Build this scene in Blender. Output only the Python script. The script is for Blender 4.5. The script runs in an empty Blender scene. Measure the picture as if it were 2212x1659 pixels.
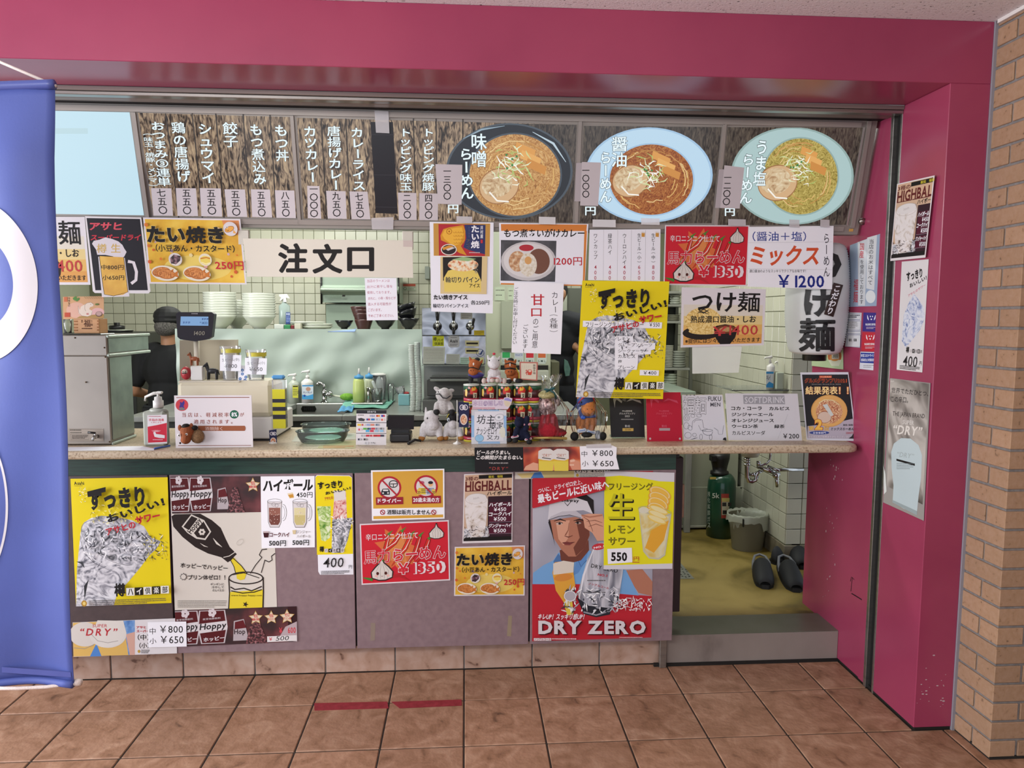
import bpy, bmesh, math, random
from mathutils import Vector, Matrix, Quaternion
from mathutils.geometry import tessellate_polygon
random.seed(7)
SC = bpy.context.scene
COL = SC.collection
# ---------------- camera, world, lights, exposure ----------------
CP = Vector((0.0093, -2.7543, 1.5336)); FPX = 1537.25; IW, IH = 2212, 1659
yaw, pitch, roll = 0.0653203, 0.090766, 0.00362836
_f = Vector((math.sin(yaw)*math.cos(pitch), math.cos(yaw)*math.cos(pitch), -math.sin(pitch)))
_r0 = Vector((math.cos(yaw), -math.sin(yaw), 0)); _u0 = _r0.cross(_f)
CR = _r0*math.cos(roll)+_u0*math.sin(roll); CU = _u0*math.cos(roll)-_r0*math.sin(roll); CF = _f
cam_d = bpy.data.cameras.new('camera'); cam = bpy.data.objects.new('camera', cam_d); COL.objects.link(cam)
cam_d.sensor_width = 36; cam_d.lens = 36*FPX/IW; cam_d.clip_start = .05; cam_d.clip_end = 100
mw = Matrix((CR, CU, -CF)).transposed().to_4x4(); mw.translation = CP; cam.matrix_world = mw
SC.camera = cam
SC.view_settings.view_transform = 'Standard'; SC.view_settings.look = 'None'
SC.view_settings.gamma = 1; SC.view_settings.use_curve_mapping = False
SC.view_settings.exposure = 0.0
SC.cycles.max_bounces = 6; SC.cycles.diffuse_bounces = 3; SC.cycles.glossy_bounces = 3
SC.cycles.transmission_bounces = 5; SC.cycles.transparent_max_bounces = 12; SC.cycles.caustics_reflective = False; SC.cycles.caustics_refractive = False
SC.cycles.sample_clamp_indirect = 4
wd = bpy.data.worlds.new('sky'); SC.world = wd; wd.use_nodes = True
wd.node_tree.nodes['Background'].inputs[0].default_value = (.80, .88, 1, 1)
wd.node_tree.nodes['Background'].inputs[1].default_value = 1.3
def area(name, loc, aim, sx, sy, power, col):
    l = bpy.data.lights.new(name, 'AREA'); l.shape = 'RECTANGLE'; l.size = sx; l.size_y = sy; l.energy = power; l.color = col
    o = bpy.data.objects.new(name, l); COL.objects.link(o); o.location = loc
    o.rotation_euler = (Vector(aim)-Vector(loc)).to_track_quat('-Z', 'Y').to_euler(); return o
area('daylight_left', (-4.3, -1.25, 1.4), (.8, -.35, 1.25), 2.0, 2.3, 190, (.97, .97, 1))
area('hall_lamp', (-1.6, -3.2, 2.5), (-1.0, -.5, 0.6), 1.6, .5, 82, (1, .95, .92))
area('hall_lamp', (1.2, -3.4, 2.5), (.9, -.5, 0.6), 1.6, .5, 17, (1, .95, .92))
area('kitchen_lamp', (-1.1, 1.15, 2.6), (-1.1, 1.6, 0), 1.2, .2, 30, (.98, 1, .92))
area('kitchen_lamp', (.9, 1.15, 2.6), (.9, 1.6, 0), 1.2, .2, 26, (.98, 1, .92))
area('kitchen_lamp', (-1.5, 2.7, 2.6), (-1.5, 2.9, 0), 1.2, .2, 27, (.98, 1, .92))
area('kitchen_lamp', (1.0, 2.7, 2.6), (1.0, 2.9, 0), 1.2, .2, 16, (.98, 1, .92))
# ---------------- pixels and planes (photograph frame 2212 x 1659) ----------------
VIEWS = dict(F=(0, 0, 1), A1=(0, 200, 3.95), A2=(540, 200, 3.95), A3=(1080, 200, 3.95), A4=(1600, 200, 3.606),
  B1=(100, 600, 4.148), B2=(520, 580, 4.148), B3=(860, 580, 4.148), B4=(1240, 600, 4.148), B5=(1600, 560, 3.77),
  C1=(100, 960, 3.607), C2=(540, 960, 3.568), C3=(1000, 950, 3.6875), C4=(1420, 930, 3.19), C5=(0, 1300, 2.011),
  C6=(1100, 1300, 1.989), D5=(280, 860, 5.53), D6=(1100, 900, 5.821), E1=(895, 760, 8.093), E2=(1085, 800, 9.413), G1=(1430, 840, 7.135), G2=(1725, 795, 10.05), G3=(1005, 855, 15.08), D7=(1780, 180, 4.61), D3=(0, 100, 4.608), D4=(0, 1200, 4.146))
view = VIEWS['F']
def V(k, *a):
    global view; view = VIEWS[k] if not a else (a[0], a[1], a[2])
def px(x, y): return view[0]+x/view[2], view[1]+y/view[2]
def ray(x, y):
    X, Y = px(x, y); return CR*((X-IW/2)/FPX)+CU*((IH/2-Y)/FPX)+CF
def hit(pl, x, y):
    d = ray(x, y); return CP+d*((pl[0]-CP).dot(pl[1])/d.dot(pl[1]))
def pY(v): return (Vector((0, v, 0)), Vector((0, -1, 0)))
def pX(v): return (Vector((v, 0, 0)), Vector((-1, 0, 0)))
def pZ(v): return (Vector((0, 0, v)), Vector((0, 0, 1)))
def stand(x, y, z): return hit(pZ(z), x, y)                 # where a thing touches a level surface
def lean(x, y, z, deg=8, turn=0):                            # plane standing on level z at that pixel, leaning back
    a, t = math.radians(deg), math.radians(turn)
    return (stand(x, y, z), Vector((math.sin(t)*math.cos(a), -math.cos(t)*math.cos(a), math.sin(a))))
def mpp(Y, x=1106, y=830):                                   # metres per viewed unit at depth Y
    return (hit(pY(Y), x+1, y)-hit(pY(Y), x, y)).length
# ---------------- materials ----------------
def lin(h):
    if isinstance(h, tuple): return h
    c = [int(h[i:i+2], 16)/255 for i in (0, 2, 4)]
    return tuple((v/12.92 if v <= .04045 else ((v+.055)/1.055)**2.4) for v in c)
MC = {}
def M(col, rough=.55, metal=0, emit=0, alpha=1, trans=0, spec=.5, coat=0, ior=1.45):
    k = (col, rough, metal, emit, alpha, trans, spec, coat)
    if k in MC: return MC[k]
    m = bpy.data.materials.new('mat_%s' % (col if isinstance(col, str) else 'c')); m.use_nodes = True
    b = m.node_tree.nodes['Principled BSDF']; c = lin(col)+(1,)
    if emit:
        b.inputs['Base Color'].default_value = (.01, .01, .01, 1); b.inputs['Emission Color'].default_value = c
        b.inputs['Emission Strength'].default_value = emit
    else: b.inputs['Base Color'].default_value = c
    b.inputs['Roughness'].default_value = rough; b.inputs['Metallic'].default_value = metal
    b.inputs['Alpha'].default_value = alpha; b.inputs['Transmission Weight'].default_value = trans
    b.inputs['Specular IOR Level'].default_value = spec; b.inputs['Coat Weight'].default_value = coat; b.inputs['IOR'].default_value = ior
    MC[k] = m; return m
def MN(key, cols, scale=8, detail=4, kind='noise', rough=.55, metal=0, emit=0, bump=0, stretch=(1, 1, 1), dist=0, pos=None, spec=.5, var=0, alpha=1, trans=0, bscale=None, rot=(0, 0, 0), coat=0):
    """procedural pattern: a ramp of cols over noise / voronoi / wave in object coordinates, optional bump and per-object variation"""
    if key in MC: return MC[key]
    m = bpy.data.materials.new('mat_'+key); m.use_nodes = True; nt = m.node_tree; N = nt.nodes; L = nt.links; b = N['Principled BSDF']
    tc = N.new('ShaderNodeTexCoord'); mp = N.new('ShaderNodeMapping'); mp.inputs['Scale'].default_value = stretch; mp.inputs['Rotation'].default_value = rot
    L.new(tc.outputs['Object'], mp.inputs[0]); vec = mp.outputs[0]
    if var:
        oi = N.new('ShaderNodeObjectInfo'); va = N.new('ShaderNodeVectorMath'); va.operation = 'ADD'; sc_ = N.new('ShaderNodeMath'); sc_.operation = 'MULTIPLY'; sc_.inputs[1].default_value = 37
        L.new(oi.outputs['Random'], sc_.inputs[0]); L.new(vec, va.inputs[0]); L.new(sc_.outputs[0], va.inputs[1]); vec = va.outputs[0]
    if kind == 'noise':
        t = N.new('ShaderNodeTexNoise'); t.inputs['Detail'].default_value = detail; t.inputs['Distortion'].default_value = dist; out = 'Fac'
    elif kind == 'voronoi': t = N.new('ShaderNodeTexVoronoi'); out = 'Distance'
    elif kind == 'wave':
        t = N.new('ShaderNodeTexWave'); t.inputs['Distortion'].default_value = dist; t.inputs['Detail'].default_value = detail; out = 'Fac'; t.bands_direction = 'X'
        t.inputs['Detail Scale'].default_value = 1.2
    t.inputs['Scale'].default_value = scale; L.new(vec, t.inputs['Vector'])
    r = N.new('ShaderNodeValToRGB'); e = r.color_ramp.elements
    pos = pos or [(.3+.4*i/(len(cols)-1)) if kind == 'noise' else i/(len(cols)-1) for i in range(len(cols))]
    for i, c in enumerate(cols):
        el = e[i] if i < 2 else e.new(pos[i]); el.position = pos[i]; el.color = lin(c)+(1,)
    L.new(t.outputs[out], r.inputs[0]); co = r.outputs[0]
    if var:
        hs = N.new('ShaderNodeHueSaturation'); mr = N.new('ShaderNodeMapRange'); mr.inputs['To Min'].default_value = 1-var; mr.inputs['To Max'].default_value = 1+var
        L.new(oi.outputs['Random'], mr.inputs['Value']); L.new(mr.outputs[0], hs.inputs['Value']); L.new(co, hs.inputs['Color']); co = hs.outputs[0]
    if emit:
        b.inputs['Base Color'].default_value = (.01, .01, .01, 1); L.new(co, b.inputs['Emission Color']); b.inputs['Emission Strength'].default_value = emit
    else: L.new(co, b.inputs['Base Color'])
    if bump:
        bm_ = N.new('ShaderNodeBump'); bm_.inputs['Strength'].default_value = bump; bm_.inputs['Distance'].default_value = .003
        if bscale:
            t2 = N.new('ShaderNodeTexNoise'); t2.inputs['Scale'].default_value = bscale; t2.inputs['Detail'].default_value = 3; L.new(vec, t2.inputs['Vector']); L.new(t2.outputs['Fac'], bm_.inputs['Height'])
        else: L.new(t.outputs[out], bm_.inputs['Height'])
        L.new(bm_.outputs[0], b.inputs['Normal'])
    b.inputs['Roughness'].default_value = rough; b.inputs['Metallic'].default_value = metal; b.inputs['Specular IOR Level'].default_value = spec
    b.inputs['Alpha'].default_value = alpha; b.inputs['Transmission Weight'].default_value = trans; b.inputs['Coat Weight'].default_value = coat
    MC[key] = m; return m
def glass(key='clear', col=(1, 1, 1), a=.16, rough=.03):       # thin-walled clear plastic or glass
    if key in MC: return MC[key]
    m = bpy.data.materials.new('mat_'+key); m.use_nodes = True; nt = m.node_tree; N = nt.nodes; L = nt.links
    out = N['Material Output']; N.remove(N['Principled BSDF'])
    tr = N.new('ShaderNodeBsdfTransparent'); tr.inputs[0].default_value = col+(1,); gl = N.new('ShaderNodeBsdfGlossy'); gl.inputs['Roughness'].default_value = rough
    df = N.new('ShaderNodeBsdfDiffuse'); df.inputs[0].default_value = tuple(min(1, c*1.0) for c in col)+(1,)
    mx = N.new('ShaderNodeMixShader'); m2 = N.new('ShaderNodeMixShader'); fr = N.new('ShaderNodeFresnel'); fr.inputs[0].default_value = 1.5
    m2.inputs[0].default_value = a; L.new(tr.outputs[0], m2.inputs[1]); L.new(df.outputs[0], m2.inputs[2])
    L.new(fr.outputs[0], mx.inputs[0]); L.new(m2.outputs[0], mx.inputs[1]); L.new(gl.outputs[0], mx.inputs[2]); L.new(mx.outputs[0], out.inputs[0])
    MC[key] = m; return m
# ---------------- objects ----------------
WL = {}
def wloc(o): return WL.get(o.name, Vector((0, 0, 0))) if o else Vector((0, 0, 0))
def tag(o, label=None, cat=None, group=None, kind=None):
    if label: o['label'] = label
    if cat: o['category'] = cat
    if group: o['group'] = group
    if kind: o['kind'] = kind
    return o
def empty(name, loc, label=None, cat=None, group=None, parent=None, kind=None):
    o = bpy.data.objects.new(name, None); COL.objects.link(o); o.empty_display_size = .05
    loc = Vector(loc); o.parent = parent; o.location = loc-wloc(parent); WL[o.name] = loc
    return tag(o, label, cat, group, kind)
class MB:
    """collects geometry in world coordinates; build() links it as ONE mesh object"""
    def __init__(s): s.v = []; s.f = []; s.mi = []; s.sm = []; s.mats = []; s.cur = 0
    def mat(s, m):
        if m not in s.mats: s.mats.append(m)
        s.cur = s.mats.index(m); return s
    def add(s, vs, fs, smooth=False):
        n = len(s.v); s.v += [tuple(v) for v in vs]
        for f in fs: s.f.append([i+n for i in f]); s.mi.append(s.cur); s.sm.append(smooth)
        return s
    def box(s, a, b, bev=0, rot=None, about=None):
        x0, y0, z0 = [min(a[i], b[i]) for i in range(3)]; x1, y1, z1 = [max(a[i], b[i]) for i in range(3)]
        if bev <= 0:
            vs = [Vector(q) for q in ((x0,y0,z0),(x1,y0,z0),(x1,y1,z0),(x0,y1,z0),(x0,y0,z1),(x1,y0,z1),(x1,y1,z1),(x0,y1,z1))]
            fs = [(3,2,1,0),(4,5,6,7),(0,1,5,4),(1,2,6,5),(2,3,7,6),(3,0,4,7)]
        else:
            c = Vector(((x0+x1)/2, (y0+y1)/2, (z0+z1)/2)); h = Vector(((x1-x0)/2, (y1-y0)/2, (z1-z0)/2)); r = min(bev, h.x*.99, h.y*.99, h.z*.99)
            vs = []; idx = {}
            for sx in (-1, 1):
                for sy in (-1, 1):
                    for sz in (-1, 1):
                        for ax in range(3):
                            p = Vector((sx*h.x, sy*h.y, sz*h.z))
                            for k in range(3):
                                if k != ax: p[k] -= (sx, sy, sz)[k]*r
                            idx[(sx, sy, sz, ax)] = len(vs); vs.append(c+p)
            fs = []
            for ax in range(3):
                o1, o2 = [k for k in range(3) if k != ax]
                for sg in (-1, 1):
                    f = []
                    for a1, a2 in ((-1,-1),(1,-1),(1,1),(-1,1)):
                        t = [0, 0, 0]; t[ax] = sg; t[o1] = a1; t[o2] = a2; f.append(idx[(*t, ax)])
                    fs.append(f)
                for a1 in (-1, 1):
                    for a2 in (-1, 1):
                        t = [0, 0, 0]; t[o1] = a1; t[o2] = a2
                        t0 = list(t); t1 = list(t); t0[ax] = -1; t1[ax] = 1
                        fs.append([idx[(*t0, o1)], idx[(*t1, o1)], idx[(*t1, o2)], idx[(*t0, o2)]])
            for sx in (-1, 1):
                for sy in (-1, 1):
                    for sz in (-1, 1): fs.append([idx[(sx, sy, sz, k)] for k in range(3)])
        if rot is not None:
            ab = Vector(about) if about else Vector(((x0+x1)/2, (y0+y1)/2, (z0+z1)/2)); vs = [ab+rot@(v-ab) for v in vs]
        return s.add(vs, fs)
    def lathe(s, c, prof, n=24, axis=(0, 0, 1), smooth=True, squash=1, ripple=0):
        c = Vector(c); q = Vector((0, 0, 1)).rotation_difference(Vector(axis)); vs = []; fs = []; m = len(prof)
        for i in range(n):
            a = 2*math.pi*i/n
            for r, z in prof:
                if ripple: r = r*(1+ripple*math.cos(a*12))
                vs.append(c+q@Vector((r*math.cos(a), r*math.sin(a)*squash, z)))
        for i in range(n):
            j = (i+1) % n
            for k in range(m-1): fs.append([i*m+k, j*m+k, j*m+k+1, i*m+k+1])
        if prof[0][0] > 1e-6: fs.append([i*m for i in range(n)][::-1])
        if prof[-1][0] > 1e-6: fs.append([i*m+m-1 for i in range(n)])
        return s.add(vs, fs, smooth)
    def open_lathe(s, c, prof, n=24, axis=(0, 0, 1), squash=1):   # no caps
        c = Vector(c); q = Vector((0, 0, 1)).rotation_difference(Vector(axis)); vs = []; fs = []; m = len(prof)
        for i in range(n):
            a = 2*math.pi*i/n
            for r, z in prof: vs.append(c+q@Vector((r*math.cos(a), r*math.sin(a)*squash, z)))
        for i in range(n):
            j = (i+1) % n
            for k in range(m-1): fs.append([i*m+k, j*m+k, j*m+k+1, i*m+k+1])
        return s.add(vs, fs, True)
    def cyl(s, p, q, r, r2=None, n=12, smooth=True):
        p, q = Vector(p), Vector(q); return s.lathe(p, [(r, 0), (r if r2 is None else r2, (q-p).length)], n, (q-p).normalized() if (q-p).length else (0, 0, 1), smooth)
    def tube(s, path, r, n=8, closed=False):
        P = [Vector(p) for p in path]; vs = []; fs = []; m = len(P); ref = Vector((0.13, .21, .97)).normalized()
        rr = r if isinstance(r, (list, tuple)) else [r]*m
        for i, p in enumerate(P):
            t = (P[min(i+1, m-1)]-P[max(i-1, 0)])
            if closed: t = P[(i+1) % m]-P[i-1]
            t.normalize(); u = t.cross(ref)
            if u.length < .05: u = t.cross(Vector((1, 0, 0)))
            u.normalize(); w = t.cross(u)
            for k in range(n): a = 2*math.pi*k/n; vs.append(p+(u*math.cos(a)+w*math.sin(a))*rr[i])
        for i in range(m if closed else m-1):
            j = (i+1) % m
            for k in range(n): l = (k+1) % n; fs.append([i*n+k, i*n+l, j*n+l, j*n+k])
        if not closed: fs.append(list(range(n))[::-1]); fs.append([(m-1)*n+k for k in range(n)])
        return s.add(vs, fs, True)
    def ell(s, c, r, n=14, rot=None, mrings=8):
        c = Vector(c); r = Vector(r) if not isinstance(r, (int, float)) else Vector((r, r, r)); vs = []; fs = []
        for j in range(mrings+1):
            ph = math.pi*j/mrings
            for i in range(n):
                a = 2*math.pi*i/n; p = Vector((r.x*math.sin(ph)*math.cos(a), r.y*math.sin(ph)*math.sin(a), r.z*math.cos(ph)))
                if rot is not None: p = rot@p
                vs.append(c+p)
        for j in range(mrings):
            for i in range(n): k = (i+1) % n; fs.append([j*n+i, (j+1)*n+i, (j+1)*n+k, j*n+k])
        return s.add(vs, fs, True)
    def caps(s, p, q, r1, r2, n=12):                              # tapered capsule
        p, q = Vector(p), Vector(q); d = q-p; L = d.length; pr = []
        for k in range(5): a = -math.pi/2+k*math.pi/8; pr.append((max(r1*math.cos(a), 0), r1*math.sin(a)))
        for k in range(5): a = k*math.pi/8; pr.append((max(r2*math.cos(a), 0), L+r2*math.sin(a)))
        return s.lathe(p, pr, n, d.normalized())
    def prism(s, pts, ext, smooth=False):                          # planar outline of 3-D points pushed along ext
        P = [Vector(p) for p in pts]; n = len(P); e = Vector(ext)
        tri = tessellate_polygon([P]); s.add(P+[p+e for p in P], [list(t) for t in tri]+[[i+n for i in t][::-1] for t in tri]+[[i, (i+1) % n, (i+1) % n+n, i+n] for i in range(n)], smooth)
        return s
    def build(s, name, mat=None, parent=None, label=None, cat=None, group=None, kind=None, remesh=0, origin=None, fixn=True, sub=0, warp=0):
        if not s.f: return None
        xs = [v[0] for v in s.v]; ys = [v[1] for v in s.v]; zs = [v[2] for v in s.v]
        o_ = wloc(parent) if parent else Vector(((min(xs)+max(xs))/2, (min(ys)+max(ys))/2, min(zs)))
        if origin is not None: o_ = Vector(origin)
        me = bpy.data.meshes.new(name); me.from_pydata([(v[0]-o_.x, v[1]-o_.y, v[2]-o_.z) for v in s.v], [], s.f)
        if s.mats:
            for m in s.mats: me.materials.append(m)
            me.polygons.foreach_set('material_index', s.mi)
        else: me.materials.append(mat)
        me.polygons.foreach_set('use_smooth', s.sm)
        if fixn:
            b = bmesh.new(); b.from_mesh(me); bmesh.ops.recalc_face_normals(b, faces=b.faces); b.to_mesh(me); b.free()
        me.update(); ob = bpy.data.objects.new(name, me); COL.objects.link(ob)
        ob.parent = parent; ob.location = o_-wloc(parent); WL[ob.name] = o_
        if remesh:
            md = ob.modifiers.new('blend', 'REMESH'); md.mode = 'VOXEL'; md.voxel_size = remesh; md.use_smooth_shade = True
            ms = ob.modifiers.new('soft', 'SMOOTH'); ms.factor = .6; ms.iterations = 3
        if sub: md = ob.modifiers.new('sub', 'SUBSURF'); md.levels = sub; md.render_levels = sub
        return tag(ob, label, cat, group, kind)
def box(name, mat, a, b, parent=None, label=None, cat=None, bev=.003, kind=None, group=None, rot=None, about=None):
    return MB().box(a, b, bev, rot, about).build(name, mat, parent, label, cat, group, kind)
def dup(o, delta=(0, 0, 0), label=None, parent=None, rotz=0, group=None):
    kids = list(o.children); c = o.copy(); COL.objects.link(c)
    if parent is None: c.location = o.location+Vector(delta); c.rotation_euler.z += rotz
    else: c.parent = parent
    if label: c['label'] = label
    if group: c['group'] = group
    for k in kids: dup(k, parent=c)
    return c
# ---------------- flat print: sheets with lettering and drawings as thin layers ----------------
GC = {}
def glyph(ch, b=0):
    if ord(ch) > 0x3400 and b > .006 and ch not in '￥！（）、。':   # heavy strokes for dense characters: overlapping shifted copies
        k = (ch, b)
        if k not in GC:
            v, f, adv, cj = glyph(ch, 0); V_, F_ = [], []; q = min(b, .05)*.8
            for dx, dy in [(q*math.cos(i*2*math.pi/(10 if q > .025 else 4)+.785), q*.8*math.sin(i*2*math.pi/(10 if q > .025 else 4)+.785)) for i in range(10 if q > .025 else 4)]: n = len(V_); V_ += [(a+dx, c+dy, n*.08/max(1, len(v))) for a, c in v]; F_ += [[i+n for i in g] for g in f]
            GC[k] = (V_, F_, adv, cj)
        return GC[k]
    k = (ch, b)
    if k in GC: return GC[k]
    c = bpy.data.curves.new('g', 'FONT'); c.body = ch; c.offset = b; c.resolution_u = 2
    o = bpy.data.objects.new('g', c); m = bpy.data.meshes.new_from_object(o)
    v = [(q.co.x, q.co.y) for q in m.vertices]; f = [list(p.vertices) for p in m.polygons]
    bpy.data.objects.remove(o); bpy.data.curves.remove(c); bpy.data.meshes.remove(m)
    cj = ord(ch) > 0x2E00
    adv = 1.0 if cj else (max([q[0] for q in v])+.05 if v else .3)
    GC[k] = (v, f, adv, cj); return GC[k]
ROTV = set('ー（）()〜…')
LAY = 5e-5
class A(MB):
    def __init__(s, name, label, cat, plane, group=None, emit=0, kind=None, parent=None):
        super().__init__(); s.name = name; s.label = label; s.cat = cat; s.pl = plane; s.group = group; s.emit = emit; s.k = 0; s.kind = kind; s.par = parent
        s.n = plane[1].normalized()
        if s.n.dot(CP-plane[0]) < 0: s.n = -s.n
    def col(s, c):
        s.mat(c if not isinstance(c, str) else (M(c, .35, emit=s.emit) if s.emit else M(c, .6, spec=.25))); return s
    def pt(s, x, y, k=None): return hit(s.pl, x, y)+s.n*((s.k if k is None else k)*LAY)
    def sheet(s, q, c, th=.0008):
        s.col(c)
        if len(q) == 2: (x0, y0), (x1, y1) = q; q = [(x0, y0), (x1, y0), (x1, y1), (x0, y1)]
        s.prism([s.pt(x, y) for x, y in q], -s.n*th); return s
    def poly(s, pts, c):
        s.k += 1; s.col(c); P = [s.pt(x, y) for x, y in pts]
        s.add(P, [list(t) for t in tessellate_polygon([P])]); return s
    def rect(s, x0, y0, x1, y1, c): return s.poly([(x0, y0), (x1, y0), (x1, y1), (x0, y1)], c)
    def ell2(s, cx, cy, rx, ry, c, rot=0, n=28, a0=0, a1=360):
        t = math.radians(rot); pts = []
        for i in range(n+(a1-a0 < 360)):
            a = math.radians(a0+(a1-a0)*i/n); u, w = rx*math.cos(a), -ry*math.sin(a)
            pts.append((cx+u*math.cos(t)+w*math.sin(t), cy-u*math.sin(t)+w*math.cos(t)))
        return s.poly(pts, c)
    def ring(s, cx, cy, rx, ry, w, c, rot=0, a0=0, a1=360, n=32):
        t = math.radians(rot); pts = []
        for i in range(n+1):
            a = math.radians(a0+(a1-a0)*i/n); u, q = rx*math.cos(a), -ry*math.sin(a)
            pts.append((cx+u*math.cos(t)+q*math.sin(t), cy-u*math.sin(t)+q*math.cos(t)))
        return s.line(pts, w, c)
    def line(s, pts, w, c):
        s.k += 1; s.col(c); L_, R_ = [], []
        n = len(pts)
        for i, (x, y) in enumerate(pts):
            a = pts[max(i-1, 0)]; b = pts[min(i+1, n-1)]; dx, dy = b[0]-a[0], b[1]-a[1]; l = math.hypot(dx, dy) or 1
            ww = (w if not isinstance(w, (list, tuple)) else w[i])/2
            L_.append(s.pt(x-dy/l*ww, y+dx/l*ww)); R_.append(s.pt(x+dy/l*ww, y-dx/l*ww))
        s.add(L_+R_, [[i, i+1, n+i+1, n+i] for i in range(n-1)]); return s
    def star(s, cx, cy, r, c, n=5, r2=.45, rot=0):
        return s.poly([(cx+(r if i % 2 == 0 else r*r2)*math.sin(math.radians(rot)+math.pi*i/n), cy-(r if i % 2 == 0 else r*r2)*math.cos(math.radians(rot)+math.pi*i/n)) for i in range(2*n)], c)
    def _put(s, items, c, f):
        s.k += 1; s.col(c)
        for v, fa, M_ in items: s.add([s.pt(*f(*M_(p[0], p[1])), k=s.k+(p[2] if len(p) > 2 else 0)) for p in v], fa)
    def t(s, st, bx, c, b=0, rot=0, sk=0, ol=None, sp=0):
        """horizontal lettering whose ink fills the box bx (x0,y0,x1,y1)"""
        x0, y0, x1, y1 = bx
        if rot:                                              # bx bounds the turned lettering
            a_ = abs(math.radians(rot)); W_, H_ = x1-x0, y1-y0; c_, s_ = math.cos(a_), math.sin(a_); d_ = c_*c_-s_*s_
            if d_ > .2:
                h_ = max((H_*c_-W_*s_)/d_, .38*H_); w_ = (W_-h_*s_)/c_; mx, my = (x0+x1)/2, (y0+y1)/2; x0, x1, y0, y1 = mx-w_/2, mx+w_/2, my-h_/2, my+h_/2
        def lay(bb):
            it = []; x = 0
            for ch in st:
                v, fa, adv, cj = glyph(ch, bb); it.append((v, fa, x)); x += adv+sp
            return it
        it = lay(b); xs = [p[0]+x for v, f_, x in it for p in v]; ys = [p[1] for v, f_, x in it for p in v]
        if not xs: return s
        a0, a1, b0, b1 = min(xs), max(xs), min(ys), max(ys); cx, cy = (x0+x1)/2, (y0+y1)/2; t_ = math.radians(rot); ct, st_ = math.cos(t_), math.sin(t_)
        if b1-b0 < .3: b0 -= .2; b1 += .2
        def f(u, w):
            X = x0+(u-a0)/(a1-a0)*(x1-x0)-cx; Y = y1-(w-b0)/(b1-b0)*(y1-y0)-cy; X -= sk*Y
            return cx+X*ct+Y*st_, cy-X*st_+Y*ct
        if ol:
            for oc, ow in (ol if isinstance(ol, list) else [ol]): s._put([(v, fa, (lambda a, bb, x=x: (a+x, bb))) for v, fa, x in lay(b+ow)], oc, f)
        s._put([(v, fa, (lambda a, bb, x=x: (a+x, bb))) for v, fa, x in lay(b)], c, f); return s
    def vt(s, st, bx, c, b=0, slant=0, ol=None, kw=1.0):
        """vertical lettering, top to bottom, one cell per character"""
        x0, y0, x1, y1 = bx; n = len(st); h = (y1-y0)/n; w = (x1-x0)*kw; xc = (x0+x1)/2
        def items(bb):
            out = []
            for i, ch in enumerate(st):
                v, fa, adv, cj = glyph(ch, bb)
                if not v: continue
                m = .5 if cj else (min(p[0] for p in v)+max(p[0] for p in v))/2; r = ch in ROTV; yc = y0+h*(i+.5)
                if ch in '（）()': m = (min(p[0] for p in v)+max(p[0] for p in v))/2
                def f(a, b_, m=m, r=r, yc=yc):
                    u, q = a-m, b_-.38
                    if r: u, q = q, -u
                    Y = yc-q*h; return xc+u*w+slant*(Y-y0)/(y1-y0), Y
                out.append((v, fa, f))
            return out
        if ol:
            for oc, ow in (ol if isinstance(ol, list) else [ol]): s._put(items(b+ow), oc, lambda a, q: (a, q))
        s._put(items(b), c, lambda a, q: (a, q)); return s
    def done(s, **k):
        return s.build(s.name, None, s.par, s.label, s.cat, s.group, s.kind, fixn=False, **k)
# ================= setting =================
m_pink = MN('crimson_paint', ['8C3350', '933855', '993C58'], scale=2, rough=.24, spec=.5, bump=.02, bscale=220)
m_steel = MN('steel', ['8E8C88', 'A09E9A', '94928E'], scale=3, stretch=(1, 1, 12), rough=.3, metal=.9)
m_dsteel = MN('worn_steel', ['3A342F', '6E6862', '7A746D'], scale=5, detail=8, rough=.42, metal=.6, pos=[.22, .42, .7])
m_grout = MN('grout', ['2E2622', '3C332D'], scale=40, rough=.9)
m_terra = MN('terracotta', ['5A4032', '8F6A52', 'A07A62', 'B39078'], scale=11, detail=12, rough=.5, spec=.4, bump=.6, bscale=60, var=.1, dist=1.2, pos=[.22, .38, .55, .75])
m_base = MN('speckled_stone', ['5E4034', '9C7C6A', 'A88A7A', 'B09688'], scale=16, detail=9, rough=.6, var=.07, bump=.3, dist=.4, pos=[.3, .37, .52, .7])
m_brick = MN('tan_brick', ['6B5240', '9A7A5E', 'A2836A'], scale=60, detail=8, rough=.85, var=.1, bump=.5, pos=[.26, .36, .7])
m_mort = MN('mortar', ['6E6A68', '827D7A'], scale=60, rough=.95, bump=.4)
m_kt = M('AEB095', .25); m_kgrout = M('6E7058', .8)
floor = empty('floor', (0, 0, 0), kind='structure')
box('grout_bed', m_grout, (-4, -6, -.06), (4, .3, -.0035), floor, bev=0)
xs = [-2.4+.3*i for i in range(15)]; rows = [(0, .257), (-.311, 0), (-.622, -.311), (-.933, -.622), (-1.244, -.933)]
for j, (y0, y1) in enumerate(rows):
    for x in xs:
        a, b = x+.003, x+.297
        if y1 > -.3: b = min(b, 1.683)
        if y1 > 0 and a > .88: pass
        if b-a < .02: continue
        MB().box((a, y0+.003, -.012), (b, y1-.003, random.uniform(-.0006, .0006)), .0025).build('tile', m_terra, floor)
o = MB()
for i in range(9):
    for j in range(12):
        o.box((-3.9+.9*i+.003, -1.247-.4*j, -.012), (-3.0+.9*i-.003, -1.641-.4*j, 0), .002)
o.build('paving', m_terra, floor, kind='stuff')
bb = empty('baseboard_front', (0, .26, 0), kind='structure')
box('mortar_bed', m_mort, (-2.4, .262, 0), (.876, .3, .2), bb, bev=0)
for x in [-2.4+.3*i for i in range(11)]:
    MB().box((x+.003, .256, .002), (min(x+.297, .876), .28, .198), .002).build('tile', m_base, bb)
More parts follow.
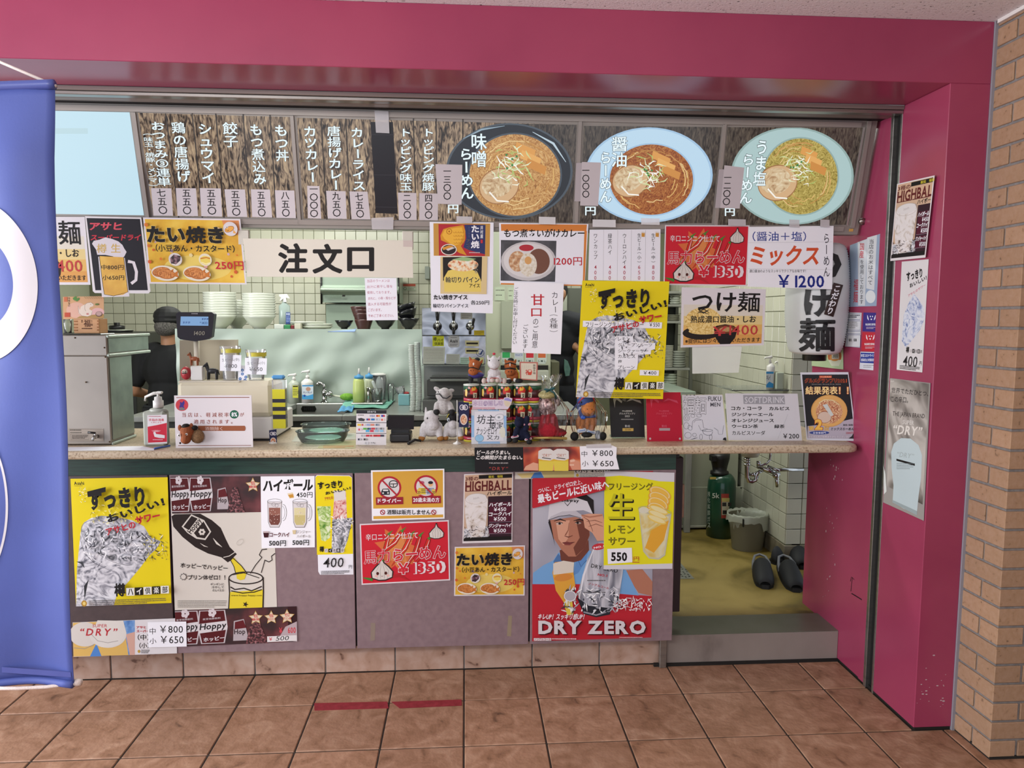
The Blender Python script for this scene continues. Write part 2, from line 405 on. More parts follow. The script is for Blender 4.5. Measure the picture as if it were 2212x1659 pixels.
# crimson surround
box('wall_front', m_pink, (-4, -.315, 2.352), (1.83, -.06, 2.56), kind='structure', bev=.002)
jb = empty('wall_right', (1.75, 0, 0), kind='structure')
box('column', m_pink, (1.683, -.315, .012), (1.83, -.045, 2.352), jb, bev=.002)
box('jamb_panel', m_pink, (1.683, .02, .012), (1.83, .583, 2.5), jb, bev=.002)
box('jamb_edge_strip', m_pink, (1.679, .02, .012), (1.684, .058, 2.33), jb, bev=.001)
box('plinth_seal', M('16130F', .8), (1.69, -.312, 0), (1.84, .58, .013), jb, bev=0)
box('shutter_track', M('0B0B0B', .6), (1.695, -.045, .0), (1.83, .02, 2.352), jb, bev=0)
box('track_lip', m_steel, (1.679, .002, .0), (1.70, .02, 2.33), jb, bev=.001)
box('track_lip', m_steel, (1.681, -.05, .0), (1.70, -.038, 2.352), jb, bev=.001)
# chipped paint on the column corner and the jamb panel
mchip = M('B5A5A8', .8)
ch = MB()
for k in range(26):
    y, z = random.gauss(.33, .03), random.uniform(.55, .95) if k < 18 else random.uniform(.2, .5); r = random.uniform(.001, .004)
    ch.prism([(1.6826, y+r*math.cos(a)*random.uniform(.5, 1), z+r*1.6*math.sin(a)) for a in [i*math.pi/3 for i in range(6)]], (.0004, 0, 0))
for k in range(22):
    x, z, r = random.uniform(1.69, 1.8), random.gauss(.16, .05), random.uniform(.0008, .003)
    ch.prism([(x+r*math.cos(a)*2, -.3155, z+r*math.sin(a)) for a in [i*math.pi/3 for i in range(6)]], (0, .0004, 0))
ch.build('paint_chips', mchip, jb, kind='stuff')
V('C4'); a = A('pen_mark', None, None, pX(1.6828), parent=jb)
a.line([(1333, 1108), (1343, 1020), (1345, 1010)], 4, '241018'); a.line([(1330, 1040), (1337, 1008), (1357, 1028)], 4, '241018'); a.line([(1338, 1122), (1400, 1160), (1436, 1185)], 7, '241018'); a.done()
V('F')
# rail under the soffit
rl = empty('trim_1', (0, 0, 2.33), kind='structure')
m_br = MN('bronze_steel', ['6A605C', '857A76', '786E6A'], scale=2, stretch=(.2, 1, 1), rough=.28, metal=.35)
box('rail_face', m_br, (-4, -.06, 2.336), (1.683, -.03, 2.352), rl, bev=.002)
box('rail_face', m_steel, (-4, -.055, 2.322), (1.683, -.02, 2.335), rl, bev=.002)
box('rail_slot', M('1A1617', .5), (-4, -.02, 2.334), (1.683, .1, 2.5), rl, bev=0)
box('rail_face', m_br, (-4, .012, 2.330), (1.683, .05, 2.3335), rl, bev=.002)
# brick pier on the right
pr_ = empty('pillar', (2.1, -.4, 0), kind='structure')
box('mortar_core', m_mort, (1.845, -.495, 0), (2.6, .3, 2.56), pr_, bev=0)
box('base_strip', M('1E1C1A', .8), (1.84, -.502, 0), (2.6, -.3, .01), pr_, bev=0)
box('edge_sealant', M('8A8890', .6), (1.829, -.322, 0), (1.845, -.30, 2.56), pr_, bev=0)
pz = .0686
for k in range(38):
    z0, z1 = k*pz+.005, k*pz+.0645
    if z1 > 2.56: z1 = 2.555
    if k % 2 == 0:
        MB().box((1.839, -.316, z0), (1.9, -.405, z1), .002).build('brick', m_brick, pr_)
        MB().box((1.839, -.414, z0), (1.934, -.50, z1), .002).build('brick', m_brick, pr_)
        xx = 1.943
    else:
        MB().box((1.839, -.316, z0), (2.04, -.50, z1), .002).build('brick', m_brick, pr_); xx = 2.049
    while xx < 2.5: MB().box((xx, -.45, z0), (xx+.2, -.50, z1), .002).build('brick', m_brick, pr_); xx += .209
# ceiling of the hall
m_ceil = MN('pitted_board', ['3A3335', 'E2E2E6', 'E8E8EC'], scale=95, detail=2, rough=.9, bump=.5, pos=[.29, .345, .7], stretch=(1, 1.8, 1), dist=1)
box('ceiling', m_ceil, (-4, -5, 2.56), (2.85, -.3, 2.62), kind='structure', bev=0)
box('trim_2', M('D8D4D0', .5), (1.828, -1.8, 2.548), (1.843, -.33, 2.5605), kind='structure', bev=0)
box('trim_3', M('C9BFC0', .5), (-.41, -4.8, 2.5585), (-.405, -.316, 2.5605), kind='structure', bev=0)
box('wall_light_block', m_brick, (2.75, -5, 0), (2.85, -.3, 2.56), kind='structure', bev=0)  # unseen wall, added to block sky light arriving from the right
# kitchen shell
m_kf = MN('worn_ochre_floor', ['3A3013', '6A5A22', '86733A', '8F7C42'], scale=3.2, detail=9, rough=.55, bump=.2, dist=.6, pos=[.3, .42, .55, .75])
box('kitchen_floor', m_kf, (-3.2, .4, .0), (2.5, 3.7, .13), kind='structure', bev=0)
box('kitchen_ceiling', M('B9BCAE', .8), (-3.2, .3, 2.7), (2.5, 3.8, 2.78), kind='structure', bev=0)
box('wall_left', M('B4B69F', .4), (-3.3, .3, .13), (-3.2, 3.7, 2.7), kind='structure', bev=0)
box('header_wall', M('A9AB98', .6), (-3.3, .22, 2.42), (2.5, .3, 2.72), kind='structure', bev=0)
wb = empty('wall_back', (0, 3.6, .13), kind='structure'); box('grout_bed', m_kgrout, (-3.2, 3.602, .13), (2.0, 3.7, 2.7), wb, bev=0)
ws = empty('wall_side', (1.86, 2, .13), kind='structure'); box('grout_bed', m_kgrout, (1.862, 1.172, .13), (1.95, 3.7, 2.7), ws, bev=0)
box('grout_bed', m_kgrout, (1.9, 1.172, .13), (2.5, 1.26, 2.7), ws, bev=0)
box('cove_base', MN('cove', ['5E5747', '7E7663'], scale=14, rough=.6), (1.853, 1.163, .13), (2.5, 1.3, .23), ws, bev=.003); box('cove_base', MC['cove'], (1.853, 1.301, .13), (1.9, 3.6, .23), ws, bev=.003)
tp = .09
def tile_mesh(name, dims):
    a_ = MB().box((-dims[0]/2, -dims[1]/2, -dims[2]/2), (dims[0]/2, dims[1]/2, dims[2]/2), .0015)
    o_ = a_.build(name, m_kt, wb, origin=(0, 0, 0)); me = o_.data; bpy.data.objects.remove(o_); return me
def put(me, name, loc, parent):
    o_ = bpy.data.objects.new(name, me); COL.objects.link(o_); o_.parent = parent; o_.location = Vector(loc)-wloc(parent); return o_
m_kt = MN('pale_tile', ['B0AF9E', 'BAB9A8', 'B3B2A1'], scale=1.5, rough=.18, var=.05, spec=.5)
tmx = tile_mesh('tile', (.086, .006, .086)); tmy = tile_mesh('tile', (.006, .086, .086))
cells = [(i, j) for i in range(56) for j in range(28)]
def xz(i, j): return -3.1+tp*(i+.5), .13+tp*(j+.5)
def seen(x, y, z):
    d = Vector((x, y, z))-CP; w = d.dot(CF); return IW/2+FPX*d.dot(CR)/w, IH/2-FPX*d.dot(CU)/w
rest = MB(); nsep = 0
for i, j in cells:
    x, z = xz(i, j)
    if x > 1.85: continue
    u, v = seen(x, 3.6, z)
    if 110 < u < 930 and 505 < v < 715 and not (440 < u < 590 and v > 640) and not (700 < u < 860 and v > 590) and nsep < 290: put(tmx, 'tile', (x, 3.6, z), wb); nsep += 1
    elif 90 < u < 1260 and 440 < v < 900: rest.box((x-.043, 3.597, z-.043), (x+.043, 3.603, z+.043), .0015)
rest.build('further_tiles', m_kt, wb, kind='stuff')
n2 = 0; rest = MB()
for j in range(28):
    z = .235+tp*(j+.5)
    for i in range(5):
        if i < 3: put(tmx, 'tile', (1.86+tp*(i+.5), 1.17, z), ws)
    for i in range(27):
        y = 1.17+tp*(i+.5); u, v = seen(1.86, y, z)
        vis = (1490 < u < 1740 and 560 < v < 870) or (1590 < u < 1740 and 970 < v < 1240)
        if vis and n2 < 215: put(tmy, 'tile', (1.86, y, z), ws); n2 += 1
        else: rest.box((1.857, y-.043, z-.043), (1.863, y+.043, z+.043), .0015)
rest.build('further_tiles', m_kt, ws, kind='stuff')
# entrance step
st = empty('trim_4', (1.28, .3, 0), kind='structure')
m_step = MN('scuffed_steel', ['4A3E3A', '857C76', '948B84'], scale=3.5, detail=8, rough=.4, metal=.15, pos=[.25, .42, .75], stretch=(1, 1, .6))
box('step_riser', m_step, (.876, .235, .012), (1.683, .42, .139), st, bev=.002)
box('step_top', MN('step_top', ['5E6052', '72746A'], scale=4, rough=.3, metal=.2), (.876, .236, .139), (1.683, .43, .141), st, bev=0)
box('step_seal', M('120F0C', .8), (.84, .228, 0), (1.69, .24, .014), st, bev=0)
box('edge_post', m_steel, (.862, .215, .0), (.892, .24, .18), st, bev=.002)
# ================= counter =================
V('F')
m_granite = MN('granite', ['6E5844', 'A8957C', 'B8A68E', 'BDAE98'], scale=130, detail=6, rough=.35, pos=[.3, .4, .55, .7])
ct = empty('counter', (-.2, .45, 0), 'long order counter with speckled beige top and mauve front panels', 'counter')
cz0, CZ, yf = .978, 1.01, .10
def cp(x, y): return (x, y, cz0)
out = [(-2.3, yf), (1.615, yf)]+[(1.615+.06*math.sin(math.radians(a)), yf+.06-.06*math.cos(math.radians(a))) for a in range(10, 91, 10)]+[(1.675, .72), (-2.3, .72)]
def slab(pts, z0, z1, r=.008, n=4):
    mb = MB(); N = len(pts); rings = []
    cx = sum(p[0] for p in pts)/N; cy = sum(p[1] for p in pts)/N
    prof = [(-r, z0)]+[(-r+r*math.sin(math.pi/2*k/n), z0+r-r*math.cos(math.pi/2*k/n)) for k in range(1, n+1)]+[(-r+r*math.cos(math.pi/2*k/n), z1-r+r*math.sin(math.pi/2*k/n)) for k in range(n+1)]
    vs = []
    for i, p in enumerate(pts):
        a = Vector(pts[i-1]); b = Vector(pts[(i+1) % N]); t = (b-a).normalized(); nn = Vector((t.y, -t.x))
        for d, z in prof: vs.append((p[0]+nn.x*d, p[1]+nn.y*d, z))
    m = len(prof); fs = [[i*m+k, ((i+1) % N)*m+k, ((i+1) % N)*m+k+1, i*m+k+1] for i in range(N) for k in range(m-1)]
    fs += [[i*m+m-1 for i in range(N)], [i*m for i in range(N)][::-1]]
    return mb.add(vs, fs, False)
slab(out, cz0, CZ, .012).build('countertop', m_granite, ct)
m_green = MN('dark_green_wood', ['0F2620', '18352C', '1D3D33'], scale=14, detail=6, rough=.35, stretch=(.6, 1, 9))
def xat(x, Y=.17, y=1200): return hit(pY(Y), x, y).x
XR = .9
box('green_board', m_green, (-2.3, .172, .895), (XR, .2, cz0), ct, bev=.001)
m_mauve = MN('mauve_laminate', ['776267', '7C676C', '816C70'], scale=40, detail=3, rough=.5)
m_brown = MN('brown_laminate', ['3D3032', '463839'], scale=40, rough=.5)
e = [-2.3, xat(371), xat(767, .17), xat(1144, .17), XR+.003]
for i in range(4):
    box('front_panel', m_brown if i == 0 else m_mauve, (e[i]+.0035, .168, .148), (e[i+1]-.0035, .19, .9), ct, bev=.0012)
box('counter_body', M('0A0909', .8), (-2.3, .19, .15), (XR-.005, .66, cz0), ct, bev=0)
box('counter_kick', M('2A2522', .8), (-2.3, .29, .0), (XR-.01, .66, .15), ct, bev=0)
a = A('tape_residue', 'yellowed tape scraps on the mauve panel', None, pY(.1678), parent=ct); a.k = 1
a.poly([(801, 1345), (811, 1346), (810, 1383), (800, 1384)], '84756A'); a.done(); a = A('tape_residue', 'yellowed tape scrap on the mauve panel', None, pY(.1678), parent=ct); a.k = 1; a.poly([(1098, 1330), (1106, 1330), (1104, 1375), (1095, 1374)], '8A7B66'); a.done()
# gate beside the counter end
gt = empty('gate_panel', (.95, .35, .2), 'dark brown narrow gate post at the counter end by the kitchen entrance', 'gate')
box('post', M('33262A', .5), (hit(pY(.33), 1457, 1000).x, .32, .21), (hit(pY(.33), 1475, 1000).x, .36, hit(pY(.32), 1465, 988).z), gt)
p_ = hit(pY(.32), 1462, 980); box('latch', M('121213', .4), (p_.x-.02, .315, p_.z-.02), (p_.x+.012, .36, p_.z+.004), gt)
c0, c1 = hit(pY(.35), 1463, 1118), hit(pY(.35), 1478, 1045); box('wooden_block', MN('block', ['8A6A55', 'A08066'], scale=30), c0+Vector((0, -.01, 0)), c1+Vector((0, .03, 0)), gt, label='tan wooden stop block', bev=.004)
# ================= lit menu board =================
_q = A.pt
def _pt(s, x, y, k=None):
    q = getattr(s, 'q', None)
    if q:
        u, v = x/s.qw, y/s.qh; (ax, ay), (bx, by), (cx, cy), (dx, dy) = q
        x = (ax*(1-u)+bx*u)*(1-v)+(dx*(1-u)+cx*u)*v; y = (ay*(1-u)+by*u)*(1-v)+(dy*(1-u)+cy*u)*v
        global view; sv = view; view = VIEWS['F']; r = _q(s, x, y, k); view = sv; return r
    return _q(s, x, y, k)
A.pt = _pt
def F4(*q):                                     # corners typed in the current view -> full-frame pixels
    return [px(*p) for p in q]
def onto(s, w, h, quad): s.qw, s.qh, s.q = w, h, quad; return s
slope = .2526
PM = (Vector((0, .085, 2.375)), Vector((0, -1, -slope)).normalized())
def pm(x, z): return Vector((x, .085+(2.375-z)*slope, z))
m_case = MN('brown_metal', ['86807A', '8E8882'], scale=3, rough=.4, metal=.15)
m_bez = MN('bezel_metal', ['8A827C', '968E88'], scale=3, rough=.35, metal=.15)
lb = empty('menu_board', (-.2, .2, 1.89), 'long backlit menu board with dark wood panels and noodle bowls above the counter', 'menu board')
bx_ = PM[1]*-.2
V('F'); zt = hit(PM, 1905, 243).z; zb = hit(PM, 1862, 507).z
MB().prism([pm(-2.25, zt), pm(1.668, zt), pm(1.668, zb), pm(-2.25, zb)], Vector((0, .05, 0))).build('casing', m_case, lb)
box('casing_top', m_case, (-2.25, .06, zt-.004), (1.65, .3, zt+.022), lb)
def bar(p, q, w=.011, d=.008, m=m_bez, name='bezel'):
    p, q = Vector(p), Vector(q); t = (q-p).normalized(); s_ = t.cross(PM[1]).normalized()*w/2
    MB().prism([p-s_, q-s_, q+s_, p+s_], PM[1]*d).build(name, m, lb)
def h2(x, y): return hit(PM, x, y)
z1, z2 = h2(1000, 251).z, h2(1000, 484).z
bar(pm(-2.2, z1), pm(1.60, z1), .02); bar(pm(-2.2, z2), pm(1.60, z2), .02)
for (xa, ya, xb, yb) in [(290, 243, 321, 476), (631, 250, 648, 485), (1253, 262, 1244, 487), (1565, 268, 1545, 490)]:
    bar(h2(xa, ya), h2(xb, yb), .013)
bar(h2(1877, 262), h2(1840, 492), .016)
bar(h2(1866, 275), h2(1829, 487), .007, .005, M('A9A5A0', .3, .6))
p_ = h2(1861, 478); lk = MB().cyl(p_, p_+PM[1]*.014, .014, n=20); lk.build('lock', M('8A7F7C', .25, .9), lb)
MB().prism([h2(1834, 494)+PM[1]*.001, h2(1843, 494)+PM[1]*.001, h2(1842, 500)+PM[1]*.001, h2(1833, 500)+PM[1]*.001], PM[1]*.001).build('sticker', M('C79A4E'), lb)
m_wood = MN('lit_wood', ['1D1511', '5A4838', '97806A', 'C9AE8C'], scale=75, detail=4, dist=1.6, rough=.2, emit=.8, stretch=(1, 1, .055), pos=[.34, .42, .52, .68])
m_dwood = MN('lit_dark_wood', ['1C1512', '39302A', '4E443B', '62564A'], scale=110, detail=4, dist=1, rough=.2, emit=.9, stretch=(1, 1, .04), pos=[.34, .44, .56, .68])
GL = 'E6F6FA'
def panel(q, mat):
    s = A('lit_panel', None, None, PM, emit=1.0, parent=lb); s.k = 20; s.sheet(q, mat, .003); return s
V('F'); s = panel([(-160, 234), (280, 242.5), (311, 465), (-160, 458)], 'C0DFEC'); s.rect(120, 277, 190, 289, 'B9D6DE'); s.done()
OL = [('5A4A3C', .05), ('1B1511', .035)]
def mt(s, txt, bx, slant=0, b=.022, kw=1.15): s.vt(txt, bx, GL, b, slant, ol=[('1A1410', .026)], kw=kw)
s = panel([(298.7, 243.5), (626, 253), (641, 471), (331.6, 466)], m_wood)
for xa, xb in ((358, 386), (415, 437), (466, 484), (525, 540), (583, 596)): s.line([(xa, 245), ((xa+xb)/2+1, 355), (xb, 470)], 2.4, '1C1512')
V('A1')
mt(s, 'おつまみ③連単', (1288, 245, 1395, 800), 65); mt(s, '（味玉・焼豚・メンマ）', (1222, 335, 1295, 812), 55, .016)
mt(s, '鶏の唐揚げ', (1465, 248, 1570, 765), 55); mt(s, 'シュウマイ', (1692, 258, 1800, 778), 38); mt(s, '餃子', (1905, 250, 2020, 470), 10)
V('A2'); mt(s, 'もつ煮込み', (0, 265, 100, 788), 38); mt(s, 'もつ丼', (212, 270, 315, 590), 16); s.done()
V('F'); s = panel([(641, 254.4), (1245.8, 269.6), (1236.5, 481), (656.5, 472)], m_wood)
for xa, xb in ((694, 706), (747, 757), (893, 899), (942, 944), (1000, 998)): s.line([(xa, 256), (xb, 474)], 2.4, '1C1512')
s.poly([(1070, 266), (1245.8, 269.6), (1236.5, 481), (1070, 478)], m_dwood)
V('A2')
mt(s, 'カツカレー', (458, 282, 560, 770), 30); mt(s, '唐揚げカレー', (662, 282, 765, 835), 22); mt(s, 'カレーライス', (862, 295, 962, 838), 22)
s.poly([(1028, 250), (1220, 252), (1262, 1035), (1075, 1028)], M('16131A', .3)); s.line([(1038, 358), (1228, 360)], 3, '2E2A33'); s.line([(1058, 702), (1245, 704)], 3, '2E2A33'); s.line([(1070, 975), (1258, 978)], 3, '2E2A33')
mt(s, 'トッピング味玉', (1278, 302, 1372, 840), 6); mt(s, 'トッピング焼豚', (1475, 302, 1568, 840), 0)
def noodle_mat(key, cols): return MN(key, cols, scale=38, detail=5, dist=4, rough=.3, emit=.95, pos=[.3, .42, .55, .7])
def bowl(s, cx, cy, rx, ry, rimc, rim2, broth, ecx, ecy, erx, ery, meat, seed, clip=None):
    R_ = random.Random(seed); y_ok = clip or (-1e9, 1e9)
    def E(cx, cy, rx, ry, c, rot=0):
        t = math.radians(rot); pts = []
        for i in range(48):
            a = 2*math.pi*i/48; u, w = rx*math.cos(a), -ry*math.sin(a); pts.append((cx+u*math.cos(t)+w*math.sin(t), min(max(cy-u*math.sin(t)+w*math.cos(t), y_ok[0]), y_ok[1])))
        s.poly(pts, c)
    E(cx, cy, rx, ry, rimc); E(cx, cy, rx*.965, ry*.965, rim2); E(ecx, ecy, erx*1.04, ery*1.04, rimc); E(ecx, ecy, erx, ery, broth)
    for k in range(26):                                       # noodles
        a = R_.uniform(0, 6.28); r = R_.uniform(.55, .9); a2 = a+R_.uniform(.4, .9); c = R_.choice(['D9B06C', 'C7955A', 'E3C48A', 'B98546'])
        s.line([(ecx+erx*r*math.cos(a+(a2-a)*t/5), ecy+ery*r*math.sin(a+(a2-a)*t/5)+R_.uniform(-3, 3)) for t in range(6)], erx*.02, c)
    mx, my, mr = meat
    s.ell2(mx, my, mr*1.04, mr*.92, '9A6A42', 20); s.ell2(mx, my, mr, mr*.87, 'CFAA80', 20); s.ell2(mx-mr*.1, my-mr*.1, mr*.8, mr*.66, MN('lit_meat', ['A87E56', 'D8BC94', 'EAD9B8'], scale=30, emit=.9, dist=2), 15)
    s.line([(mx-mr*.5, my+mr*.3), (mx-mr*.1, my+mr*.75), (mx+mr*.5, my+mr*.8)], mr*.08, 'F3EFE6')
    for k in range(3):                                         # menma strips
        a = .35+.28*k; x, y = ecx+erx*(.25+.12*k), ecy-ery*(.62-.2*k); L, W = erx*.42, ery*.1
        s.poly([(x-L/2, y-W-L*.2), (x+L/2, y-W+L*.25), (x+L/2-4, y+W+L*.25), (x-L/2-4, y+W-L*.2)], ['D79A52', 'E0A860', 'C98A45'][k])
    for k in range(46):                                        # shredded leek
        x, y = ecx+R_.gauss(-.05, .2)*erx, ecy+R_.gauss(-.18, .22)*ery; a = R_.uniform(-1.2, 1.2); L = R_.uniform(.12, .3)*erx
        s.line([(x-L*math.cos(a)/2, y-L*math.sin(a)/2), (x+R_.uniform(-6, 6), y+R_.uniform(-6, 6)), (x+L*math.cos(a)/2, y+L*math.sin(a)/2)], [erx*.008, erx*.03, erx*.006], R_.choice(['F1F2DE', 'DDE6C0', 'F7F7F0', 'C9D79B', 'A9BE6C']))
    for k in range(5): s.ell2(ecx+R_.gauss(-.05, .15)*erx, ecy+R_.gauss(-.3, .15)*ery, erx*.025, ery*.03, '3F7F45')
V('F')
bowl(s, 1100, 370, 137, 104, '4A545E', '252B33', noodle_mat('broth_miso', ['8A5A2E', 'B07A42', 'C99A5E', 'DDB67C']), 1112, 378, 98, 88, (1078, 402, 42), 1)
s.line([(1150, 285), (1195, 310), (1222, 350)], [1, 5, 1], 'B9CCD8'); s.line([(1000, 300), (1040, 280), (1090, 272)], [1, 4, 1], '8FA4B2')
V('A2'); s.vt('味噌', (1890, 345, 2012, 640), GL, .024, 5, ol=[('1A1410', .028)], kw=1.15); s.vt('らーめん', (1790, 470, 1895, 912), GL, .024, 10, ol=[('1A1410', .028)], kw=1.15); s.t('円', (1690, 955, 1778, 1028), GL, .03)
s.done()
V('F'); s = panel([(1261, 272), (1558.5, 274.7), (1537, 482), (1252, 482)], m_dwood)
bowl(s, 1401.5, 378, 138, 103, '9FC0DC', 'B9D6EA', noodle_mat('broth_soy', ['6E2F12', '8F4A1E', 'A8632E', 'C08A4A']), 1407, 388, 90, 76, (1361, 391, 38), 2)
V('A3'); s.vt('醤油', (952, 372, 1088, 638), GL, .024, -5, ol=[('1A1410', .028)], kw=1.05); s.vt('らーめん', (855, 500, 945, 942), GL, .024, 0, ol=[('1A1410', .028)], kw=1.2); s.t('円', (725, 972, 815, 1046), GL, .03); s.done()
V('F'); s = panel([(1572, 274.7), (1863.5, 276), (1833, 485.6), (1551, 486)], m_dwood)
bowl(s, 1711, 380, 133, 106, '8FA9A6', 'A9C4C4', noodle_mat('broth_salt', ['6F6024', '9A873E', 'B8A556', 'D2BE74']), 1729, 381, 80, 82, (1679, 395, 42), 3, clip=(275.8, 484.5))
V('A4'); s.vt('うま塩', (120, 365, 215, 732), GL, .024, -30, ol=[('1A1410', .028)], kw=1.1); s.vt('らーめん', (15, 472, 105, 868), GL, .024, -28, ol=[('1A1410', .028)], kw=1.15)
V('A3'); s.t('円', (1915, 985, 2000, 1052), GL, .03); s.done()
# price slips stuck on the board
PS = (PM[0]+PM[1]*.0055, PM[1])
def slip(txt, q, label, b=.02, tb=None, pl=PS, slant=0, kw=1.2):
    s = A('price_slip', label, 'price slip', pl, 'price slips on the menu board'); s.sheet(q, 'BDB6BA', .0004)
    xs = [p[0] for p in q]; ys = [p[1] for p in q]; w = (q[1][0]-q[0][0]); cx0 = q[0][0]+w*.2
    tb = tb or (cx0, ys[0]+8, cx0+w*.5, ys[2]-12); s.vt(txt, tb, '1A1718', b, slant, kw=kw); s.done()
V('A1')
slip('七五〇', [(1288, 815), (1462, 817), (1476, 1052), (1310, 1050)], 'grey price slip under the first menu column from the left', tb=(1338, 818, 1405, 1040), slant=22)
slip('五五〇', [(1500, 815), (1672, 817), (1690, 1054), (1515, 1052)], 'grey price slip under the fried chicken column', tb=(1557, 820, 1622, 1042), slant=8)
slip('五五〇', [(1705, 815), (1884, 818), (1896, 1058), (1718, 1055)], 'grey price slip under the shumai column', tb=(1765, 822, 1832, 1045), slant=12)
slip('五五〇', [(1915, 825), (2090, 827), (2110, 1062), (1940, 1060)], 'grey price slip under the gyoza column', tb=(1972, 832, 2037, 1055), slant=14)
V('A2')
slip('五五〇', [(8, 825), (170, 828), (190, 1066), (18, 1062)], 'grey price slip under the fifth menu column', tb=(62, 838, 122, 1060), slant=10)
slip('八五〇', [(213, 833), (378, 836), (392, 1072), (225, 1068)], 'grey price slip under the sixth column beside the frame joint', tb=(268, 840, 328, 1062), slant=10)
slip('一〇〇〇', [(488, 795), (592, 798), (608, 1076), (494, 1072)], 'narrow price slip with three circles under the cutlet curry column', tb=(512, 788, 574, 1066), slant=4)
slip('九五〇', [(650, 838), (816, 842), (825, 1078), (664, 1075)], 'grey price slip left of the dark stripe, second from it', tb=(705, 845, 766, 1062), slant=6)
slip('七五〇', [(848, 843), (1003, 846), (1027, 1082), (868, 1080)], 'grey price slip immediately left of the dark stripe', tb=(898, 852, 958, 1070), slant=14)
slip('二〇〇', [(1262, 853), (1420, 857), (1422, 1088), (1270, 1087)], 'grey price slip immediately right of the dark stripe', tb=(1310, 862, 1368, 1078), slant=4)
slip('四〇〇', [(1445, 857), (1605, 862), (1603, 1091), (1444, 1088)], 'grey price slip under the roast pork topping column', tb=(1495, 864, 1553, 1080), slant=0)
PS2 = (PM[0]+PM[1]*.007, PM[1]); PS3 = (PM[0]+PM[1]*.0095, PM[1])
slip('一三〇〇', [(1582, 610), (1812, 616), (1806, 957), (1604, 948)], 'large white price slip left of the dark miso noodle bowl', tb=(1648, 635, 1718, 918), pl=PS3, kw=1)
V('A3')
s = A('price_slip', 'blank grey slip edge behind the white slip by the soy noodle bowl', 'price slip', PS3, 'price slips on the menu board'); s.sheet([(650, 600), (735, 598), (715, 930), (635, 928)], 'A9A2A6', .0004); s.done()
PS4 = (PM[0]+PM[1]*.0105, PM[1])
slip('一〇〇〇', [(700, 592), (862, 597), (838, 968), (684, 964)], 'large white price slip left of the blue soy noodle bowl', tb=(700, 630, 765, 900), pl=PS4, slant=0, kw=1)
s = A('price_slip', 'blank grey slip edge behind the white slip by the salt noodle bowl', 'price slip', PS3, 'price slips on the menu board'); s.sheet([(1868, 655), (1950, 655), (1920, 985), (1835, 985)], 'A9A2A6', .0004); s.done()
slip('一二〇〇', [(1915, 620), (2085, 640), (2045, 990), (1880, 985)], 'large white price slip left of the salt noodle bowl', tb=(1912, 690, 1980, 965), pl=PS4, slant=-16, kw=1)
# clear tape
m_tape = glass('tape', (.82, .8, .82), .42, .2)
def tape(q, pl, label):
    s = A('tape_strip', label, 'tape', pl, 'clear tape strips'); s.sheet(q, m_tape, .0003); s.done()
V('A2'); tape([(1063, 155), (1182, 160), (1190, 348), (1075, 342)], (PM[0]+PM[1]*.0102, PM[1]), 'clear tape strip at the top of the dark stripe on the menu board')
tape([(1035, 1070), (1225, 1062), (1222, 1170), (1042, 1168)], (PM[0]+PM[1]*.0102, PM[1]), 'clear tape strip at the bottom of the dark stripe on the menu board')
# ================= printed sheets =================
WH, WH2 = 'DEDEE6', 'E4E4EA'
def ice_mat(key, cols=('1E2024', '74767E', 'B4B4BC', 'E2E2E6'), sc=26, st=(1, 1, 1)): return MN(key, list(cols), scale=sc, detail=7, dist=3.5, rough=.5, spec=.25, pos=[.33, .45, .53, .66], stretch=st)
m_ice = ice_mat('printed_ice', ('3A3C42', '8A8C92', 'B4B4BC', 'DCDCE0'), sc=26); m_icel = ice_mat('printed_ice_light', ('5A5C66', 'A6A6AE', 'C6C6CC', 'DADADE'), 14)
m_icegold = ice_mat('printed_gold_blobs', ('D9B92C', 'E6CB3A', 'E9D24A', 'E2C93A'), 20)
YEL = 'DCC816'; BK = '171413'; RD = 'B4202E'
def speck(s, n, box_, cols, r, rng, conc=None):
    for k in range(n):
        x, y = rng.uniform(box_[0], box_[2]), rng.uniform(box_[1], box_[3]); a = rng.uniform(0, 3.14); L = r*rng.uniform(.6, 2.2)
        s.line([(x-L*math.cos(a), y-L*math.sin(a)), (x, y+rng.uniform(-r, r)*.4), (x+L*math.cos(a), y+L*math.sin(a))], [r*.2, r*.7, r*.1], rng.choice(cols))
def smalltext(s, x0, y0, x1, rows, dy, h, c='4A4644', seed=3):
    """rows of print too small to read in the photograph"""
    R_ = random.Random(seed); s.k += 1; s.col(c)
    for r in range(rows):
        x = x0
        while x < x1-(R_.random()*.3*(x1-x0) if r == rows-1 else 0):
            w = R_.uniform(.5, 1.0)*h; P = [s.pt(*p) for p in ((x, y0+r*dy), (x+w, y0+r*dy), (x+w, y0+r*dy+h*R_.uniform(.6, 1)), (x, y0+r*dy+h))]
            s.add(P, [[0, 1, 2, 3]]); x += w+h*.35
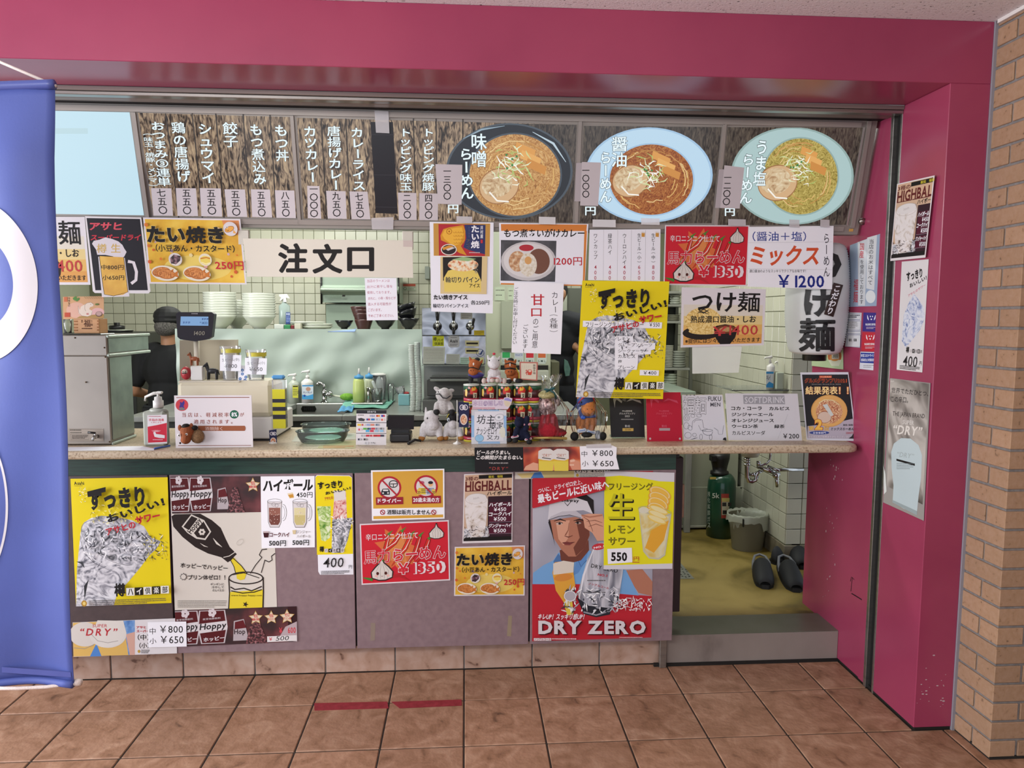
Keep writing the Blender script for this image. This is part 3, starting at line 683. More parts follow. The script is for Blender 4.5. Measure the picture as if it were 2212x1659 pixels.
def sour(quad, label, pl, full=True, group=None):
    """yellow sour poster, design units 757 x 985"""
    s = onto(A('poster', label, 'poster', pl, group), 757, 985, quad); s.sheet([(0, 0), (757, 985)], YEL); R_ = random.Random(5)
    s.t('Asahi', (26, 22, 105, 48), BK, .03, sk=-.15); smalltext(s, 28, 54, 105, 1, 5, 4, '3A3520')
    s.poly([(60, 420), (90, 340), (150, 305), (230, 290), (330, 300), (470, 330), (560, 380), (600, 450), (640, 500), (600, 600), (520, 700), (430, 800), (330, 900), (300, 985), (0, 985), (20, 700)], m_icel)
    s.poly([(78, 430), (120, 380), (200, 350), (300, 370), (380, 360), (480, 400), (560, 450), (640, 480), (690, 500), (650, 560), (590, 610), (520, 650), (400, 650), (300, 640), (200, 590), (120, 540)], m_ice)
    s.ring(300, 500, 262, 130, 4, '7A7A80', rot=-32, a0=60, a1=330); s.line([(66, 470), (90, 560), (160, 630), (270, 690), (380, 690)], [3, 7, 9, 7, 3], 'C9C9CE'); s.line([(60, 480), (84, 580), (160, 655), (280, 715)], [2, 3, 4, 2], '44444C')
    s.poly([(70, 830), (110, 780), (95, 830), (78, 900), (70, 935)], '2A2C30'); s.line([(20, 640), (60, 650), (80, 690)], [2, 22, 2], '3A3C42')
    speck(s, 60, (560, 440, 735, 640), ['F2F2EE', '5A5A50', 'D8CB50', '2E2E30'], 9, R_); speck(s, 70, (150, 200, 480, 350), ['F0E27A', '8A7A20', 'F5F0C0'], 7, R_); speck(s, 30, (70, 70, 130, 180), ['F0F0E0', '6A6340'], 5, R_)
    speck(s, 90, (90, 400, 600, 640), ['F4F4F6', '1B1B20', '3A3A44', 'E8E8EC'], 13, R_)
    s.t('すっきり', (140, 60, 590, 245), BK, .05, rot=3); s.poly([(140, 95), (285, 62), (283, 100), (142, 128)], BK); s.t('おいしい！', (275, 165, 745, 330), BK, .045, rot=16)
    s.t('アサヒの', (268, 328, 512, 440), RD, .03, rot=14); s.t('サワー', (500, 258, 705, 362), RD, .045, rot=12)
    s.t('樽', (320, 808, 408, 912), BK, .05)
    for i, (ch, inv) in enumerate(zip('ハイ倶楽部', (0, 1, 0, 1, 0))):
        x = 415+i*68; s.rect(x, 848-i*2, x+64, 908-i*2, BK if inv else 'D9D9D4'); s.t(ch, (x+12, 853-i*2, x+54, 903-i*2), 'D9D9D4' if inv else BK, .03)
    smalltext(s, 120, 935, 720, 3, 14, 8); s.ell2(80, 955, 22, 24, 'A87E2A'); s.ell2(80, 955, 12, 14, 'D8C070')
    if full: s.done()
    return s
def taiyaki(quad, label, pl, group=None):
    """design units 840 x 570"""
    s = onto(A('poster', label, 'poster', pl, group), 840, 570, quad); s.sheet([(0, 0), (840, 570)], 'CFC8CC')
    s.rect(14, 14, 826, 556, MN('printed_gold', ['C08E2A', 'D2A637', 'DDBB50'], scale=9, detail=4, rough=.5, spec=.25)); s.ell2(430, 430, 290, 110, 'D8BE62'); s.poly([(680, 14), (826, 14), (826, 150), (740, 110), (690, 60)], 'C9814E')
    R_ = random.Random(2)
    for k in range(24):
        x, y, r = R_.choice([R_.uniform(20, 90), R_.uniform(20, 820), R_.uniform(730, 815)]), R_.uniform(20, 550), R_.uniform(8, 20); c = R_.choice(['C9702E', 'D8A09A', 'BFA0A8', 'D9C890', 'C4592E'])
        for j in range(5): s.ell2(x+r*.5*math.cos(j*1.257), y+r*.5*math.sin(j*1.257), r*.42, r*.42, c, n=8)
    s.t('たい焼き', (24, 70, 690, 220), BK, .05, ol=('D9C27A', .015), sk=.05); s.t('（小豆あん・カスタード）', (90, 230, 770, 295), BK, .02)
    s.ell2(750, 90, 62, 62, 'C9C2C4'); s.ell2(742, 92, 44, 24, '8A5520', 25); s.ell2(742, 92, 40, 20, 'D59A4A', 25); s.poly([(775, 95), (800, 130), (770, 125)], 'D59A4A'); s.ell2(722, 76, 9, 9, 'E8E0D8'); s.ell2(722, 76, 5, 5, BK); s.line([(715, 100), (728, 108), (738, 98)], 4, '5A3010')
    s.ell2(250, 360, 58, 56, 'C9C2C0'); s.poly([(205, 350), (240, 318), (300, 330), (290, 370), (250, 405), (210, 395)], MN('printed_bean', ['1C0F14', '4A2A34', '8A6A70'], scale=90, rough=.5, pos=[.4, .52, .65])); s.line([(220, 400), (255, 408), (295, 375)], 9, 'D8CFC0')
    s.ell2(508, 360, 56, 54, 'D6CCB4'); s.poly([(465, 345), (500, 325), (550, 335), (552, 385), (510, 405), (465, 385)], 'D9C25E'); s.line([(468, 350), (520, 340), (550, 350)], 10, 'B9702E'); s.line([(470, 380), (510, 395), (548, 385)], 7, 'E8DFA8')
    mf = MN('printed_fish', ['8A4A1E', 'B9702F', 'CF8A48'], scale=120, kind='voronoi', rough=.5, pos=[0, .4, .8])
    for ox in (0, 275):
        s.ell2(150+ox, 480, 118, 66, 'D6CCB8', -5)
        for dx, r in ((0, 8), (38, -4)):
            s.ell2(120+ox+dx, 470+dx*.45, 80, 42, 'A65E26', r); s.ell2(120+ox+dx, 468+dx*.45, 72, 36, mf, r); s.poly([(180+ox+dx, 470+dx*.45), (228+ox+dx, 440+dx*.4), (218+ox+dx, 478+dx*.4), (230+ox+dx, 500+dx*.4), (185+ox+dx, 490+dx*.4)], 'B86E30')
            s.ring(72+ox+dx, 462+dx*.5, 9, 9, 3, '6A3410', n=12); s.line([(60+ox+dx, 484+dx*.4), (80+ox+dx, 494+dx*.4), (96+ox+dx, 486+dx*.4)], 3, '6A3410')
            for j in range(4): s.line([(100+ox+dx+j*18, 445+dx*.45), (108+ox+dx+j*18, 468+dx*.45), (100+ox+dx+j*18, 492+dx*.45)], 2, '8A4A1C')
    s.t('250円', (590, 370, 835, 445), RD, .02); s.done(); return s
def chili(quad, label, pl, group=None):
    """design units 700 x 460"""
    s = onto(A('poster', label, 'poster', pl, group), 700, 460, quad); s.sheet([(0, 0), (700, 460)], 'CFC5CA'); s.rect(10, 10, 690, 450, 'BE2030')
    s.star(290, 210, 190, 'C8663A', 9, .6, 10); s.star(290, 210, 130, 'CC8048', 9, .6, 25)
    for x0, y0, x1, y1, c in ((225, 90, 110, 340, 'C02A22'), (330, 70, 150, 260, 'C02A22'), (400, 100, 240, 330, 'C83426'), (470, 110, 330, 380, 'B82A24'), (540, 135, 420, 330, 'C02A22')):
        mx, my = (x0+x1)/2+18, (y0+y1)/2-14; s.line([(x0, y0), (mx+12, my), (x1, y1)], [30, 40, 4], '3A1A14'); s.line([(x0, y0), (mx+12, my), (x1, y1)], [24, 33, 2], c); s.line([(x0+3, y0+12), (mx+16, my), (x1+12, y1-40)], [2, 7, 1], 'D8D0C8'); s.line([(x0+34, y0-30), (x0+12, y0-14), (x0-4, y0+4)], [3, 12, 26], '4A7A34')
    s.t('辛口ニンニク仕立て', (45, 78, 455, 128), 'D6CCD0', .014)
    def garlic(cx, cy, r, face=False):
        s.poly([(cx-r*.9, cy+r*.5), (cx-r*.98, cy), (cx-r*.6, cy-r*.45), (cx-r*.2, cy-r*.8), (cx-r*.05, cy-r*1.25), (cx+r*.1, cy-r*1.25), (cx+r*.2, cy-r*.8), (cx+r*.62, cy-r*.45), (cx+r*.98, cy), (cx+r*.9, cy+r*.5), (cx+r*.3, cy+r*.72), (cx-r*.3, cy+r*.72)], '2A2020')
        s.poly([(cx-r*.82, cy+r*.44), (cx-r*.88, cy), (cx-r*.52, cy-r*.38), (cx-r*.12, cy-r*.75), (cx, cy-r*1.12), (cx+r*.12, cy-r*.75), (cx+r*.55, cy-r*.38), (cx+r*.88, cy), (cx+r*.82, cy+r*.44), (cx+r*.28, cy+r*.62), (cx-r*.28, cy+r*.62)], 'CBC4BE')
        for d in (-.45, -.15, .2, .5): s.line([(cx+d*.3*r, cy-r*.7), (cx+d*1.1*r, cy-r*.1), (cx+d*.9*r, cy+r*.55)], 2.5, '8A8078')
        if face: s.ell2(cx-r*.38, cy+r*.1, r*.12, r*.13, '4A1E18'); s.ell2(cx+r*.32, cy+r*.1, r*.12, r*.13, '4A1E18'); s.ell2(cx-r*.5, cy+r*.3, r*.13, r*.08, 'DDA8A0'); s.ell2(cx+r*.5, cy+r*.3, r*.13, r*.08, 'DDA8A0'); s.line([(cx-r*.1, cy+r*.3), (cx, cy+r*.36), (cx+r*.08, cy+r*.3)], 3, '7A3028')
    garlic(600, 95, 62); s.line([(160, 420), (300, 400), (390, 450)], [2, 26, 1], 'A82028'); s.line([(12, 405), (50, 415), (90, 425)], [4, 16, 24], '3F7A30'); garlic(165, 370, 92, True); s.line([(120, 285), (160, 278), (200, 295)], [2, 10, 2], '3F7A30')
    s.t('馬力らーめん', (24, 185, 670, 305), 'C02434', .022, rot=1.5, ol=[('D8CCD0', .03)]); s.t('¥1350', (290, 308, 640, 395), 'C02434', .022, ol=[('D8CCD0', .035)]); s.done(); return s
def highball(quad, label, pl, group=None, clip=1.0):
    """design units 380 x 525"""
    s = onto(A('poster', label, 'poster', pl, group), 380*clip, 525, quad); s.sheet([(0, 0), (380*clip, 525)], 'D2CCCE'); C_ = 380*clip-8; X = lambda v: min(v, C_)
    s.rect(8, 8, C_, 505, 'C3A287'); s.rect(8, 120, C_, 505, MN('printed_grad_tan', ['B99A80', 'C8AB92'], scale=2, rough=.5)); s.rect(115, 12, C_, 40, BK); s.t('飯処　福麺', (190, 16, 300, 36), 'D8C83A', .01)
    s.t('3種の', (12, 20, 112, 52), '5A1E1E', .025); s.t('HIGHBALL' if clip == 1 else 'HIGHBAL', (12, 55, X(368), 132), '5A1E1E', .03)
    for i, x in enumerate([16, 58, 92, 140, 190, 232, 286, 330]):
        if x < C_-30: s.rect(x-3, 127, x+38, 133, '5A1E1E')
    s.t('ハイボール' if clip == 1 else 'ハイボー', (180, 136, X(372), 168), BK, .02); s.rect(190, 175, C_, 505, '2E1822')
    s.poly([(10, 420), (60, 400), (190, 400), (205, 470), (180, 505), (10, 505)], m_ice)
    for y0, y1, t1, t2 in ((240, 298, 'ハイボール', '¥450'), (312, 385, 'コークハイ', '¥500'), (400, 470, 'ジンジャーハイ', '¥500')):
        s.rect(200, y0-20, C_, y0+58, '4A1428'); s.t(t1, (198, y0-18, X(370), y0+14), WH2, .035, sk=.15, ol=('120A0C', .02)); s.t(t2, (235, y0+20, X(330), y0+50), WH2, .012); s.rect(200, y0+56, C_, y0+59, '8A7080')
    s.poly([(12, 190), (40, 160), (110, 150), (165, 160), (188, 200), (178, 380), (160, 470), (110, 488), (70, 480), (30, 400), (14, 300)], MN('printed_froth', ['9A8A7A', 'C8BFB8', 'D4CFCE', 'D8D2D0'], scale=20, detail=4, dist=2, rough=.5, pos=[.3, .42, .5, .7]))
    s.ring(102, 190, 86, 40, 2.5, 'B0A8A4'); s.ell2(100, 185, 78, 34, 'D0CCCB'); s.t('ion', (75, 170, 120, 195), 'B0A8A8', .01, rot=10); s.rect(8, 480, C_, 508, BK)
    speck(s, 60, (14, 395, 200, 480), ['E8E6E6', '3A2A2A', '8A7A70'], 7, random.Random(8)); s.done(); return s
def tsuke(quad, label, pl, group=None, w0=0):
    """design units 760 x 525"""
    s = onto(A('poster', label, 'poster', pl, group), 760, 525, quad); s.sheet([(0, 0), (760, 525)], 'CFCACE'); s.rect(22, 150, 738, 250, 'CDC6B8'); s.rect(22, 250, 738, 330, 'D2BC82'); s.rect(22, 330, 738, 420, 'D2A860'); s.rect(22, 420, 738, 505, 'CB9450')
    mn_ = MN('printed_noodle', ['A8823A', 'C9A656', 'DCC07A', 'E2CE98'], scale=30, detail=4, dist=5, rough=.5, pos=[.3, .44, .55, .7])
    s.ell2(190, 400, 175, 60, '241C1A'); s.ell2(200, 295, 165, 120, mn_); s.ell2(220, 385, 150, 30, mn_)
    s.line([(150, 190), (200, 225), (250, 195)], [6, 12, 6], '1E1A18'); s.line([(155, 215), (205, 190), (255, 222)], [6, 10, 4], '1E1A18'); s.line([(145, 225), (190, 215), (250, 235)], [4, 10, 4], '2A2622')
    s.poly([(300, 370), (320, 340), (400, 325), (480, 340), (515, 370), (495, 450), (450, 505), (360, 505), (318, 450)], '1C1618'); s.ell2(408, 372, 95, 38, '6A3820'); s.ell2(408, 372, 60, 22, MN('printed_soup', ['8A5A30', 'B08A58', '5A8A40'], scale=50, rough=.5))
    s.t('つけ麺', (95, 30, 710, 215), BK, .02); s.t('熟成濃口醤油・しお', (85, 248, 680, 312), BK, .022)
    s.t('￥', (285, 345, 420, 430), 'B23A3A', .012); s.t('1400', (440, 335, 700, 425), 'B23A3A', .008)
    s.t('※提供には少々お時間いただきます', (40, 450, 725, 492), BK, .012); s.done(); return s
def hoppy(s, x0, y0, w, h, short=False):
    """dark bottle-label photograph strip in the sheet's own units"""
    g = lambda u, v: (x0+u*w, y0+v*h)
    mb_ = MN('printed_bottle', ['140A0C', '2E1418', '4A1E22', '6A3438'], scale=9, detail=3, rough=.5, pos=[.3, .45, .55, .7]); s.poly([g(0, 0), g(1, 0), g(1, 1), g(0, 1)], mb_)
    for cx, hw, t1 in ((.09, .13, 'Hoppy'), (.33, .135, 'Hoppy')):
        pts = [g(cx-hw+.02, .03), g(cx+hw-.02, .03), g(cx+hw, .5), g(cx+hw-.03, .95), g(cx-hw+.03, .95), g(cx-hw, .5)]; pts = [(max(a, x0), b) for a, b in pts]
        s.poly(pts, 'B9B0B4'); pts = [g(cx-hw+.03, .05), g(cx+hw-.03, .05), g(cx+hw-.012, .5), g(cx+hw-.04, .93), g(cx-hw+.04, .93), g(cx-hw+.012, .5)]; pts = [(max(a, x0), b) for a, b in pts]; s.poly(pts, '4E1418')
        s.poly([(max(a, x0), b) for a, b in (g(cx-hw+.005, .40), g(cx+hw-.005, .33), g(cx+hw-.003, .58), g(cx-hw+.01, .66))], 'C9C4C6')
        for j in range(5): s.ell2(*g(cx+.022*math.cos(j*1.257), .1+.07*math.sin(j*1.257)), w*.016, h*.06, 'C9C0C4', n=8)
        xx = g(cx-hw+.02, .36); x2 = g(cx+hw-.01, .62); s.t('Hoppy', (max(xx[0], x0+2), xx[1], x2[0], x2[1]), '1A1416', .02, sk=.2, rot=3)
        xx = g(cx-hw+.05, .74); x2 = g(cx+hw-.03, .9); s.t('ホッピー', (max(xx[0], x0+2), xx[1], x2[0], x2[1]), 'D0C8CC', .03, rot=4); xx = g(cx-hw+.05, .22); x2 = g(cx+hw-.06, .3); s.t('麦芽発酵飲料', (max(xx[0], x0+2), xx[1], x2[0], x2[1]), 'C0B4B8', .01, rot=3)
    e_ = .62 if short else .52
    s.poly([g(e_, .35), g(e_+.09, .3), g(e_+.13, .9), g(e_-.01, .9)], 'A89EA2'); s.poly([g(e_+.01, .38), g(e_+.085, .33), g(e_+.11, .55), g(e_+.005, .58)], '5A1A20'); xx = g(e_, .58); x2 = g(e_+.1, .76); s.t('Hop', (*xx, *x2), '2A1A1C', .02)
    s.poly([g(e_+.1, 1), g(e_+.14, .55), g(e_+.17, .3), g(e_+.22, .3), g(e_+.25, .6), g(e_+.3, 1)], MN('printed_wet', ['1E0C10', '5A262C', 'A87A7C'], scale=110, rough=.5, pos=[.42, .52, .72]))
    return g
def star_badge(s, cx, cy, r, a, b):
    s.star(cx, cy, r, 'B08A4A', 5, .5); s.star(cx, cy, r*.86, 'CDBFA8', 5, .5); s.t(a, (cx-r*.3, cy-r*.5, cx+r*.3, cy-.02*r), 'B4303A', .03); s.t(b, (cx-r*.5, cy+r*.05, cx+r*.5, cy+r*.4), 'B4303A', .03)
PH = pY(.19); PH2 = pY(.187); PH3 = pY(.184)
V('A1'); tsuke(F4((0, 1058), (722, 1060), (772, 1640), (60, 1640)), 'tsukemen poster fading from grey to orange, half hidden behind the blue banner', PH, 'tsukemen posters', w0=1)
s = A('poster', 'black beer poster with white border and a drawn foaming mug', 'poster', PH2)
V('F'); s.sheet([(183.5, 467), (305, 469.6), (325, 629), (321, 634), (205, 633), (200.5, 629)], 'CFCACC'); s.poly([(187, 471), (302.5, 473), (319.5, 627), (206, 627)], '1D1B22')
V('A1'); s.t('アサヒ', (765, 1108, 1040, 1175), 'C84A58', .035, sk=.15); s.t('スーパードライ', (775, 1210, 1200, 1262), 'B8303E', .03, sk=.15)
s.poly([(785, 1290), (800, 1265), (850, 1255), (900, 1235), (960, 1250), (1010, 1270), (1045, 1300), (1060, 1330), (1080, 1360), (1060, 1400), (1020, 1425), (970, 1400), (900, 1385), (830, 1385), (820, 1340)], 'C9C2C6'); s.line([(830, 1388), (900, 1390), (960, 1400), (1010, 1430), (1050, 1410)], 8, BK)
s.poly([(838, 1400), (1065, 1410), (1105, 1740), (870, 1745)], 'C8C2C4'); s.poly([(848, 1395), (1055, 1405), (1092, 1700), (1050, 1725), (960, 1735), (890, 1722)], MN('printed_beer', ['B8862A', 'C99A34', 'D6AE4E'], scale=12, rough=.5)); s.line([(1092, 1440), (1140, 1450), (1165, 1530), (1160, 1600), (1120, 1630)], 26, 'CFC8CC'); s.line([(848, 1395), (872, 1600), (890, 1722), (970, 1735), (1092, 1702), (1056, 1405)], 4, BK)
s.t('樽生', (825, 1290, 1028, 1368), 'C0A050', .01, sp=.35); s.t('中800円', (865, 1468, 1055, 1512), BK, .012); s.t('小650円', (875, 1558, 1060, 1600), BK, .012); s.done()
V('A1'); taiyaki(F4((1220, 1065), (2050, 1078), (2105, 1638), (1275, 1630)), 'yellow taiyaki poster hanging below the menu board, left of the long calligraphy sign', PH2, 'taiyaki posters')
# calligraphy sign
V('F'); sg = A('order_sign', 'long cream sign board with three big black brush characters above the counter', 'sign', PH3); sg.sheet([(525, 515), (890.6, 519.5), (892.4, 600), (534, 597.5)], 'CFC9BC', .006)
V('A2'); sg.t('注', (240, 1285, 495, 1540), BK, .05); sg.t('文', (532, 1290, 790, 1545), BK, .05); sg.t('口', (828, 1320, 1060, 1525), BK, .05); sg.poly([(1308, 1262), (1388, 1262), (1390, 1318), (1308, 1315)], 'BDAFA9'); sg_o = sg.done()
for x, y in ((1345, 1180), (-60, 1170)):
    p_ = hit(PH3, x, y); box('clip', M('B9B4A8', .4), p_+Vector((-.022, .002, -.075 if x > 0 else -.06)), p_+Vector((.022, .016, .0)), sg_o)
V('B2'); s = A('note', 'white paper note with pink handwriting under the cream sign', 'note', PH2, None); s.sheet([(1110, 85), (1395, 85), (1408, 462), (1130, 465)], WH)
for i, (t_, x0, x1) in enumerate((('当店のラーメンは', 1132, 1335), ('出汁に煮干し等を', 1132, 1360), ('使用しております。', 1132, 1345), ('まれに、小骨・殻などが', 1142, 1390), ('混入する可能性が', 1138, 1350), ('ございます。', 1140, 1262), ('予めご了承ください。', 1140, 1370))):
    y = 95+i*52; s.t(t_, (x0, y, x1, y+30), 'A8506A', 0, rot=1)
s.done()
V('A2'); s = A('poster', 'white poster with a fish shaped ice cream pack and a pineapple ice picture', 'poster', PH3)
q = [(1530, 1103), (2075, 1110)]; V('B3'); s.sheet([(282, -418), (856, -412), (848, 403), (297, 385)], WH); V('A2')
s.poly([(1565, 1115), (2050, 1118), (2045, 1398), (1568, 1392)], 'B88A42'); s.poly([(1608, 1122), (2010, 1128), (2005, 1395), (1612, 1390)], 'A82A34'); s.poly([(1830, 1128), (2010, 1128), (2005, 1380), (1870, 1345), (1820, 1320), (1845, 1240)], '2E3560')
s.poly([(1625, 1220), (1650, 1165), (1700, 1150), (1760, 1140), (1820, 1130), (1838, 1180), (1835, 1260), (1800, 1310), (1850, 1390), (1790, 1370), (1730, 1330), (1700, 1290), (1630, 1260)], 'C98A28'); s.poly([(1640, 1215), (1660, 1172), (1760, 1152), (1810, 1150), (1822, 1220), (1790, 1290), (1740, 1310), (1660, 1250)], 'DDA83C')
s.ring(1700, 1185, 22, 22, 6, 'A86A1C', n=16); s.ell2(1700, 1185, 8, 8, 'A86A1C')
for i in range(4):
    for j in range(4): s.ring(1745+i*22+j*2, 1185+j*30, 12, 12, 3, 'B07420', a0=200, a1=360, n=8)
s.ell2(1697, 1340, 68, 48, 'D9CFC4'); s.ell2(1697, 1340, 60, 41, '2E2428'); s.poly([(1645, 1320), (1700, 1310), (1752, 1325), (1690, 1350)], 'C9C2BC'); s.poly([(1640, 1325), (1700, 1302), (1740, 1312), (1650, 1345)], 'C98A38')
s.vt('たい焼', (1885, 1130, 1958, 1330), WH2, .035); s.vt('アイス', (1845, 1248, 1885, 1340), BK, .02, ol=('9A98A8', .02)); s.vt('井村屋', (1965, 1135, 1990, 1245), WH2, .02); s.rect(1968, 1255, 1986, 1285, 'B8303A'); smalltext(s, 1870, 1362, 1985, 1, 10, 8, 'C9C2C4'); s.vt('ーーーー', (1862, 1140, 1876, 1240), '8A90B0', 0)
s.poly([(1625, 1400), (2025, 1400), (2018, 1720), (1625, 1715)], 'CDB888'); s.poly([(1645, 1405), (1980, 1400), (1975, 1610), (1648, 1605)], '221E1E'); s.poly([(1658, 1700), (1655, 1580), (1690, 1520), (1760, 1500), (1860, 1500), (1940, 1530), (1970, 1600), (1972, 1700)], 'D6BE62'); s.ell2(1818, 1470, 130, 55, MN('printed_ice_cream', ['B4502E', 'D8A878', 'D9C9A8', 'DDD8CC'], scale=60, rough=.5, pos=[.36, .44, .52, .66])); s.poly([(1720, 1425), (1820, 1402), (1930, 1420), (1860, 1440)], '8FAE7A')
s.t('輪切りパイン', (1668, 1572, 1958, 1622), BK, .02, ol=('D6C890', .02)); s.t('アイス', (1872, 1630, 1960, 1665), BK, .02); s.vt('肉入り', (1915, 1462, 1945, 1545), BK, .01, ol=('C9BFA8', .04))
V('B3'); s.t('たい焼きアイス', (318, 235, 622, 280), BK, .04); s.t('輪切りパインアイス', (312, 315, 628, 352), '20242E', .012); s.t('各250円', (650, 285, 815, 325), BK, .008); s.done()
# curry sheet
V('A3'); s = A('poster', 'white poster with orange bands and a photo of a curry plate', 'poster', PH2); V('F'); s.sheet([(1078, 481.5), (1271, 484), (1263, 616), (1080, 613)], WH); V('A3')
s.poly([(8, 1122), (742, 1126), (738, 1182), (10, 1180)], 'C87A38'); s.poly([(720, 1180), (742, 1180), (722, 1640), (706, 1640)], 'C87A38'); s.poly([(8, 1625), (700, 1640), (700, 1650), (8, 1638)], 'C87A38'); s.t('もつ煮あいがけカレー', (35, 1162, 722, 1235), BK, .022, sk=.1)
s.poly([(8, 1258), (482, 1265), (470, 1615), (5, 1605)], MN('printed_slate', ['1E1D20', '35343A', '4A494F'], scale=20, rough=.5)); s.ell2(243, 1438, 235, 168, 'B9B6B8'); s.ell2(243, 1432, 212, 148, 'CDCACA'); s.ell2(330, 1440, 95, 108, '6E4A3C'); s.ell2(150, 1440, 75, 88, MN('printed_stew', ['8A5A38', 'B98A5E', 'D9CFB4'], scale=60, rough=.5)); s.ell2(240, 1470, 75, 100, MN('printed_rice', ['B9A88A', 'CFC8B8', 'D9D4CC'], scale=90, rough=.5)); s.ell2(240, 1432, 30, 34, 'C9985E'); s.ell2(225, 1325, 62, 28, 'A8303A')
s.t('1200円', (460, 1405, 700, 1475), RD, .012); s.done()
# sweet curry note
V('B3'); s = A('note', 'large white paper with handwriting and two red brush characters', 'note', pY(.181)); s.sheet([(1040, 122), (1485, 132), (1458, 768), (1015, 753)], WH2)
s.vt('カレー', (1370, 205, 1435, 400), '2A2628', 0, 8); s.vt('（各種）', (1355, 395, 1432, 585), '2A2628', 0); s.t('甘', (1190, 230, 1310, 330), RD, .02); s.t('口', (1192, 358, 1285, 430), RD, .025); s.vt('のご用意', (1205, 440, 1262, 715), '2A2628', 0, -10); s.vt('ございます！', (1115, 500, 1168, 760), '2A2628', 0, -5); s.vt('ご注文時にお申し付けください', (1035, 168, 1078, 680), '3A3638', 0, -12); s.done()
# drink list
V('A3'); s = A('poster', 'white drink list with five ruled columns and red prices', 'poster', PH2); s.sheet([(765, 1170), (1370, 1165), (1365, 1612), (752, 1600)], WH)
for x in (886, 1005, 1122, 1243): s.line([(x, 1172), (x-5, 1605)], 1.6, '8A868A')
for t_, x, y1, pr_c in (('ワンカップ', 815, 1425, '400'), ('緑茶ハイ', 938, 1385, '400'), ('ウーロンハイ', 1062, 1470, '400'), ('生ビール（小）', 1188, 1462, '650'), ('生ビール（中）', 1308, 1462, '800')):
    s.vt(t_, (x-18, 1200, x+18, y1), BK, 0); s.vt(pr_c, (x-14, 1465, x+14, 1602), 'A8384A', .005, -2, kw=1.5)
for x in (1222, 1342): s.poly([(x-14, 1190), (x+14, 1195), (x+12, 1232), (x-14, 1230)], 'C08A3A'); s.poly([(x-14, 1186), (x+14, 1190), (x+12, 1200), (x-14, 1198)], 'CFC8C0')
s.done()
V('A3'); chili(F4((1408, 1130), (2130, 1132), (2105, 1652), (1395, 1640)), 'red chili and garlic noodle poster hanging below the menu board', PH2, 'red chili noodle posters')
V('A4'); s = A('poster', 'handwritten white poster with orange and blue marker lettering', 'poster', PH3); s.sheet([(60, 1046), (724, 1038), (712, 1532), (54, 1512)], WH2); DB = '1E2A7A'
s.t('（醤油＋塩）', (92, 1082, 510, 1158), '2A3E8A', .006); s.t('ミックス', (80, 1190, 615, 1350), 'C8502E', .03, sk=.15); s.t('濃口醤油のようなスッキリでクリアなお味です！', (68, 1378, 508, 1402), BK, .008); s.t('￥1200', (290, 1420, 650, 1520), DB, .02); s.vt('らーめん', (642, 1092, 695, 1440), '221E2A', .004, 0)
s.line([(60, 1170), (716, 1162)], 1.5, 'ACA8AC'); s.line([(58, 1372), (712, 1380)], 1.5, 'ACA8AC'); s.done()
V('B4'); tsuke(F4((965, 85), (1720, 102), (1700, 605), (955, 625)), 'tsukemen poster fading from grey to orange, fully visible over the kitchen entrance', PH2, 'tsukemen posters')
V('B4'); s = A('plastic_sheet', 'translucent plastic sheet hanging under the tsukemen poster', 'sheet', PH); s.sheet([(1058, 560), (1512, 560), (1475, 850), (1060, 860)], glass('sheetp', (.86, .88, .84), .5, .25)); s.done()
# yellow sour poster with paper strips
V('F'); pq = [(1258, 606), (1446, 608), (1432, 862), (1244, 858)]; sour(pq, 'yellow sour poster hanging over the counter with price strips pasted on', pY(.178), group='yellow sour posters')
pl_ = pY(.1745); V('B4')
for q, t_, bx in (([(80, 385), (790, 400), (785, 455), (78, 440)], 'フリージング生レモンサワー　￥550', (105, 395, 768, 442)), ([(590, 825), (762, 830), (758, 878), (588, 874)], '￥400', (622, 836, 738, 868))):
    s = A('paper_strip', ('long white strip reading 550 yen across the hanging yellow poster' if 'フ' in t_ else 'short white strip reading 400 yen on the hanging yellow poster'), 'paper strip', pl_, 'paper strips on the yellow poster'); s.sheet(q, WH2, .0004); s.t(t_, bx, BK, .006); s.done()
s = A('paper_strip', 'stepped white flavour list pasted on the hanging yellow poster', 'paper strip', pl_, 'paper strips on the yellow poster'); s.sheet([(365, 520), (530, 525), (532, 575), (728, 585), (725, 640), (690, 650), (688, 685), (575, 690), (570, 780), (562, 825), (365, 820)], WH2, .0004)
for t_, x1, y in (('レモン', 500, 533), ('グレープフルーツ', 700, 585), ('シークァーサー', 665, 640), ('カルピス', 548, 688), ('梅', 430, 735), ('プレーン', 542, 785)): s.t(t_, (395, y, x1, y+32), BK, .006)
s.done()
# tape along the top of the hung sheets
TN = ['the ice cream poster', 'the curry poster', 'the curry poster, at its right corner', 'the drink list', 'the drink list, at its right end', 'the chili noodle poster', 'the handwritten noodle poster', 'the handwritten noodle poster, at its right end']
for i, (x, y, w, h) in enumerate(((600, 478, 0, 0), (1003, 474, 34, 14), (1182, 476, 36, 16), (1305, 482, 50, 16), (1405, 478, 40, 14), (1592, 480, 38, 14), (1716, 482, 22, 16), (1782, 482, 20, 16))):
    if w: V('F'); tape([(x-w/2, y-h/2), (x+w/2, y-h/2+1), (x+w/2, y+h/2+1), (x-w/2, y+h/2)], pY(.176), 'clear tape at the top of '+TN[i])
# ------------- sheets on the counter front -------------
V('F'); PP = pY(.1670); PP2 = pY(.1655); PP3 = pY(.1638)
V('C1'); sour(F4((188, 268), (945, 256), (975, 1235), (232, 1262)), 'yellow sour poster with a tilted icy glass on the counter front beside the banner', PP, group='yellow sour posters')
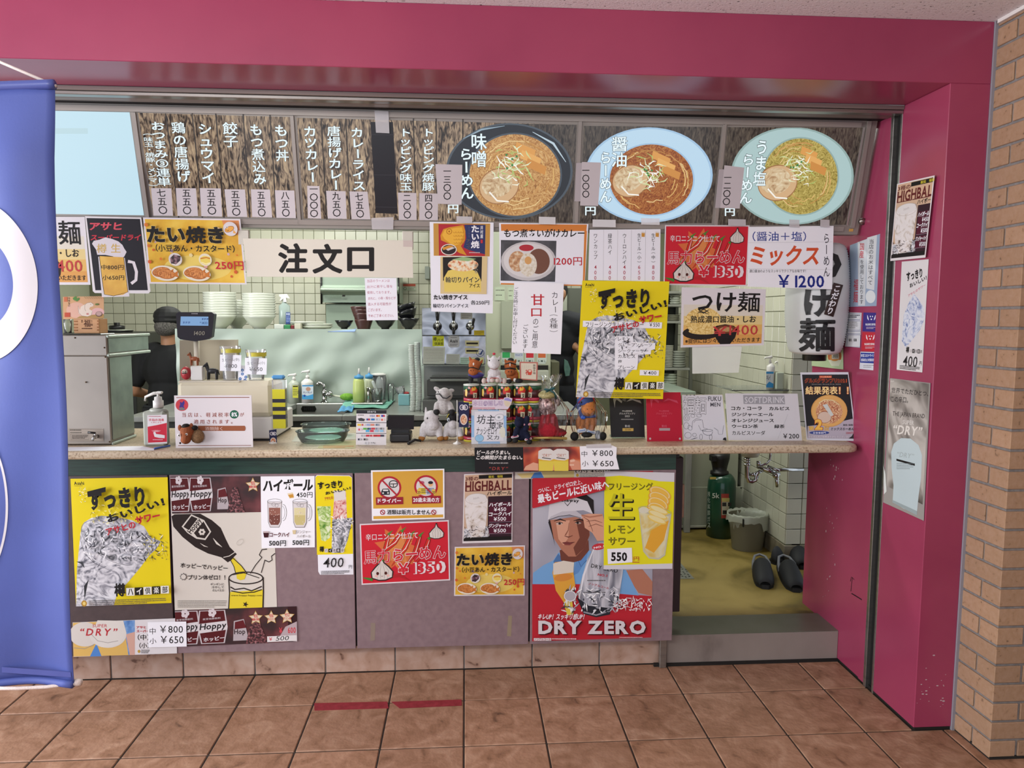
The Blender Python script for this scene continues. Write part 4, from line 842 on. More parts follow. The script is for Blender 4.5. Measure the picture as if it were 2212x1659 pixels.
# cartoon pouring poster
s = A('poster', 'cream poster with a hand drawn black bottle pouring yellow beer', 'poster', PP); s.sheet([(968, 400), (1672, 400), (1782, 790), (1797, 1268), (1002, 1293)], 'C9C3BA')
INK = '241A18'
s.poly([(975, 560), (1000, 545), (1200, 540), (1290, 590), (1360, 650), (1400, 740), (1430, 800), (1485, 855), (1415, 920), (1365, 880), (1260, 850), (1160, 800), (1060, 720), (990, 640)], INK); s.poly([(1395, 850), (1440, 830), (1480, 855), (1440, 905), (1420, 915), (1380, 890)], INK); s.line([(1380, 880), (1425, 870), (1470, 840)], 6, 'C9C3BA')
s.poly([(1055, 640), (1130, 545), (1230, 590), (1285, 680), (1240, 745), (1170, 735), (1100, 690)], 'C9C3BA'); s.poly([(1068, 642), (1132, 557), (1180, 578), (1110, 668)], INK); s.poly([(1150, 690), (1225, 600), (1272, 682), (1235, 732), (1175, 722)], INK)
s.t('Hoppy', (1092, 608, 1228, 668), INK, .02, rot=52)
for j in range(6): s.ell2(1213+17*math.cos(j*1.047), 682+17*math.sin(j*1.047), 10, 10, 'C9C3BA', n=10)
s.line([(1300, 730), (1330, 770), (1370, 800)], [2, 16, 2], 'C9C3BA'); s.line([(1200, 770), (1230, 790), (1260, 800)], [2, 8, 2], 'C9C3BA')
s.poly([(1438, 905), (1462, 880), (1520, 950), (1560, 1005), (1545, 1050), (1510, 1058), (1485, 1045), (1480, 1000)], 'D3BF2E'); s.line([(1455, 885), (1520, 945), (1565, 1005)], 6, INK); s.line([(1438, 905), (1462, 950), (1478, 1010)], 6, INK)
s.poly([(1425, 1150), (1690, 1130), (1685, 1275), (1425, 1282)], 'D3BF2E'); s.ring(1555, 1040, 132, 46, 9, INK); s.line([(1422, 1045), (1428, 1160), (1422, 1280)], 9, INK); s.line([(1690, 1035), (1692, 1150), (1688, 1275)], 10, INK); s.line([(1435, 1110), (1470, 1130), (1540, 1120), (1600, 1140), (1680, 1105)], 9, INK); s.line([(1440, 1140), (1530, 1158), (1620, 1150), (1680, 1130)], 8, INK); s.line([(1450, 1015), (1540, 1000), (1660, 1040)], 6, INK)
s.line([(1590, 1005), (1630, 940), (1680, 880)], 6, INK); s.line([(1675, 1000), (1690, 950), (1702, 905)], 6, INK); s.line([(1680, 880), (1660, 860), (1680, 820), (1720, 815)], 7, INK); s.line([(1700, 900), (1735, 915), (1760, 900), (1755, 870), (1783, 848)], 7, INK)
s.star(1553, 1245, 24, INK, 5, .4, 20); s.t('www.hoppy-happy.com', (1440, 1168, 1680, 1186), INK, .0)
s.t('ホッピーでハッピー', (1045, 920, 1415, 985), INK, .02, rot=-4); s.t('プリン体ゼロ！！', (1105, 1015, 1395, 1055), INK, .025); s.star(1070, 1030, 30, INK, 9, .7); s.star(1070, 1030, 24, 'C9C3BA', 9, .7)
for i, t_ in enumerate(('ギンギンに', '冷やして', 'のんべえの')): s.t(t_, (1280+i*8, 1078+i*24, 1385, 1098+i*24), INK, .01)
s.ring(1510, 760, 30, 18, 2, 'ACA69C', rot=40); smalltext(s, 1025, 1215, 1400, 5, 12, 6, '7A746C'); s.done()
s = A('poster', 'dark bottle label photo strip at the top edge of the counter front', 'poster', PP2, 'dark bottle label photo strips'); s.sheet([(966, 252), (1670, 248), (1673, 527), (980, 540)], '2E1418'); hoppy(s, 966, 250, 960, 285) if 0 else None
onto(s, 700, 280, F4((966, 252), (1670, 248), (1673, 527), (980, 540))); hoppy(s, 0, 0, 1000, 280) if 0 else hoppy(s, 0, 0, 700, 280); star_badge(s, 640, 68, 60, '低', '糖質'); s.done()
V('C1'); s = A('poster', 'dark bottle label photo strip at the bottom edge of the counter front', 'poster', PP2, 'dark bottle label photo strips'); qd = F4((1002, 1293), (1950, 1262), (1957, 1535), (1010, 1578)); V('F'); s.sheet(qd, '2E1418'); onto(s, 950, 285, qd); hoppy(s, 0, 0, 880, 285)
star_badge(s, 630, 80, 58, '低', '糖質'); star_badge(s, 752, 82, 58, '低', 'カロリー'); star_badge(s, 875, 80, 62, 'ゼロ', 'プリン体'); s.poly([(800, 260), (860, 160), (950, 120), (950, 285)], 'A8989C'); s.t('¥　600', (810, 165, 940, 215), 'B8404A', .03); s.rect(715, 232, 945, 278, 'CFCACA'); s.t('￥', (730, 240, 755, 268), 'B8404A', .02); s.t('500', (785, 234, 885, 270), BK, .0, sk=.2); s.done()
# white highball sheet
V('C2'); qd = F4((80, 247), (497, 243), (500, 793), (90, 800)); s = A('poster', 'white highball poster with a brown and a pale yellow mug', 'poster', PP2); V('F'); s.sheet(qd, WH2); V('C2')
s.t('ハイボール', (100, 262, 488, 365), BK, .05, rot=1, sk=.1); s.t('450円', (358, 368, 482, 410), BK, .02); s.poly([(288, 378), (330, 370), (340, 412), (305, 418)], 'D8C8A8'); s.poly([(293, 390), (333, 382), (338, 408), (308, 412)], 'BF8A38')
for cx, c1, c2 in ((190, '6E4038', '8A5A4E'), (385, 'BDB078', 'CFC69A')):
    s.ring(cx+66, 525, 26, 62, 3, '55504E', a0=-95, a1=95); s.ring(cx+60, 525, 18, 48, 2, '55504E', a0=-95, a1=95)
    s.poly([(cx-56, 440), (cx+56, 440), (cx+52, 600), (cx+35, 640), (cx-35, 640), (cx-50, 600)], '5A5452'); s.poly([(cx-53, 442), (cx+53, 442), (cx+49, 598), (cx+33, 636), (cx-33, 636), (cx-47, 598)], 'CBC6C8'); s.poly([(cx-44, 500), (cx+44, 500), (cx+42, 595), (cx+28, 620), (cx-28, 620), (cx-42, 595)], c1); s.poly([(cx-44, 488), (cx+44, 488), (cx+43, 545), (cx-43, 545)], c2); s.ring(cx, 440, 56, 20, 2.5, '5A5452'); s.ring(cx-8, 462, 14, 14, 2, '6A6464'); s.ring(cx+16, 470, 12, 14, 2, '6A6464')
    for k in range(14): s.ell2(cx+random.uniform(-34, 34), random.uniform(500, 610), 3, 3, 'D8C8C0', n=8)
s.poly([(102, 672), (148, 670), (142, 715), (110, 717)], '3A1418'); s.rect(104, 668, 147, 680, 'B9A8A8'); s.t('コークハイ', (152, 676, 305, 712), '5A2028', .03); s.poly([(328, 660), (356, 658), (352, 690), (332, 690)], 'C9B892'); s.t('ジンジャー', (360, 660, 468, 685), '8A8078', .008); s.t('ハイボール', (362, 694, 468, 718), '8A8078', .008); s.t('500円', (148, 738, 278, 782), BK, .022); s.t('500円', (328, 734, 456, 776), BK, .022); s.done()
# narrow yellow strip poster
def strip(quad, label, pl, pale=False, group='narrow sour strip posters'):
    s = onto(A('poster', label, 'poster', pl, group), 290, 770, quad); s.sheet([(0, 14), (15, 0), (270, 4), (290, 20), (290, 770), (25, 765), (12, 740)] if not pale else [(0, 0), (290, 770)], 'CDCACB' if pale else WH)
    if not pale:
        s.poly([(2, 18), (17, 4), (268, 8), (288, 22), (289, 610), (4, 612)], YEL)
        s.poly([(10, 240), (120, 240), (110, 480), (70, 510), (40, 500)], ice_mat('printed_green_ice', ('4A7A30', '8FAE5A', 'B9CC90', 'D8DEC0'), 25)); s.poly([(150, 130), (240, 130), (245, 330), (130, 380)], ice_mat('printed_pink_ice', ('A84A4A', 'C98A84', 'D8B4AC', 'DDD2CC'), 25)); s.poly([(140, 120), (235, 120), (238, 190), (150, 200)], 'CFCAC6'); s.poly([(130, 340), (290, 330), (250, 500), (210, 600), (120, 600)], m_ice)
        speck(s, 40, (120, 320, 288, 420), ['F2F2F2', '3A3A40'], 8, random.Random(4))
    else: s.poly([(150, 230), (190, 260), (270, 330), (285, 400), (240, 480), (150, 560), (90, 610), (40, 560), (50, 380), (100, 290)], ice_mat('printed_blue_ice', ('5A6A98', 'A6AFC8', 'C2C7D4', 'CFD2D8'), 22))
    s.t('すっきり', (18, 40, 215, 110), BK, .045, rot=4) if not pale else s.t('すっきり', (55, 55, 235, 145), BK, .045, rot=8)
    s.t('おいしい！', (75, 90, 280, 150), BK, .035, rot=12) if not pale else s.t('おいしい！', (95, 110, 285, 190), BK, .035, rot=16)
    s.t('アサヒの', (70, 160, 140, 195), RD, .02, rot=10) if not pale else s.t('アサヒのサワー', (85, 185, 275, 235), 'B8506A', .01, rot=22)
    s.t('樽', (25, 545, 60, 590) if not pale else (95, 600, 130, 645), BK, .04)
    for i, ch in enumerate('ハイ倶楽部'): x = (65+i*32) if not pale else (138+i*29); y = 565 if not pale else 615; s.rect(x, y, x+27, y+28, BK if i % 2 else 'CFCACB'); s.t(ch, (x+4, y+3, x+23, y+25), 'CFCACB' if i % 2 else BK, .02)
    s.t('400', (55, 635, 215, 710) if not pale else (70, 665, 230, 740), '2A2628', .004, sk=.1); s.t('円', (255, 695, 280, 722), BK, 0)
    smalltext(s, 35, 735, 260, 3, 10, 6); s.done()
V('C2'); strip(F4((502, 236), (787, 236), (797, 1003), (515, 1010)), 'narrow yellow sour strip poster with 400 yen, on the mauve panel', PP2)
# driver / under-20 notice
V('C2'); qd = F4((932, 200), (1498, 187), (1500, 572), (940, 588)); V('F'); s = A('notice', 'yellow notice with two red prohibition signs for drivers and minors', 'notice', pY(.1655)); s.sheet(qd, WH2); V('C2')
s.poly([(945, 212), (1487, 198), (1489, 485), (950, 495)], 'C99A3C'); s.poly([(951, 553), (1489, 540), (1489, 562), (951, 576)], 'C99A3C')
for cx in (1075, 1357):
    s.ell2(cx, 333-(cx-1075)*.03, 92, 88, 'A82432'); s.ell2(cx, 333-(cx-1075)*.03, 76, 73, 'CDC8C8')
s.ring(1105, 305, 32, 26, 7, '2A2628'); s.line([(1075, 305), (1135, 303)], 6, '2A2628'); s.line([(1105, 305), (1105, 330)], 6, '2A2628'); s.poly([(1012, 362), (1022, 342), (1068, 340), (1078, 360), (1078, 388), (1012, 390)], '22242C'); s.rect(1025, 347, 1066, 360, 'CDC8C8'); s.ell2(1026, 375, 7, 7, 'CDC8C8'); s.ell2(1064, 374, 7, 7, 'CDC8C8')
for x, c in ((1325, 'A8506A'), (1392, '22202A')): s.ell2(x, 305, 18, 20, 'D8A878'); s.ell2(x, 294, 19, 12, c); s.poly([(x-26, 335), (x+26, 335), (x+30, 385), (x-30, 385)], 'C9B23C' if x < 1350 else '8A90A8')
for k in range(3): s.line([(1320, 345+k*13), (1390, 343+k*13)], 4, '22202A')
for x in (1302, 1415): s.rect(x-14, 345, x+14, 388, 'D2B050'); s.t('20', (x-11, 358, x+11, 380), BK, .02)
for cx in (1075, 1357): s.line([(cx-58, 275), (cx+58, 392)], 12, 'A82432')
s.poly([(970, 408), (1180, 404), (1182, 460), (972, 466)], '8E1F2E'); s.poly([(1248, 400), (1470, 395), (1472, 452), (1250, 458)], '8E1F2E'); s.t('ドライバー', (985, 416, 1165, 450), WH2, .035); s.t('20歳未満の方', (1258, 408, 1460, 445), WH2, .03)
s.t('酒類は販売しません', (1055, 502, 1392, 540), BK, .025)
for x in (1022, 1416): s.ring(x, 522, 17, 17, 6, '9A2430'); s.line([(x-12, 510), (x+12, 534)], 6, '9A2430')
s.done()
V('C2'); chili(F4((845, 613), (1533, 583), (1543, 1048), (860, 1083)), 'red chili and garlic noodle poster on the mauve counter panel', pY(.164), 'red chili noodle posters')
V('C2'); highball(F4((1650, 230), (2028, 215), (2022, 752), (1637, 763)), 'highball poster with frosty glass on the mauve counter panel', PP2, 'highball posters')
V('C2'); taiyaki(F4((1578, 790), (2120, 778), (2117, 1165), (1573, 1168)), 'yellow taiyaki poster on the mauve counter panel', PP2, 'taiyaki posters')
# beer poster with a golfer
V('C3'); s = A('poster', 'tall red and grey poster of a man in a white visor tipping a silver can', 'poster', PP); s.sheet([(553, 262), (1515, 250), (1500, 1575), (552, 1605)], 'B02430')
s.poly([(554, 540), (1130, 395), (1515, 300), (1508, 1245), (1230, 1225), (900, 1100), (554, 1150)], MN('printed_grey', ['6E6E7C', '9A9AA8', 'BDBBC4'], scale=3, detail=1, rough=.5, pos=[.3, .5, .7]))
SK, SKD, SKL = 'A8705A', '6A3C30', 'C9957C'
s.poly([(1290, 1040), (1430, 1030), (1510, 1130), (1506, 1245), (1400, 1220), (1330, 1120)], SK)
s.poly([(554, 1150), (560, 1060), (640, 1000), (720, 960), (760, 900), (1010, 880), (1100, 960), (1300, 1040), (1400, 1240), (1230, 1225), (1000, 1150)], '6E9CCB'); s.poly([(720, 970), (760, 905), (800, 960), (740, 1010)], '4A6EA0'); s.poly([(880, 1080), (905, 940), (1000, 880), (980, 960), (920, 1060)], '5A86BC'); s.line([(905, 930), (940, 1010), (985, 960)], 5, '3A5A8A')
s.poly([(770, 880), (1000, 800), (1005, 880), (940, 960), (850, 985), (780, 960)], SKD); s.poly([(690, 640), (1000, 600), (1010, 760), (970, 860), (900, 930), (840, 930), (780, 870), (720, 780)], SK); s.poly([(900, 640), (1000, 620), (1008, 760), (970, 860), (900, 925), (880, 860), (930, 780)], SKD); s.poly([(740, 650), (850, 640), (840, 780), (800, 840), (760, 790)], SKL)
s.poly([(690, 620), (705, 690), (735, 850), (712, 760), (680, 660)], '241C1C'); s.line([(725, 648), (775, 632), (820, 648)], [4, 12, 5], '2A1C1A'); s.line([(880, 645), (930, 632), (975, 650)], [4, 12, 4], '2A1C1A'); s.ell2(768, 668, 26, 9, 'B9A8A0', 5); s.ell2(770, 667, 10, 9, '1A1416'); s.ell2(918, 662, 24, 9, 'A8958C'); s.ell2(914, 661, 10, 9, '1A1416'); s.line([(742, 658), (770, 654), (796, 664)], 5, '2A1C1A'); s.line([(892, 660), (918, 650), (945, 658)], 5, '2A1C1A')
s.line([(845, 660), (838, 720), (815, 760)], [3, 6, 10], '8A5644'); s.line([(808, 765), (840, 775), (875, 762)], [4, 9, 4], SKD); s.poly([(790, 818), (830, 810), (850, 816), (890, 812), (850, 840), (815, 838)], '7A3C38'); s.line([(790, 820), (840, 824), (890, 814)], 3, '3A1818')
s.poly([(700, 480), (830, 440), (960, 420), (1040, 480), (1045, 600), (1000, 560), (760, 560)], '1E1A1C'); s.poly([(690, 500), (760, 480), (900, 460), (990, 490), (1035, 590), (960, 560), (830, 570), (740, 600), (675, 645)], 'C9C6CC'); s.poly([(675, 645), (700, 610), (790, 570), (900, 565), (975, 620), (940, 628), (850, 600), (750, 615)], 'B4B0B8'); s.line([(678, 640), (760, 610), (850, 598), (940, 622)], 4, '2A2628'); s.line([(808, 496), (832, 525), (862, 490)], [4, 8, 4], BK); s.t('Callaway', (750, 462, 925, 506), BK, .03, rot=-3)
s.poly([(940, 600), (1000, 588), (1110, 590), (1125, 640), (1125, 800), (1070, 805), (1030, 740), (970, 700), (960, 640)], SKL); s.line([(945, 600), (1010, 615), (1110, 600)], 12, SK); s.line([(985, 650), (1050, 640), (1110, 660)], [3, 5, 3], SKD); s.line([(1000, 690), (1060, 670), (1115, 690)], [3, 5, 3], SKD); s.line([(960, 615), (1000, 640), (1035, 730)], [3, 6, 3], SKD)
s.poly([(730, 975), (800, 965), (850, 975), (882, 985), (880, 1060), (895, 1160), (865, 1250), (870, 1330), (880, 1390), (830, 1400), (800, 1290), (740, 1200), (712, 1060)], 'D29A3A'); s.poly([(718, 985), (800, 962), (885, 975), (878, 1055), (720, 1075)], 'CFC6BA'); s.ell2(800, 1095, 74, 30, 'C8823A', 8); s.poly([(800, 1290), (868, 1260), (880, 1385), (830, 1398)], 'D8BE4A')
mcan = MN('printed_can', ['3A3C46', '8A8C98', 'C2C2CA', '6A6C78'], scale=6, detail=2, rough=.5, stretch=(3, 1, .5), pos=[.3, .45, .55, .7], rot=(0, .2, 0))
s.poly([(1040, 860), (1080, 820), (1200, 810), (1290, 870), (1280, 1000), (1240, 1280), (1180, 1350), (1000, 1340), (920, 1280), (915, 1210), (990, 950)], mcan); s.line([(1040, 870), (960, 1080), (925, 1270)], [6, 16, 8], 'D8D8DE'); s.poly([(905, 1250), (1000, 1320), (1180, 1340), (1170, 1390), (1060, 1412), (960, 1385)], '24262E'); s.line([(960, 1370), (1060, 1395), (1160, 1365)], 12, '8A8C96')
s.ell2(1082, 850, 55, 26, 'B8303A', 10); s.t('NO.1', (1040, 838, 1125, 868), WH2, .03, rot=10); s.t('DRY ZERO', (1018, 985, 1235, 1060), BK, .012, rot=-12); s.t('NO.1', (1072, 1062, 1150, 1092), 'B02430', .03, rot=-8); s.t('ノンアルコール', (998, 1140, 1165, 1185), 'A82A38', .02, rot=-14); smalltext(s, 990, 1115, 1170, 1, 10, 9); smalltext(s, 960, 1210, 1160, 1, 10, 9)
R_ = random.Random(9); speck(s, 130, (800, 1180, 1250, 1370), ['D8D8DE', 'F0F0F2', '3A3C44', 'A8A8B2'], 16, R_); speck(s, 90, (1180, 1255, 1500, 1350), ['E8E8EC', 'C9B8BC', 'F4F4F4'], 10, R_); s.ell2(850, 1235, 46, 40, 'A8A4AC'); s.ring(850, 1235, 46, 40, 6, 'D8D8DC')
s.poly([(554, 300), (1130, 290), (1130, 393), (554, 540)], 'B02430'); s.t('ついに、ドライゼロ史上、', (592, 312, 950, 416), WH2, .02, rot=12, sk=.1); s.t('最もビールに近い味へ', (585, 312, 1165, 498), WH2, .035, rot=12.3, sk=.1)
s.t('キレUP！スッキリ感UP！', (597, 1375, 962, 1422), WH2, .022, sk=.2); s.t('DRY ZERO', (606, 1436, 1458, 1546), '3A1014', .05); s.t('DRY ZERO', (598, 1428, 1450, 1538), 'CDC6CA', .045); s.rect(562, 1568, 700, 1590, 'C9C2C4'); s.t('ノンアルコール', (566, 1570, 696, 1588), 'A02430', .02); smalltext(s, 705, 1570, 970, 1, 8, 10, 'D8C0C4'); smalltext(s, 1240, 1560, 1480, 1, 8, 6, 'D8C0C4'); s.done()
s = A('poster', 'bright yellow frozen lemon sour poster with a glass of lemon slices', 'poster', pY(.1625)); s.sheet([(1128, 250), (1685, 262), (1668, 1028), (1120, 1033)], 'CBC9CF'); s.poly([(1127, 295), (1250, 285), (1400, 300), (1560, 330), (1684, 335), (1669, 985), (1500, 990), (1121, 1000)], 'D9D21E')
def bevel_t(t_, bx, d): s.t(t_, (bx[0]+d, bx[1]+d, bx[2]+d, bx[3]+d), BK, .02); s.t(t_, bx, 'C9C41C' if d > 3 else '8A851C', .008)
bevel_t('フリージング', (1158, 340, 1512, 400), 3); s.t('生', (1166, 432, 1372, 642), BK, .045); s.t('生', (1158, 425, 1362, 632), 'B9B41E', .02); bevel_t('レモン', (1160, 680, 1368, 745), 3); bevel_t('サワー', (1158, 775, 1368, 838), 3)
for k in range(5):
    cy = 430+k*42; s.ell2(1570-k*8, cy, 95-k*3, 52, 'D8A23A', -25); s.ell2(1570-k*8, cy-6, 84-k*3, 42, 'DCC890', -25); s.ell2(1570-k*8, cy-6, 74-k*3, 34, 'DDB04A', -25)
s.poly([(1398, 545), (1660, 590), (1610, 920), (1560, 955), (1480, 945), (1435, 890)], 'BDB9A0'); s.poly([(1408, 580), (1640, 610), (1600, 910), (1555, 940), (1485, 932), (1445, 880)], MN('printed_lemon', ['C9A83A', 'CFC9A0', 'D6D2BC'], scale=8, detail=2, rough=.5, dist=2)); s.poly([(1500, 720), (1640, 640), (1600, 800), (1520, 900), (1450, 860)], 'D69E34'); s.ring(1528, 565, 132, 30, 4, 'A8A58A', rot=-9); s.ell2(1440, 560, 40, 25, 'CFCCB8')
for k in range(3): s.ell2(1560-k*8, 560+k*38, 80, 26, 'DCBE60', -22); s.ell2(1560-k*8, 556+k*38, 70, 18, 'DDD09A', -22)
s.t('￥', (1348, 925, 1352, 970), 'C02A30', 0); s.t('円', (1360, 930, 1402, 962), 'B8302E', .01); s.rect(1348, 972, 1405, 977, 'B8302E'); s.done()
s = A('paper_strip', 'white slip reading 550 on the lemon sour poster', 'paper strip', pY(.161)); s.sheet([(1150, 870), (1345, 860), (1350, 975), (1155, 990)], WH2, .0004); s.t('550', (1180, 895, 1308, 968), BK, .04); s.done()
# remaining beer strips
V('C3'); s = A('poster', 'pale beer glass strip peeking out under the counter notice', 'poster', PP2); s.sheet([(415, 258), (1170, 240), (1165, 300), (415, 313)], 'C9C2B8'); s.poly([(430, 270), (575, 262), (560, 300), (470, 305)], 'CDB87A'); s.poly([(568, 262), (620, 255), (645, 302), (540, 308)], '4A7AB8'); s.poly([(625, 252), (885, 248), (885, 300), (650, 304)], 'C9B87A'); s.t('(小) 450円', (895, 238, 1165, 265), BK, .01); s.ell2(912, 282, 11, 13, 'B0903A'); smalltext(s, 930, 270, 1125, 3, 11, 6); s.done()
V('C1'); s = A('poster', 'beer poster strip with two foamy glasses at the lower left of the counter', 'poster', PP2); s.sheet([(205, 1388), (690, 1368), (1013, 1355), (1018, 1628), (212, 1655)], 'CDC9CB'); s.poly([(207, 1390), (690, 1370), (690, 1640), (212, 1653)], 'C9A45A'); s.poly([(600, 1374), (690, 1370), (690, 1640), (640, 1640)], MN('printed_blue', ['2E5A98', '5A86BC', '8AA8CC'], scale=30, rough=.5)); s.poly([(620, 1480), (690, 1460), (690, 1640), (650, 1640)], 'C0988A')
s.poly([(340, 1653), (390, 1550), (430, 1650)], '4A7AB8'); s.ell2(300, 1480, 120, 95, 'C4BEB8'); s.ell2(480, 1480, 145, 105, 'C9C4BE'); s.poly([(400, 1370), (600, 1374), (625, 1470), (560, 1560), (430, 1580), (380, 1540), (350, 1470)], 'CBC6C0'); s.line([(352, 1480), (400, 1530), (480, 1545), (560, 1530)], 4, '8A8682'); s.line([(215, 1585), (300, 1592), (372, 1560)], 4, '8A8682')
s.t('SUPER', (360, 1400, 475, 1425), 'B04A50', .01, sk=.1); s.t('“DRY”', (262, 1432, 552, 1490), 'A82A34', .02, sk=.2, sp=.15); s.t('アサヒ', (702, 1415, 778, 1435), 'B02A34', .03); s.t('スーパー', (702, 1443, 800, 1465), 'B02A34', .03); s.t('（中）', (712, 1480, 800, 1525), BK, .006); s.t('（小）', (725, 1545, 800, 1588), BK, .006); s.ell2(722, 1612, 10, 12, 'B0903A'); smalltext(s, 740, 1600, 800, 3, 10, 6); s.done()
s = A('price_note', 'white price note 800 and 650 yen at the lower left of the counter', 'price note', pY(.1625), 'printed 800 and 650 yen notes'); s.sheet([(790, 1385), (1090, 1380), (1094, 1575), (795, 1582)], WH2, .0004); s.t('中', (805, 1430, 852, 1480), '2A2628', 0); s.t('小', (805, 1510, 858, 1555), '2A2628', 0); s.t('￥800', (885, 1412, 1065, 1468), '2A2628', .006); s.t('￥650', (890, 1492, 1070, 1550), '2A2628', .006); s.done()
# notice on the counter's front edge
PN = pY(.094)
V('C3'); s = A('poster', 'black and red beer banner with two clinking mugs taped under the counter edge', 'poster', PN); s.sheet([(92, 62), (930, 55), (942, 240), (96, 262)], '1A191C')
s.poly([(480, 58), (930, 55), (942, 240), (484, 250)], MN('printed_bokeh', ['4A1612', '8A2A1C', 'B8502E', 'CF8A5E'], scale=16, detail=1, rough=.5, pos=[.3, .45, .58, .72]))
for cx, dx in ((665, -4), (780, 6)):
    s.poly([(cx-62, 110), (cx+62, 110), (cx+52+dx, 248), (cx-58+dx, 248)], 'CDAA3A'); s.poly([(cx-60, 170), (cx+60, 172), (cx+54+dx, 248), (cx-54+dx, 248)], 'D2BE4A'); s.poly([(cx-66, 150), (cx-64, 90), (cx-30, 72), (cx+30, 72), (cx+62, 92), (cx+64, 150), (cx+30, 165), (cx-30, 160)], 'CFCAC6'); s.t('“DRY”', (cx-36, 112, cx+38, 136), 'A86048', .005, sk=.2); s.line([(cx-35, 142), (cx+36, 152)], 6, BK)
s.poly([(484, 240), (500, 210), (560, 180), (600, 190), (600, 245)], 'CF9A80'); s.poly([(850, 160), (880, 150), (930, 180), (942, 240), (870, 240), (850, 200)], 'C98A70'); s.line([(855, 170), (890, 165)], 14, 'D8B09A'); s.line([(850, 200), (885, 200)], 12, 'D8B09A')
s.t('ビールがうまい。', (112, 82, 378, 118), 'D8D4D2', .035, sk=.2); s.t('この瞬間がたまらない。', (108, 122, 475, 158), 'D8D4D2', .035, sk=.2); s.t('THE JAPAN BRAND', (207, 180, 360, 193), 'B9B4B2', .02); s.t('“DRY”', (208, 215, 358, 242), '8E3A36', .02, sk=.15, sp=.1); s.done()
s = A('price_note', 'white price note 800 and 650 yen taped to the counter edge', 'price note', pY(.091), 'printed 800 and 650 yen notes'); s.sheet([(930, 52), (1190, 45), (1225, 60), (1222, 140), (1245, 236), (940, 238)], WH2, .0004); s.t('中', (945, 90, 990, 135), '2A2628', 0); s.t('小', (948, 168, 1000, 212), '2A2628', 0); s.t('￥800', (1028, 82, 1195, 130), '2A2628', .006); s.t('￥650', (1030, 165, 1200, 212), '2A2628', .006); s.done()
V('C3'); tape([(980, 38), (1180, 30), (1182, 62), (985, 66)], pY(.0885), 'clear tape over the price note on the counter edge')
# ------------- sheets on the crimson jamb -------------
PJ = pX(1.6815); PJ2 = pX(1.6795)
V('F'); s = A('poster', 'pale blue vertical rice notice on the crimson jamb', 'poster', PJ); s.sheet([(1836, 530), (1901, 505), (1895, 661), (1830, 663)], '8E9EB4'); V('A4'); s.poly([(985, 1130), (1062, 1108), (1040, 1540), (978, 1525)], 'C6C9CC'); s.poly([(912, 1165), (985, 1140), (968, 1660), (915, 1660)], 'C0C4C8'); s.vt('当店のお米はすべて', (1000, 1140, 1040, 1500), '2A2A30', .004, -12); s.vt('国産', (928, 1170, 965, 1290), 'B0303A', .02, -5); s.vt('を使用しております', (930, 1300, 962, 1650), '2A2A30', .004, -5); s.vt('福麺', (882, 1450, 918, 1640), 'B0404A', .02, -5); s.ell2(1012, 1590, 38, 50, 'CED2D4'); s.done()
V('B5'); s = A('sticker', 'white and blue framed certificate on the crimson jamb', 'sticker', PJ); s.sheet([(868, 432), (984, 436), (970, 720), (850, 710)], 'C9CACE')
for y0, y1 in ((440, 490), (500, 575), (585, 605), (615, 712)): s.line([(872, y0), (976, y0+3), (972, y1+3), (866, y1), (872, y0)], 3, '2E3E78')
smalltext(s, 885, 452, 965, 2, 14, 10, '2A2A40'); smalltext(s, 878, 510, 950, 4, 15, 6); s.t('飯処　福麺', (880, 645, 945, 670), BK, .02); s.done()
for q, c, lb_ in (([(1000, 434), (1128, 436), (1118, 592), (992, 586)], '3A2E78', 'purple smiling face hygiene sticker on the jamb'), ([(992, 594), (1118, 598), (1110, 752), (982, 746)], 'B02A38', 'red smiling face hygiene sticker on the jamb')):
    V('B5'); s = A('sticker', lb_, 'sticker', PJ, 'hygiene stickers on the jamb'); s.sheet(q, c); cx, y = (q[0][0]+q[1][0])/2, q[0][1]
    s.line([(cx-32, y+22), (cx-28, y+48), (cx-22, y+62)], [3, 9, 3], WH2); s.line([(cx+34, y+22), (cx+28, y+48), (cx+22, y+62)], [3, 9, 3], WH2); s.ell2(cx-8, y+32, 4, 6, WH2, n=10); s.ell2(cx+10, y+32, 4, 6, WH2, n=10); s.ell2(cx, y+55, 6, 6, WH2, n=10); s.t('食品衛生管理店', (cx-48, y+88, cx+42, y+106), WH2, .02); smalltext(s, cx-40, y+118, cx+35, 2, 10, 5, 'C9B8C4'); s.done()
s = A('sticker', 'blue and white virus prevention sticker with a curling corner on the jamb', 'sticker', PJ, 'hygiene stickers on the jamb'); s.sheet([(975, 753), (1112, 757), (1105, 908), (967, 893)], 'C6C8D2'); s.poly([(977, 760), (1110, 765), (1106, 850), (972, 842)], '2A3A88'); s.t('新型コロナウイルス', (980, 772, 1106, 796), WH2, .02); s.t('感染防止対策実施店', (980, 808, 1104, 832), WH2, .02); smalltext(s, 1000, 862, 1080, 2, 14, 5); s.done()
s = A('poster', 'pale green noodle poster behind the white lantern', 'poster', PJ2); s.sheet([(640, 640), (832, 600), (835, 898), (578, 868), (580, 700)], 'A9B995'); s.ell2(765, 790, 56, 62, 'B0603A'); s.poly([(712, 820), (820, 820), (800, 870), (740, 868)], 'C9CAB8'); s.ell2(765, 800, 40, 30, 'C98A4A'); s.rect(742, 760, 800, 812, 'C9C4C0'); s.t('300', (750, 772, 792, 802), '2A2628', .004); s.done()
V('A4'); highball(F4((1218, 712), (1510, 645), (1438, 1285), (1165, 1312)), 'highball poster curling off the crimson jamb near its top', pX(1.672), 'highball posters', clip=.78)
V('B5'); strip(F4((1312, 20), (1530, 0), (1478, 922), (1270, 900)), 'narrow pale sour strip poster with blue print on the crimson jamb', pX(1.681), pale=True)
